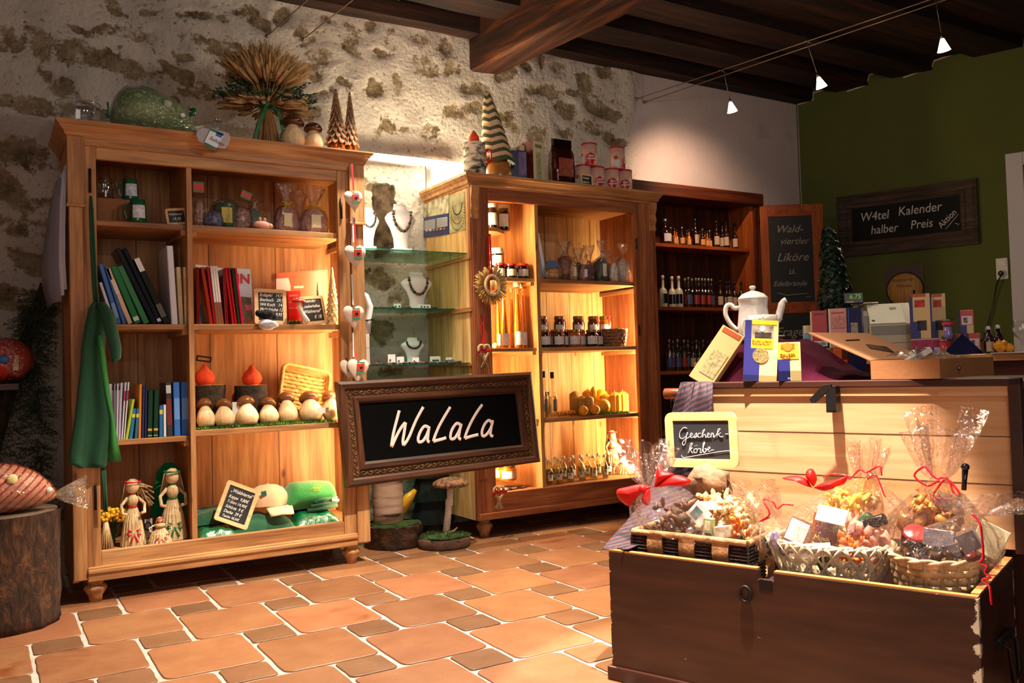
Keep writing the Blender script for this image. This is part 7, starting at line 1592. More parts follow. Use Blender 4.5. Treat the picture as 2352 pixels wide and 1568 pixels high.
# purple cloth mound (over a box)
PC=mat('plum_cloth','3c0a1e',.9,spec=.08,bump=.15,bs=80)
bm=BM(); rows=[]; nu,nv=44,22
PR=[(.0,.93),(.07,.93),(.10,.96),(.16,1.04),(.20,1.065),(.27,1.075),(.35,1.078),(.39,1.062),(.43,1.03),(.48,.992),(.53,.957),(.60,.938),(.68,.93),(.9,.93)]
def prf(s):
    for (a,z0),(b,z1) in zip(PR,PR[1:]):
        if a<=s<=b: return z0+(z1-z0)*(s-a)/(b-a)
    return .93
for j in range(nv+1):
    v=j/nv; off=.56+.46*v; row=[]
    for i in range(nu+1):
        s=.02+.66*i/nu; e=min(1,v*7+ .02)*min(1,(1-v)*5+.02); z=.9265+(prf(s)-.9265)*e+ .010*noise.noise(Vector((s*14,v*5,2)))*e; row.append(GW(s,off-.01*math.sin(s*40)*(1-e),max(z,.927)))
    rows.append(row)
grid(bm,rows); tag(obj('draped_cloth',bm,PC),'plum coloured cloth draped in a mound behind the chest lid','cloth')
# teapot
def camface(p): return math.atan2(p.y,p.x)-PI/2
def gpt(px,py,off,z=None):
    a=PG(px,py,off); return GW(a.x,off,a.z if z is None else z),a
p,a=gpt(1732,757,.80); H=PG(1732,655,.80).z-a.z; dep=(p-CP).dot(_d); k=dep/F_PX
PORC=mat('white_porcelain','e2dad4',.12,coat=.7)
zt_=1.085; o=thing('teapot','tall white porcelain teapot on the plum cloth','teapot',(p.x,p.y,zt_),camface(p)); H=a.z+H-zt_
w1=34*k
bm=BM(); lathe(bm,[(w1*.85,0),(w1*.92,.006),(w1*1.03,H*.12),(w1*1.08,H*.25),(w1*1.0,H*.45),(w1*.94,H*.6),(w1*1.0,H*.72),(w1*1.04,H*.73),(w1*.95,H*.735)],36,cap=True); obj('body',bm,PORC,o,True)
bm=BM(); lathe(bm,[(w1*1.03,H*.735),(w1*.98,H*.775),(w1*.75,H*.84),(w1*.35,H*.885),(w1*.14,H*.90),(w1*.13,H*.925),(w1*.22,H*.955),(w1*.20,H*.985),(0,H)],32); obj('lid',bm,PORC,o,True)
bm=BM(); tube(bm,smooth([(w1*.9,0,H*.30),(w1*1.5,0,H*.36),(w1*1.75,0,H*.52),(w1*1.9,0,H*.66),(w1*2.15,0,H*.71)],4),[.018]*6+[.014]*6+[.011]*5,12,flat=1); obj('spout',bm,PORC,o,True)
bm=BM(); tube(bm,smooth([(-w1*.92,0,H*.60),(-w1*1.25,0,H*.60),(-w1*1.45,0,H*.66),(-w1*1.75,0,H*.64),(-w1*1.82,0,H*.48),(-w1*1.5,0,H*.30),(-w1*1.05,0,H*.18)],4),.009,10); obj('handle',bm,PORC,o,True)
p,a=gpt(1752,758,.68); dep=(p-CP).dot(_d); k=dep/F_PX; r=33*k
o=thing('teacup','white porcelain cup on saucer in front of the teapot','cup',(p.x,p.y,1.08),camface(p)); h=PG(1752,722,.68).z-1.083
bm=BM(); lathe(bm,[(r*.45,.008),(r*.55,.012),(r*.8,h*.35),(r*.97,h*.7),(r*1.03,h),(r*.99,h),(r*.9,h*.7),(r*.7,h*.35),(0,h*.2)],32,cap=False); obj('bowl',bm,PORC,o,True)
bm=BM(); tube(bm,[(-r*.9,0,h*.8),(-r*1.25,0,h*.85),(-r*1.4,0,h*.5),(-r*1.15,0,h*.15),(-r*.75,0,h*.25)],.006,8); obj('handle',bm,PORC,o,True)
bm=BM(); tube(bm,[(.0,-r*.985,h*.6),(.004,-r*1.01,h*.75)],.0015,5)
for t in range(5): ball(bm,(.01*math.cos(t*1.26),-r*1.0,h*.78+.008*math.sin(t*1.26)),.003,(1,.3,1),1)
obj('flower_decor',bm,col('c9906a'),o,True)
bm=BM(); lathe(bm,[(r*.5,0),(r*1.45,.010),(r*1.5,.014),(r*1.4,.012),(r*.5,.004),(0,.004)],36,(p.x,p.y,1.079)); tag(obj('saucer',bm,PORC),'white saucer under the porcelain cup','saucer')
# tea pouches
BLU=col('2b2a6e',rough=.3); KRA=col('e2bd80',rough=.55); YEL=col('f0c81c',rough=.4); HERB=mat('herb_leaves','7a6a3a',.6,var=.9,vs=220); NAV=col('141a48',rough=.3); PHO=mat('portrait_photo','8f8070',.5,var=.6,vs=50)
def pouch(name,label,px,base,top,hw,off,z,blue,prints,lean=.0,roll=0,d=.045,dr=0,kraft=KRA,extra=()):
    p,a=gpt(px,base,off,z); dep=(p-CP).dot(_d); k=dep/F_PX; w=2*hw*k; h=(base-top)*k
    M=Matrix.Translation(p)@Matrix.Rotation(camface(p)+dr,4,'Z')@Matrix.Rotation(roll,4,'Y')@Matrix.Rotation(-lean,4,'X'); o=thing(name,label,'tea packet',M=M)
    bm=BM(); V=[]
    for t,dd in ((0,1),(.08,1.02),(.75,.7),(.93,.12),(1.0,.08)): V.append([(-w/2,-0,h*t),(w/2,0,h*t),(w/2,d*dd,h*t),(-w/2,d*dd,h*t)])
    R_=grid(bm,V,True,0,False); bm.faces.new(R_[0][::-1]); bm.faces.new(R_[-1]); obj('paper_pouch',bm,kraft,o,True)
    for x0,x1,z0,z1,m in prints: bm=BM(); box(bm,-w/2+w*x0,-w/2+w*x1,-.0016,.0002,h*z0,h*z1); obj('printed_panel',bm,m,o,True)
    bm=BM(); 
    if blue: 
        box(bm,-w/2-.0006,-w/2+w*blue,-.0010,.0,0,h); obj('blue_side',bm,BLU,o,True); bm=BM()
    for kind,x,z_,r,m in extra:
        if kind=='disc': bm=BM(); lathe(bm,[(r*w,0),(r*w,.002),(0,.002)],28); [setattr(f,'smooth',False) for f in bm.faces]; obj('window',bm,m,o,True,M=Matrix.Translation((-w/2+w*x,-.001,h*z_))@Matrix.Rotation(PI/2,4,'X'))
        else: obj('printed_lettering',text_bm(kind,r*w,shear=0,M=Matrix.Translation((-w/2+w*x,-.003,h*z_)),bold=.0001),m,o,True)
    return o
BRT=col('8a5a10'); DRK=mat('dark_print','2a2018',.6,var=.5,vs=70)
pouch('tea_pouch','large blue and cream tea pouch with portrait photo and yellow label',1745,881,740,37,.482,.933,.20,[(.2,.95,.93,.995,YEL),(.21,.85,.70,.92,PHO),(.30,.80,.70,.80,DRK),(.2,.86,.54,.70,YEL),(.18,.47,.10,.54,BLU),(0,.47,0,.10,NAV),(.47,1,0,.10,col('8a7a4a'))],lean=.05,roll=.075,extra=[('disc',.50,.42,.24,HERB),('disc',.52,.86,.09,mat('face_print','cdbfae',.6)),('Bruder Urbans',.23,.645,.095,BRT),('Kräuterfeuer',.23,.60,.10,BRT)])
pouch('tea_pouch','smaller tea pouch labelled ZAUBER with orange cup picture',1815,879,790,25,.484,.933,.0,[(.02,.92,.56,.97,col('e2a02a')),(.15,.75,.80,.96,mat('cup_print','c9641e',.5,var=.4,vs=50)),(.0,.52,.0,.55,BLU),(0,.52,0,.26,NAV),(.52,1,0,.26,col('8a7a4a')),(.40,.60,.04,.09,WHITE)],lean=.02,extra=[('ZAUBER',.1,.64,.18,BRT),('TRUNK',.16,.575,.12,BRT),('disc',.45,.88,.20,mat('orange_cup','d8761e',.4))],d=.035)
pouch('tea_pouch','cream tea pouch lying tilted at left, back side with fine print',1606,880,738,29,.515,.933,.0,[(.25,.9,.15,.6,mat('fine_print','b8a878',.6,var=.5,vs=90)),(.1,.9,.90,.98,col('b8552a'))],lean=.3,roll=.55,d=.05,dr=-.4)
# ---- flat carton with open lid on top of chest lid / side table
CB_=mat('corrugated_card','9a6438',.8,var=.08,vs=8,bump=.1,bs=60); CI=mat('card_inside','8a5a34',.85)
BXM=GM@Matrix.Translation((.69,.500,.934))@Matrix.Rotation(-.19,4,'Z')
o=thing('open_carton','flat brown cardboard box with its lid folded open','box',M=BXM); bw,bd,bh=.215,.41,.060; t=.004
bm=BM(); box(bm,0,bw,0,t,0,bh); obj('front_wall',bm,CB_,o,True)
bm=BM(); box(bm,bw-t,bw,t,bd,0,bh); obj('side_wall',bm,CB_,o,True)
bm=BM(); box(bm,0,t,t,bd,0,bh); obj('side_wall',bm,CB_,o,True)
bm=BM(); box(bm,t,bw-t,bd-t,bd,0,bh); obj('back_wall',bm,CB_,o,True)
bm=BM(); box(bm,t,bw-t,t,bd-t,0,t); obj('box_floor',bm,CI,o,True)
a=math.atan2(.095,-.205); LM2=BXM@Matrix.Translation((0,0,bh))@Matrix.Rotation(-a,4,'Y')
bm=BM(); box(bm,0,.235,0,bd,-.002,.002); lidc=obj('box_lid',bm,CI,o,M=LM2)
Mt=LM2@Matrix.Translation((.19,.16,.003))@Matrix.Rotation(PI,4,'Z')@Matrix.Rotation(-PI/2,4,'X')
bm=BM(); 
for k in range(9): tube(bm,[(.09+.004*k,.16+.004*k,-.004),(.05+.006*k,.26+.004*k,-.004)],.0018,4)
tube(bm,[(.16,.12,-.004),(.165,.22,-.004)],.003,4); obj('ink_drawing',bm,mat('ink_print','4a3424',.9),lidc,M=LM2)
q=BXM@Vector((.18,.10,.03)); bm=BM(); box(bm,.14,.145,-.003,0,.02,.04); bm.free()
bm=BM(); lathe(bm,[(.007,0),(.005,.006),(0,.008)],10,M=BXM@Matrix.Translation((bw,.13,.028))@Matrix.Rotation(PI/2,4,'Y')); obj('metal_clasp',bm,METAL,o)
bm=BM(); n=10; rows=[[BXM@Vector((.02+.17*i/n,.03+.33*j/n,.045+.03*math.sin(PI*i/n)*abs(noise.noise(Vector((i*.7,j*.6,2))))*2+.03*(1-i/n))) for i in range(n+1)] for j in range(n+1)]; grid(bm,rows); tag(obj('plastic_bag',bm,CELLO),'clear plastic bag lying in the open flat carton','bag')
p,a=gpt(2075,828,.60); bm=BM(); box(bm,-.022,.022,-.05,.05,-.008,.008); box(bm,-.016,.016,-.045,-.005,.0081,.0086,mi=1); tag(obj('small_device',bm,[SW,IRON],M=Matrix.Translation(GW(.80,.60,1.0))@Matrix.Rotation(.9,4,'Z')@Matrix.Rotation(-.5,4,'X')),'small white box with dark window lying in the open carton','device')
# ---- goods on side table and counter
def gbx(name,label,cat,x0,x1,top,base,off,front,side=None,prints=(),rz=.0,d=.06,z=None,texts=(),facing=True):
    a=PG((x0+x1)/2,base,off); b=PG((x0+x1)/2,top,off); zz=a.z if z is None else z; p=GW(a.x,off,zz); dep=(p-CP).dot(_d); k=dep/F_PX
    return carton(name,label,cat,p,(x1-x0)*k,d,b.z-zz,front,side,rz=camface(p)+rz,prints=prints,texts=texts)
REDP=mat('red_box_print','a8222c',.4,var=.15,vs=30); PNK=mat('pink_box_print','d08a80',.45,var=.12,vs=60); YBX=mat('yellow_box_print','c9b060',.5,var=.15,vs=60)
tz=.926
zt1=PG(1900,800,1.10).z
gbx('carton','yellow carton under the red one, half hidden by plum cloth','box',1876,1913,800,846,1.10,YBX,CREAM,z=tz,d=.07)
gbx('carton','carton printed with orange citrus fruit beside the plum cloth','box',1914,1952,798,852,1.10,mat('fruit_box','5a1c10',.35),CREAM,z=tz,d=.07,prints=[(.05,.55,.62,.98,mat('orange_fruit','d85a12',.4,var=.3,vs=40)),(.1,.85,.15,.6,mat('orange_fruit','d85a12',.4))])
gbx('carton','navy carton under the open carton lid','box',1953,1990,800,852,1.10,NAV,NAV,z=tz,d=.07)
z2=PG(1900,800,1.10).z+.001
gbx('carton','dark red tea carton with white barcode strip','box',1868,1906,713,798,1.10,REDP,CREAM,z=z2,d=.07,rz=.1,prints=[(.86,1,.06,1,NAV),(.04,.84,.06,.19,WHITE),(.40,.78,.08,.17,mat('barcode','3a3440',.6,var=.6,vs=200)),(.12,.72,.90,.93,col('7a1820')),(.45,1,0,.06,NAV)],texts=[('€2',.1,.09,.016,IRON)])
gbx('carton','pale pink tea carton with fine print beside red one','box',1907,1949,708,798,1.10,PNK,NAV,z=z2,d=.07,prints=[(.92,1,0,1,NAV),(0,.08,0,1,CREAM),(.15,.8,.88,.91,col('a8504a')),(.15,.85,.5,.8,mat('pink_print_lines','c07a70',.5,var=.4,vs=120))])
gbx('carton','navy tea carton with small photo, right of the pink one','box',1950,1981,706,798,1.10,NAV,NAV,z=z2,d=.07,rz=-.1,prints=[(.05,.12,.02,.98,col('3a4aa0')),(.22,.72,.35,.62,PHO)])
gbx('tea_packet','light blue and cream packet left of the red carton','packet',1846,1869,747,800,1.16,mat('light_blue_print','7aa8c8',.5,var=.3,vs=20),CREAM,z=tz,d=.04,prints=[(.1,.9,.85,1,CREAM)])
# cash register
p,a=gpt(2040,800,1.72); k=(p-CP).dot(_d)/F_PX; o=thing('cash_register','beige cash register with papers on top standing on the counter','cash register',(p.x,p.y,CZ),camface(p)+.1); K=k
def z_(y,off=1.72): return PG(2040,y,off).z-CZ
REG=mat('beige_plastic','b9ac92',.45); REG2=mat('grey_plastic','8a8478',.5)
bm=BM(); box(bm,-60*K,62*K,0,.36,0,.06); obj('cash_drawer',bm,REG,o,True,bevel=.004)
w=58*K; bm=BM(); prism(bm,[(0,.06),(0,z_(745)),(.16,z_(692)),(.34,z_(692)),(.34,.06)],-38*K,w,axis='x'); obj('register_body',bm,REG,o,True,bevel=.004)
bm=BM(); prism(bm,[(.03,.06),(.03,z_(722)),(.12,z_(708)),(.34,z_(708)),(.34,.06)],-60*K,-38.2*K,axis='x'); obj('keyboard_side',bm,REG2,o,True,bevel=.003)
bm=BM(); box(bm,-34*K,w-12*K,-.003,.001,.10,z_(745)-.005); obj('front_panel',bm,REG2,o,True)
M=Matrix.Translation((0,.0,z_(745)))@Matrix.Rotation(math.atan2(z_(692)-z_(745),.16),4,'X'); bm=BM(); box(bm,-36*K,40*K,.005,.18,.002,.005); pp=obj('paper_sheet',bm,mat('bright_paper','f2ecd0',.6),o,True,M=M)
bm=BM(); box(bm,12*K,26*K,.125,.145,.005,.006); obj('printed_mark',bm,BRN,pp,True,M=M)
bm=BM(); ball(bm,(-28*K,.03,.006),.008,(1,1,.2),1); obj('printed_mark',bm,BRN,pp,True,M=M)
bm=BM(); box(bm,-56*K,-10*K,.15,.30,z_(692)+.004,z_(690)+.006); obj('paper_sheet',bm,mat('bright_paper','f2ecd0',.6),o,True)
bm=BM(); tube(bm,[(-62*K,.12,.02),(-62*K,.12,z_(688))],.014,10); obj('display_pole',bm,REG2,o,True)
bm=BM(); box(bm,-88*K,-44*K,.09,.15,z_(690),z_(664)); dp=obj('customer_display',bm,CB,o,True,bevel=.003)
obj('display_digits',text_bm('6.75',.030,shear=.1,M=Matrix.Translation((-76*K,.087,z_(679)))),mat('green_digits','3a8a20',.4,emit=.5,ecol='7ac83a'),dp,True)
bm=BM(); box(bm,-82*K,-66*K,.086,.088,z_(688),z_(685)); obj('display_lettering',bm,REG,dp,True)
# topiary
p,a=gpt(1932,815,2.05); o=thing('ivy_topiary','tall dark green ivy cone standing on the counter near the green wall','plant',(p.x,p.y,CZ)); h=PG(1925,528,2.05).z-CZ; k=(p-CP).dot(_d)/F_PX
bm=BM(); random.seed(21)
for i in range(1100):
    t=random.random(); z=.08+(h-.08)*t; r=(42*k)*(1-t)**.8*random.uniform(.75,1.1)+.02; a=random.uniform(0,6.28); c=Vector((r*math.cos(a)-.06*t,r*math.sin(a),z)); s=random.uniform(.012,.024); n_=Vector((math.cos(a),math.sin(a),random.uniform(-.3,.6))).normalized(); u=n_.cross(Vector((0,0,1))).normalized()*s; v=n_.cross(u).normalized()*s
    bm.faces.new([bm.verts.new(q) for q in (c-u,c-v*.9,c+u,c+v+n_*.01)])
obj('ivy_leaves',bm,mat('ivy_green','0c2211',.5,var=.5,vs=30),o,True)
bm=BM(); lathe(bm,[(.05,0),(.065,.10),(.06,.10),(0,.09)],20); tube(bm,[(0,0,.05),(-.03,0,h*.6)],.010,6); obj('pot',bm,mat('dark_pot','2a1c14',.6),o,True)
# coffee / tea bags on the pink box
zp=PG(2130,777,1.64).z
gbx('carton','pink box of heart shaped sweets under two tall tea bags','box',2098,2162,777,818,1.64,mat('pink_hearts','a01a4a',.35,var=.5,vs=60),PNK,z=CZ,d=.12,prints=[(0,1,.92,1,col('c9a080')),(.48,.5,0,.92,col('7a1236'))])
for l,x0,x1 in (('tall tea bag with red berry picture, left of a pair on pink box',2094,2137),('tall tea bag with red berry picture, right of a pair on pink box',2139,2173)):
    gbx('tea_pouch',l,'tea packet',x0,x1,674,776,1.66 if x0<2100 else 1.74,KRA,BLU,z=zp+.001,d=.06,prints=[(0,.16,0,1,BLU),(.16,.5,0,.38,BLU),(.02,.8,.93,1,col('b8552a')),(.25,.75,.70,.86,mat('berry_print','b8281c',.5,var=.6,vs=60)),(.35,.80,.18,.40,mat('dark_tea_window','2a1810',.2,var=.4,vs=80))])
def scan(label,px,top,base,hw,off,z=None):
    a=PG(px,base,off); zz=a.z if z is None else z; p=GW(a.x,off,zz); k=(p-CP).dot(_d)/F_PX; r=hw*k; h=PG(px,top,off).z-zz
    o=thing('small_tin',label,'can',p,group='small red tins on the counter'); bm=BM(); lathe(bm,[(r*.97,0),(r,.003),(r,h-.01)],24); obj('tin_body',bm,mat('red_tin_print','b8343a',.3,var=.3,vs=30),o,True)
    bm=BM(); lathe(bm,[(r*1.02,h-.01),(r*1.02,h),(0,h)],24); obj('silver_lid',bm,CS,o,True)
scan('small red tin, lower one beside the pink box',2172,779,815,13,1.60,CZ); zt2=PG(2172,779,1.60).z
scan('glass tin with silver lid behind the chocolate prism',2196,780,815,10,1.66,CZ)
bm=BM(); p=GW(PG(2178,770,1.60).x,1.60,zt2+.001); lathe(bm,[(.016,0),(.02,.02),(.014,.035),(.018,.055)],16,p); tag(obj('glass_stand',bm,mat('lilac_glass','8a78b8',.1,coat=.8)),'little lilac glass between two red tins','glass')
scan('small red tin, upper one next to tea bags',2178,733,757,13,1.60,zt2+.056)
gbx('tea_packet','light blue wrapped packet before the pink box','packet',2148,2172,797,820,1.585,col('8fa8c9',rough=.3),WHITE,z=CZ,d=.03)
# chocolate prism
p,a=gpt(2212,818,1.60); M=Matrix.Translation((p.x,p.y,CZ))@Matrix.Rotation(camface(p)+.45,4,'Z'); o=thing('chocolate_prism','triangular pack with brown sweets and dark blue triangular end','sweets box',M=M)
bm=BM(); prism(bm,[(-.085,0),(.085,0),(0,.085)],0,.17); obj('prism_pack',bm,mat('brown_wrapped','6a3a24',.2,var=.5,vs=40,coat=.5),o,True,M=Matrix.Rotation(0,4,'Z'))
bm=BM(); prism(bm,[(-.087,0),(.087,0),(0,.087)],-.003,.0); obj('blue_end',bm,NAV,o,True)
for l,x0,x1,tp,bs,off in (('small red and navy box with heart picture, on top of two others',2203,2236,712,765,1.80),('red and cream box under the heart box, left',2192,2221,766,818,1.80),('red and cream box under the heart box, right',2223,2252,765,818,1.80)):
    z=CZ if bs>800 else PG(2220,766,1.80).z+.001
    gbx('tea_box',l,'box',x0,x1,tp,bs,off,col('c94a48',rough=.4),NAV,z=z,d=.05,prints=[(0,.18,0,1,NAV),(.18,.55,0,.35,BLU),(.55,.95,0,.35,KRA),(.25,.9,.38,.75,col('e8d0cc')),(.35,.6,.45,.68,BRN)])
for l,px,tp,off in (('small dark swing top bottle with label, nearer of two on counter',2272,748,1.62),('small dark swing top bottle behind the orange wax shapes',2294,745,1.72)):
    p,a=gpt(px,812,off); k=(p-CP).dot(_d)/F_PX; r=11*k; h=PG(px,tp,off).z-CZ-.004; o=thing('swing_top_bottle',l,'bottle',(p.x,p.y,CZ+.003),group='swing top bottles on the counter'); bm=BM(); lathe(bm,[(r*.92,0),(r,h*.02),(r,h*.5),(r*.8,h*.62),(r*.42,h*.72),(r*.42,h*.86)],20); obj('glass_body',bm,mat('dark_red_glass','2a0806',.06,coat=.8),o,True)
    bm=BM(); lathe(bm,[(r*.45,h*.87),(r*.5,h*.93),(r*.3,h),(0,h)],14); obj('porcelain_stopper',bm,PORC,o,True)
    bm=BM(); tube(bm,[(-r*.5,0,h*.72),(-r*1.0,0,h*.78),(-r*.9,0,h*.92),(0,0,h*.97),(r*.9,0,h*.92),(r*1.0,0,h*.78),(r*.5,0,h*.72)],.0018,5); obj('wire_clip',bm,METAL,o,True)
    bm=BM(); rows=[[(r*1.02*math.sin(t-.6),-r*1.02*math.cos(t-.6),h*q) for t in [-.9+k_*.18 for k_ in range(11)]] for q in (.05,.42)]; grid(bm,rows); obj('paper_label',bm,LC,o,True)
bm=BM(); prism(bm,[(.86,1.52),(1.10,1.52),(1.12,1.75),(.86,1.78)],CZ+.0005,CZ+.003,axis='z'); tag(obj('paper_doily',bm,WHITE,M=GM),'white paper under the bottles and orange wax shapes','paper')
for l,px,tp,hw in (('taller orange beeswax figure beside the dark bottles',2300,780,9),('lower round orange beeswax shape at the counter end',2320,790,10)):
    p,a=gpt(px,812,1.60); k=(p-CP).dot(_d)/F_PX; h=PG(px,tp,1.60).z-CZ; bm=BM(); ball(bm,Vector((p.x,p.y,CZ+.004+h*.46)),h*.45,(1,1,1),3,nz=.5,nf=20); tag(obj('wax_figure',bm,mat('orange_wax','d88a10',.4,sss=.2)),l,'candle')
p,a=gpt(2349,812,1.62); bm=BM(); lathe(bm,[(.03,0),(.004,.004),(.004,.05),(.03,.07),(.035,.10),(.028,.13)],20,(p.x,p.y,CZ),cap=False); tag(obj('wine_glass',bm,GLASS),'stemmed drinking glass at the far right counter end','glass')
# ---- striped cloth
stm,nt,b,N,L=_mat('striped_plum_cloth'); tc=N('ShaderNodeTexCoord'); mp=N('ShaderNodeMapping'); mp.inputs['Rotation'].default_value=(.5,0,.0); L(tc.outputs['Object'],mp.inputs[0]); sx=N('ShaderNodeSeparateXYZ'); L(mp.outputs[0],sx.inputs[0]); ad=N('ShaderNodeMath'); ad.operation='MULTIPLY_ADD'; ad.inputs[1].default_value=.0; L(sx.outputs['Y'],ad.inputs[0]); L(sx.outputs['Z'],ad.inputs[2]); mm=N('ShaderNodeMath'); mm.operation='PINGPONG'; mm.inputs[1].default_value=.0085; L(ad.outputs[0],mm.inputs[0]); gt=N('ShaderNodeMath'); gt.operation='GREATER_THAN'; gt.inputs[1].default_value=.0048; L(mm.outputs[0],gt.inputs[0]); mx=N('ShaderNodeMix'); mx.data_type='RGBA'; mx.inputs[6].default_value=S('150919'); mx.inputs[7].default_value=S('45212c'); L(gt.outputs[0],mx.inputs[0]); L(mx.outputs[2],b.inputs['Base Color']); b.inputs['Roughness'].default_value=.8
bm=BM(); rows=[]
for y,xl,xr,off in ((884,1578,1632,.54),(879,1572,1634,.50),(884,1566,1636,.436),(920,1556,1636,.432),(950,1545,1634,.428),(1010,1530,1632,.42),(1080,1505,1632,.40),(1130,1488,1610,.36),(1170,1462,1560,.30),(1200,1436,1510,.24),(1225,1412,1490,.16),(1245,1396,1478,.09),(1258,1388,1450,.02)):
    a,b_=PG(xl,y,off),PG(xr,y,off); n=18; rows.append([GW(a.x+(b_.x-a.x)*i/n,off-.012*math.sin(i/n*9+y*.01)-.006*math.sin(i*2.2+y*.05)-(.01 if y>890 else 0),(a.z+(b_.z-a.z)*i/n if y>890 else .9345)) for i in range(n+1)])
grid(bm,rows); o=obj('striped_cloth',bm,stm); s=o.modifiers.new('solid','SOLIDIFY'); s.thickness=.003; tag(o,'plum striped cloth hanging over the chest lid and left side','cloth')
# cloth bed in the chest
bm=BM(); rows=[[GW(.03+1.0*i/50,.03+.44*j/24,.268+.05*noise.noise(Vector((i*.22,j*.22,1)))+.035*noise.noise(Vector((i*.6,j*.6,4)))+(.06 if .72<i/50<.84 else .0)*math.sin((i/50-.72)/.12*PI)*(1-.3*j/24)+.02) for i in range(51)] for j in range(25)]
grid(bm,rows); o=obj('striped_cloth',bm,stm); tag(o,'crumpled plum striped cloth lining the chest under gift baskets','cloth')
# ---- gift baskets
PB1=mat('water_hyacinth_pale','a67c52',.7,var=.3,vs=40,bump=.5,bs=50); PB2=mat('dark_rope','2c140c',.85,var=.5,vs=120,bump=.8,bs=150); WWK=mat('white_wicker','d9c9a8',.6,var=.2,vs=40); STR=mat('natural_split_wicker','c4a578',.6,var=.3,vs=30,bump=.3,bs=40)
def rect_basket():
    s0,s1,o0,o1,z0,z1=.055,.445,.06,.30,.335,.462; o=gthing('gift_basket','rectangular basket woven in dark rope and pale bands, left in chest','basket',(s0+s1)/2,(o0+o1)/2,z0)
    pale=BM(); dark=BM()
    # outer wall in 3 courses of blocks, alternating
    per=[(s0,o0,s1,o0),(s1,o0,s1,o1),(s1,o1,s0,o1),(s0,o1,s0,o0)]
    for (xa,ya,xb,yb) in per:
        L_=math.hypot(xb-xa,yb-ya); n=7 if L_>.3 else 4; dx,dy=(xb-xa)/n,(yb-ya)/n; nx,ny=dy/ (L_/n),-dx/(L_/n)
        for c in range(2):
            za=z0+(z1-z0)*c/2; zb=z0+(z1-z0)*(c+1)/2
            for i in range(n):
                B=pale if (i+c)%2==0 else dark; x,y=xa+dx*i,ya+dy*i
                if B is pale:
                    rows=[[ (x+dx*u+nx*(.004+.006*math.sin(PI*v)),y+dy*u+ny*(.004+.006*math.sin(PI*v)),za+(zb-za)*v) for u in (0.02,.25,.5,.75,.98)] for v in (0,.25,.5,.75,1)]; grid(B,rows)
                else:
                    for q in range(6): zz=za+(zb-za)*(q+.5)/6; tube(B,[(x+nx*.001,y+ny*.001,zz),(x+dx+nx*.001,y+dy+ny*.001,zz)],.0055,6)
    obj('dark_rope_weave',dark,PB2,o,M=GM); obj('pale_bands',pale,PB1,o,M=GM)
    bm=BM(); box(bm,s0+.004,s1-.004,o0+.004,o1-.004,z0,z0+.004); 
    for xa,ya,xb,yb in per: tube(bm,[(xa,ya,z1+.003),((xa+xb)/2,(ya+yb)/2,z1+.005),(xb,yb,z1+.003)],.010,8)
    obj('rim',bm,PB1,o,M=GM)
rect_basket()
def gpt3(s,off,z): return GW(s,off,z)
b2=bowl_basket('oval open work basket of white flat wicker in the chest centre',GW(.637,.205,.345),.175,.125,WWK,WWK,26,4,1.5,rw=.2,sx=1,sy=.72); b2.rotation_euler=(0,0,GA)
# diagonal lattice on the oval basket
bm=BM(); N=22
for k in range(N):
    for s in (-1,1):
        pts=[]
        for j in range(7):
            t=j/6; a=2*PI*(k/N)+s*t*.55; rr=.180*(1/1.5+(1-1/1.5)*t**.7)+.004; pts.append((rr*math.cos(a),.72*rr*math.sin(a),.125*t))
        tube(bm,pts,.0075,5,flat=.35)
obj('lattice',bm,WWK,b2,True)
b3=bowl_basket('round basket of natural split wicker at right in the chest',GW(.930,.155,.342),.107,.125,STR,STR,16,6,1.35,sx=1,sy=.95); b3.rotation_euler=(0,0,GA)
WRAP=film('gift_cellophane',(.98,.96,.95,1),.06,.045,48,1.0)
def wrap(label,c,rx,ry,z0,g,top,fl,seed,m=WRAP,nf=9,dz=0,tilt=(0,0)):
    bm=BM(); n=72; rows=[]; random.seed(seed); ph=[random.uniform(0,6.28) for _ in range(4)]
    gr=.020
    for j in range(15):
        t=j/14; cx_=c[0]+(g[0]-c[0])*t**1.4; cy_=c[1]+(g[1]-c[1])*t**1.4; z=z0+(g[2]-z0)*t
        sh=(1-t**2.2); R1=gr+(rx-gr)*sh*(1+.06*math.sin(PI*t)); R2=gr+(ry-gr)*sh*(1+.06*math.sin(PI*t)); row=[]
        for k in range(n):
            a=2*PI*k/n; f=1+ (.05+.22*t*(1-.3*t))*math.sin(nf*a+ph[0])*.6+.05*math.sin((nf*2+1)*a+ph[1]+t*3)+.05*noise.noise(Vector((math.cos(a)*3,math.sin(a)*3,t*4+seed)))*2
            row.append(GW(cx_+R1*f*math.cos(a),cy_+R2*f*math.sin(a),z+.01*noise.noise(Vector((a*2,t*6,seed)))))
        rows.append(row)
    for j in range(1,9):
        t=j/8; row=[]
        for k in range(n):
            a=2*PI*k/n; f=1+.38*math.sin(nf*a*.66*1.5+ph[2])+.18*math.sin(nf*2*a+ph[3]); r=gr+(fl-gr)*t**.75
            row.append(GW(g[0]+tilt[0]*t+r*f*math.cos(a),g[1]+tilt[1]*t+r*f*math.sin(a)*.6,g[2]+top*t*(1+.22*math.sin(3*a+ph[1]))))
        rows.append(row)
    grid(bm,rows,True,smooth=True)
    return tag(obj('cellophane_wrap',bm,m),label,'gift wrap')
G_=lambda px,py,off: PG(px,py,off)
g1=G_(1490,1118,.16); g2=G_(1768,1192,.12); g3=G_(1990,1100,.26); g4=G_(2157,1100,.30); g5=G_(2232,1185,.14)
wrap('shiny cellophane gathered at the red bow over the left basket',(.25,.18),.21,.135,.455,(g1.x+.0,.17,g1.z),.13,.085,1,tilt=(-.02,0))
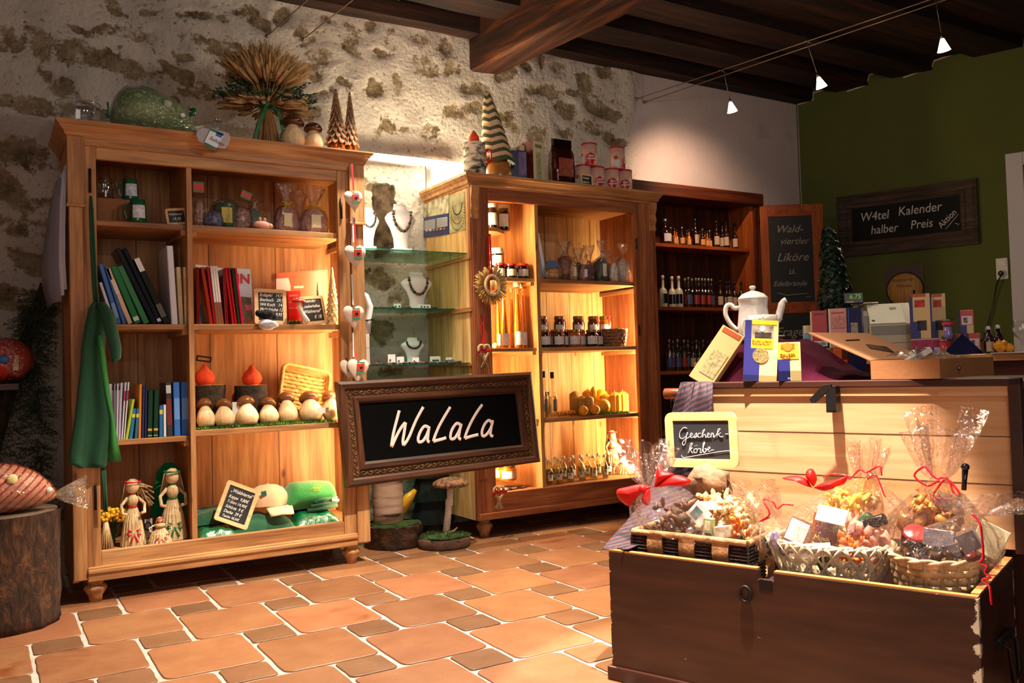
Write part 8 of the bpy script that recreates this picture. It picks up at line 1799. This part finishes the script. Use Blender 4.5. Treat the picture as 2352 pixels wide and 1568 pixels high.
wrap('shiny cellophane gathered low between the left and centre baskets',(.56,.17),.13,.12,.43,(g2.x,.12,g2.z),.10,.06,2,tilt=(-.05,-.02))
wrap('shiny cellophane rising to a tall twist over the centre basket',(.68,.23),.185,.13,.46,(g3.x,.26,g3.z),.10,.045,3,tilt=(.01,0))
wrap('shiny cellophane fanned high behind the right basket',(.90,.30),.14,.12,.42,(g4.x,.30,g4.z),.17,.085,4,tilt=(.02,0))
wrap('shiny cellophane spreading sideways over the round basket',(.955,.155),.125,.115,.455,(g5.x,.15,g5.z),.05,.13,5,tilt=(.05,0))
# bows
def loop(bm,c,d,w,l,u=(0,0,1)):
    c=Vector(c); d=Vector(d); up=Vector(u)
    pts=[c,c+d*l*.5+up*w*.45,c+d*l+up*w*.25,c+d*l*.9-up*w*.3,c+d*l*.45-up*w*.2,c]
    ribbon(bm,smooth(pts,4),[w*.3]+[w*.9]*8+[w]*6+[w*.7]*5+[w*.3],up.cross(d)+Vector((0,0,.2)))
SATIN=mat('red_satin','d0100c',.5,spec=.25)
def petal(bm,pts,Y):   # puffy satin loop from px outline in the chest frame
    P_=[PG(x,y,Y) for x,y in pts]; c=sum(P_,Vector())/len(P_); rows=[]
    P2=smooth(P_+[P_[0]],3)[:-1]
    for f,dy in ((0.02,-.022),(.4,-.018),(.75,-.012),(1,0),(.75,.008),(.02,.010)): rows.append([GW(c.x+(p.x-c.x)*f,Y+dy,c.z+(p.z-c.z)*f) for p in P2])
    grid(bm,rows,True)
o=gthing('satin_bow','large bright red satin bow on the left gift basket wrap','bow',g1.x,.12,g1.z)
for pts in ([(1503,1120),(1505,1095),(1512,1065),(1528,1082),(1548,1088),(1535,1100)],[(1498,1120),(1520,1102),(1550,1090),(1576,1096),(1588,1105),(1570,1116),(1535,1116)],[(1497,1118),(1470,1112),(1440,1118),(1417,1125),(1421,1145),(1446,1163),(1465,1140)],[(1492,1120),(1480,1135),(1475,1154),(1490,1160),(1494,1140)]):
    bm=BM(); petal(bm,pts,.125); obj('bow_loop',bm,SATIN,o)
bm=BM(); ball(bm,GW(g1.x+.003,.115,g1.z),.014); obj('knot',bm,SATIN,o)
o=gthing('satin_bow','red satin bow at the back of centre basket against the chest lid','bow',PG(1865,1115,.36).x,.36,PG(1865,1115,.36).z)
for pts in ([(1866,1120),(1845,1112),(1820,1100),(1795,1098),(1822,1092),(1850,1098)],[(1868,1118),(1850,1095),(1855,1078),(1868,1078),(1877,1100)],[(1868,1120),(1890,1108),(1925,1100),(1948,1092),(1935,1115),(1900,1128)]):
    bm=BM(); petal(bm,pts,.36); obj('bow_loop',bm,SATIN,o)
def curl(label,pts,off,r=.0035):
    bm=BM(); P_=[]
    for i,q in enumerate(pts):
        a=PG(q[0],q[1],off+(q[2] if len(q)>2 else 0)); P_.append(GW(a.x,a.y,a.z))
    tube(bm,smooth(P_,4),r,6,flat=.7); tag(obj('curling_ribbon',bm,mat('red_curl_ribbon','d81a2c',.2,coat=.4)),label,'ribbon')
curl('thin red ribbon curl between left and centre gathers',[(1768,1188),(1745,1197),(1768,1180),(1752,1148),(1775,1152),(1785,1168),(1800,1158),(1822,1160)],.10)
curl('thin red ribbon arching over the centre basket twist',[(1890,1095),(1915,1088),(1945,1092),(1952,1100),(1975,1078),(1990,1085),(2020,1070),(2025,1092)],.24)
curl('red ribbon loops tied high on the rear right wrap',[(2157,1102),(2130,1115),(2100,1092),(2120,1072),(2128,1075),(2150,1098),(2175,1097),(2190,1130),(2205,1135),(2175,1100),(2150,1125),(2147,1142),(2185,1148)],.27,.0045)
curl('long red curled ribbon hanging down the chest right corner',[(2232,1180),(2250,1200),(2256,1240),(2258,1280),(2250,1292),(2266,1300),(2262,1315),(2275,1325),(2256,1332),(2272,1345),(2277,1388)],.02,.0042)
curl('short red ribbon ends beside the centre wrap twist',[(1992,1100),(2010,1090),(2022,1112),(2030,1135),(2034,1140)],.22)
# contents
def gi(px,py,off,z=None): a=PG(px,py,off); return GW(a.x,off,a.z if z is None else z)
def sbox(name,label,cat,px,py,off,w,h,d,m,rx=0,ry=0,rz=0,prints=(),texts=(),mb=None):
    M=Matrix.Translation(gi(px,py,off))@Matrix.Rotation(GA+rz,4,'Z')@Matrix.Rotation(ry,4,'Y')@Matrix.Rotation(rx,4,'X'); o=thing(name,label,cat,M=M)
    bm=BM(); box(bm,-w/2,w/2,0,d,-h/2,h/2); obj('body',bm,m,o,True,bevel=.0015)
    for x0,x1,z0,z1,mm_ in prints: bm=BM(); box(bm,-w/2+w*x0,-w/2+w*x1,-.0012,.0002,-h/2+h*z0,-h/2+h*z1); obj('printed_panel',bm,mm_,o,True)
    for s_,x,z,sz,mm_ in texts: obj('printed_lettering',text_bm(s_,sz,shear=.1,M=Matrix.Translation((-w/2+w*x,-.002,-h/2+h*z))),mm_,o,True)
    return o
def lump(name,label,cat,px,py,off,r,s,m,nz=.4,kind=None,n=1,spread=0):
    bm=BM(); c=gi(px,py,off) if px else GW(1.30,.80,.50); px=px or 5; py=py or 5; R3=Matrix.Rotation(GA,4,'Z'); random.seed(int(px*7+py))
    for i in range(n):
        d=Vector((random.uniform(-1,1)*spread*s[0],random.uniform(-1,1)*spread*s[1],random.uniform(-1,1)*spread*s[2])) if n>1 else Vector((0,0,0))
        rr=r if n==1 else r*random.uniform(.45,1.25); q=c+(R3@d); ball(bm,q if n==1 else (0,0,0),rr,s if n==1 else (random.uniform(1,1.9),random.uniform(.5,1),random.uniform(.3,.8)),2 if n==1 else 1,M=None if n==1 else Matrix.Translation(q)@Euler((random.uniform(0,6),random.uniform(0,6),0)).to_matrix().to_4x4(),nz=nz+(0 if n==1 else .5),nf=20)
    return tag(obj(name,bm,m,kind=kind),label,cat)
SILV=mat('silver_foil','a8a0a8',.15,metal=.8,bump=.6,bs=30); WLN=mat('walnut_mix','5e3818',.6,var=.7,vs=50); PASTA=mat('yellow_pasta','d8a83a',.5,var=.3,vs=40); CRK=mat('pinkish_crackers','c9806a',.6,var=.3,vs=40)
lump('nut_pile','pile of brown nuts and dried fruit in left gift basket','nuts',1560,1205,.17,.016,(1,1,1),WLN,n=110,spread=.075,kind='stuff')
lump('nut_pile','brown biscuits behind the pasta in left gift basket','biscuits',1660,1180,.20,.018,(1.1,1,1),COO,n=70,spread=.06,kind='stuff')
sbox('gift_card','white card with mountain picture tilted in left basket','card',1605,1180,.10,.062,.062,.004,WHITE,ry=.75,prints=[(.15,.6,.15,.75,mat('mountain_photo','6a7a78',.5,var=.7,vs=60))])
sbox('gift_card','second white card above the tilted one in left basket','card',1632,1160,.12,.075,.03,.004,mat('bright_paper','f2ecd0',.6),ry=-.1,rx=-.6)
sbox('small_packet','green and cream sweet packet at left basket rim','packet',1625,1207,.08,.03,.045,.02,col('9ab070'),ry=.1,prints=[(.2,.8,.2,.8,CREAM)])
sbox('small_packet','white speckled packet at left basket rim, right half','packet',1660,1222,.09,.06,.035,.02,mat('speckled_pack','d8c8a8',.4,var=.5,vs=70),ry=-.2)
lump('wrapped_sweet','silver wrapped sweet in left basket front','sweet',1585,1222,.085,.014,(1,.8,1.2),SILV)
lump('orange_sweets','orange sausage shaped sweets at right of left basket','sweets',1700,1212,.11,.014,(1.3,1,1),mat('orange_sweet','d86a20',.3,var=.3,vs=30),n=14,spread=.030,kind='stuff')
lump('straw_stuffing','pale straw curls in left basket','straw',1700,1185,.16,.012,(1,1,1),mat('pale_straw','d8c090',.7,var=.4,vs=60),n=60,spread=.055,kind='stuff')
lump('driftwood','knotty pale driftwood root under the small slate','driftwood',1628,1112,.30,.062,(1.1,.8,.9),mat('driftwood','7a5c40',.85,var=.7,vs=22,bump=1,bs=30),nz=1.0)
lump('driftwood','lower part of knotty driftwood behind the left basket','driftwood',1640,1160,.33,.070,(1.3,.6,1.2),mat('driftwood','7a5c40',.85,var=.7,vs=22,bump=1,bs=30),nz=.9)
# centre basket
lump('wrapped_sweet','round silver tin lying at left of centre basket','tin',1808,1262,.12,.028,(1,.7,.8),SILV,nz=.1)
lump('wrapped_sweet','silver foil bottle top at the left end of centre basket','foil',1780,1240,.11,.022,(.7,.7,1.3),mat('lilac_foil','b8b0d8',.12,metal=.5,bump=.5,bs=20),nz=.1)
sbox('gift_box','brown house shaped box with white label in centre basket','box',1835,1222,.17,.075,.08,.03,mat('brown_box_card','7a4a26',.5),ry=.35,rx=-.3,prints=[(.05,.80,.1,.9,WHITE)])
sbox('gift_box','dark red box with yellow lettering in centre basket','box',1895,1215,.18,.075,.085,.03,mat('wine_red_box','6a0f12',.35),ry=.12,rx=-.2,texts=[('Musik',.12,.1,.020,YEL)],prints=[(0,.12,0,1,mat('gold_edge','8a4a1a',.4))])
sbox('gift_card','bright cream card above the dark red box','card',1910,1182,.17,.085,.05,.004,mat('bright_paper','f2ecd0',.6),ry=.15,rx=-.6)
sbox('gift_tag','blank white tag across the front of centre basket','tag',1871,1263,.085,.092,.038,.002,WHITE,ry=-.15,rx=-.2)
lump('pasta_bag','yellow pasta in bag at the back of centre basket','pasta',1955,1185,.27,.014,(1,1,1),PASTA,n=150,spread=.068,kind='stuff')
lump('cracker_pile','pinkish crackers at right of the centre basket','crackers',1990,1235,.20,.018,(1,1,1),CRK,n=55,spread=.048,kind='stuff')
lump('green_leaves','green leaf shaped sweets low in the centre basket','sweets',1905,1272,.12,.012,(1,1,1),mat('leaf_sweets','4a6a3a',.3,var=.4,vs=40),n=22,spread=.032,kind='stuff')
lump('red_sweets','orange red crisps low at right in centre basket','crisps',1955,1262,.13,.014,(1,1,1),mat('crisp_orange','c8601e',.5,var=.4,vs=40),n=30,spread=.034,kind='stuff')
bm=BM(); p=gi(2010,1198,.18); M=Matrix.Translation(p)@Matrix.Rotation(GA,4,'Z')@Matrix.Rotation(1.2,4,'Y'); lathe(bm,[(.015,-.03),(.017,-.025),(.017,.025),(.015,.03)],20,M=M); o=tag(obj('bottle_neck',bm,CB),'black screw cap of a bottle lying in the centre basket','bottle cap')
bm=BM(); p=gi(1990,1195,.20); M=Matrix.Translation(p)@Matrix.Rotation(GA,4,'Z')@Matrix.Rotation(.9,4,'Y'); lathe(bm,[(.016,-.02),(.019,-.015),(.019,.015),(.016,.02)],20,M=M); tag(obj('bottle_neck',bm,col('1f4a2a',rough=.15)),'green capsule next to the black cap in the centre basket','bottle cap')
bm=BM(); p=gi(2003,1130,.27); lathe(bm,[(.03,-.10),(.032,-.04),(.022,.02),(.012,.06)],20,p); tag(obj('glass_bottle',bm,film('rosy_bottle',(.95,.85,.82,1),.2,.05,3,.2)),'clear bottle shape under the twisted wrap, centre basket','bottle')
# right baskets
jar('jam jar with red lid and paper label tilted in the round basket',gi(2098,1268,.20),.036,.075,DJ,RL,mat('kraft_label','b98a58',.7,var=.2,vs=60)).rotation_euler=(.55,.1,GA+.3)
sbox('wrapped_packet','silver grey foil packet in the round basket','packet',2155,1235,.14,.075,.045,.02,SILV,ry=.06,rx=-.3)
sbox('wrapped_packet','small silver packet lying before the larger foil packet','packet',2178,1262,.10,.05,.022,.015,mat('grey_foil2','8a8690',.2,metal=.7),ry=-.35)
sbox('wrapped_packet','grey foil packet at right in the round basket','packet',2225,1245,.13,.05,.05,.02,mat('grey_foil2','8a8690',.2,metal=.7),ry=-.5)
lump('sausage','dark red sausage in the round basket front','sausage',2235,1278,.12,.018,(1.7,.8,.7),mat('sausage_red','5a1a16',.35),nz=.1)
sbox('gift_card','yellowish card standing at the far right of round basket','card',2272,1240,.22,.075,.085,.004,CREAM,ry=.45)
lump('pasta_bag','amber pasta spirals behind the round basket','pasta',2150,1185,.33,.016,(1,1,1),mat('amber_pasta','b8782a',.4,var=.4,vs=40),n=90,spread=.055,kind='stuff')
lump('foil_wrap','tan foil wrapped sweets at the left behind the round basket','sweets',2085,1205,.35,.030,(1,1,1.3),mat('tan_foil','a8703a',.25,metal=.3,bump=.6,bs=30),nz=.6)
lump('chocolates','dark chocolates filling the round basket','chocolates',2160,1268,.15,.016,(1.6,1,.5),CHO,n=50,spread=.050,kind='stuff')
bm=BM(); tube(bm,[gi(2214,1125,.30),gi(2215,1105,.30),gi(2217,1075,.30)],[.007,.007,.009],8); ball(bm,gi(2217,1072,.30),.012,(1,1,.9)); tag(obj('bottle_neck',bm,mat('black_gloss','0a0c10',.08,coat=.8)),'black bottle neck with round stopper behind right basket','bottle')
sbox('small_packet','dark green bottle shoulder at the left rear of right wrap','bottle',2105,1150,.33,.022,.03,.02,col('14201a',rough=.2),ry=-.3)
# slate with Geschenkkörbe
SO=.365
q0=[PG(x,y,SO) for x,y in ((1534,1071),(1699,1076),(1701,945),(1535,953))]; w_=(q0[1]-q0[0]).x; cx_=(q0[0].x+q0[1].x)/2; zb_=(q0[0].z+q0[1].z)/2; h_=q0[2].z-zb_-.003
M=GM@Matrix.Translation((cx_,SO,zb_))@Matrix.Rotation(-.02,4,'Y')
SLW=wood('pale_slate_frame','d8b06a','e6c684','f0d8a0','X',2,.5,False,.1,streak=.2)
o=thing('slate_board','small pale framed slate reading Geschenkkörbe above the gift baskets','chalkboard',M=M)
bm=BM(); ring(bm,w_,h_,.030,.012,.026,h_/2); obj('frame',bm,SLW,o,True,bevel=.002)
bm=BM(); box(bm,-w_/2+.024,w_/2-.024,-.002,.004,.024,h_-.024); obj('chalk_panel',bm,mat('slate_grey','2c2c2f',.6),o,True)
CS3=lambda x,y: (lambda a: GW(a.x,SO-.005,a.z))(PG(1370+x/3.2,860+y/3.2,SO-.005))
GES=[[(665,395),(640,390),(615,420),(612,460),(635,470),(665,445),(668,425),(660,460),(655,500),(640,520),(632,500),(655,475),(690,455)],[(690,455),(705,440),(695,430),(690,450),(700,465),(720,450)],[(720,450),(735,430),(735,455),(725,465),(715,455),(745,455)],[(765,432),(748,435),(748,460),(770,458)],[(770,458),(790,420),(795,402),(780,420),(778,465),(790,440),(800,445),(802,462),(815,455)],[(815,450),(830,438),(820,430),(815,450),(825,463),(842,450)],[(842,465),(845,435),(858,435),(860,462),(875,450)],[(875,450),(900,415),(908,400),(893,405),(885,465)],[(885,445),(912,428),(898,442),(915,458),(930,455)],[(948,437),(968,436)],
 [(672,575),(690,545),(705,505),(690,515),(680,578)],[(680,560),(706,538),(692,555),(708,578)],[(735,545),(718,550),(718,572),(738,570),(740,550),(735,545)],[(722,522),(724,524)],[(738,520),(740,522)],[(745,548),(765,545),(762,575),(775,570)],[(775,570),(790,520),(795,500),(785,510),(785,565),(800,570),(808,550),(795,545),(815,550)],[(815,555),(835,540),(825,532),(818,550),(828,565),(845,555),(862,555)],
 [(625,590),(630,605),(660,608),(760,590),(880,570),(960,560),(995,563),(985,572)]]
bm=BM()
for s in GES:
    pts=[CS3(x,y) for x,y in s]; pts=smooth(pts,3) if len(pts)>2 else pts; tube(bm,pts,.0019 if s is not GES[-1] else .0011,6,flat=.6)
obj('chalk_writing',bm,CHALK,o)
# stand at far right with basket
o=gthing('display_stand','low dark wooden stand behind the right end of chest','stand',1.3,.95,0)
for z in (.315,.10): bm=BM(); box(bm,1.10,1.7,.62,1.05,z,z+.022); obj('plank',bm,mat('stand_plank','6a5038',.6,var=.15,vs=10),o,M=GM)
for a in (1.12,1.66): bm=BM(); box(bm,a,a+.03,.64,1.03,0,.315); obj('leg_board',bm,DC_Z,o,M=GM)
b4=bowl_basket('white wicker gift basket on the dark stand at the right edge',GW(1.30,.80,.339),.16,.15,WWK,WWK,22,5,1.3); 
lump('wrapped_sweets','coloured wrapped sweets in the right edge basket','sweets',None,None,.80,.02,(1,1,1),mat('coloured_wraps','4a5a6a',.25,var=.9,vs=25),n=90,spread=.09,kind='stuff')
wrap('cellophane over the basket at the right edge of the picture',(1.30,.80),.15,.15,.49,(1.30,.80,.72),.12,.08,6)
# ================= cable lights =================
GLOW=mat('lit_glass_shade','fff0e0',.3,emit=9,ecol='ffd9b8')
def cable_lamp(label,top,p):
    top,p=Vector(top),Vector(p); o=thing('cable_lamp',label,'lamp',p,group='small halogen lamps hanging from wires'); d=(top-p).normalized()
    M=Matrix.Translation(p)@d.to_track_quat('Z','Y').to_matrix().to_4x4()
    bm=BM(); lathe(bm,[(.036,-.05),(.034,-.046),(.012,.015),(.010,.02)],24,M=M,cap=True); obj('glass_cone',bm,GLOW,o)
    bm=BM(); lathe(bm,[(.009,.018),(.010,.035),(.005,.045)],12,M=M); obj('socket',bm,METAL,o)
    bm=BM(); tube(bm,[p+d*.04,top+d*.10],.0022,6); obj('rod',bm,METAL,o)
    if p.x>3:
        t=(5.12-top.y)/2.22; bm=BM(); tube(bm,[(4.295+.378*t,top.y,3.050+.011*t),(4.415+.347*t,top.y,3.036+.013*t)],.003,6); obj('cross_bar',bm,METAL,o)
cable_lamp('lit cone lamp nearest the back wall, left of three',(4.47,4.347,3.05),(4.512,4.33,2.813))
cable_lamp('lit cone lamp in the middle of three on the right wires',(4.553,3.694,3.05),(4.62,3.662,2.803))
cable_lamp('lit cone lamp nearest the camera on right wires',(4.696,2.899,3.05),(4.729,2.888,2.806))
cable_lamp('lit lamp at the top picture edge on the left wires',(1.905,4.27,3.34),(1.845,4.05,2.985))
def wires(label,pts):
    o=thing('cable_wires',label,'wire',pts[0][0])
    for a,b in pts:
        bm=BM(); tube(bm,[a,b],.0035,5); obj('wire',bm,mat('wire_metal','9a8468',.4,metal=.6),o)
    for a,b in pts:
        a=Vector(a); bm=BM(); lathe(bm,[(.012,0),(.012,.01),(.005,.014),(.004,.04)],12,M=Matrix.Translation(a)@Matrix.Rotation(PI/2,4,'X')); obj('wall_anchor',bm,METAL,o)
def dirw(a,b,L_): a,b=Vector(a),Vector(b); return tuple(a+(b-a).normalized()*L_)
wires('pair of bright wires running from the white wall towards the viewer',[((4.312,5.12,3.049),dirw((4.312,5.12,3.049),(4.69,2.90,3.06),7)),((4.398,5.12,3.037),dirw((4.398,5.12,3.037),(4.745,2.874,3.05),7))])
wires('pair of wires running from the stone wall over the left cabinet',[((1.468,5.11,3.031),dirw((1.468,5.11,3.031),(1.53,4.532,3.045),6.5)),((1.69,5.11,3.052),dirw((1.69,5.11,3.052),(1.752,4.439,3.052),6.5))])
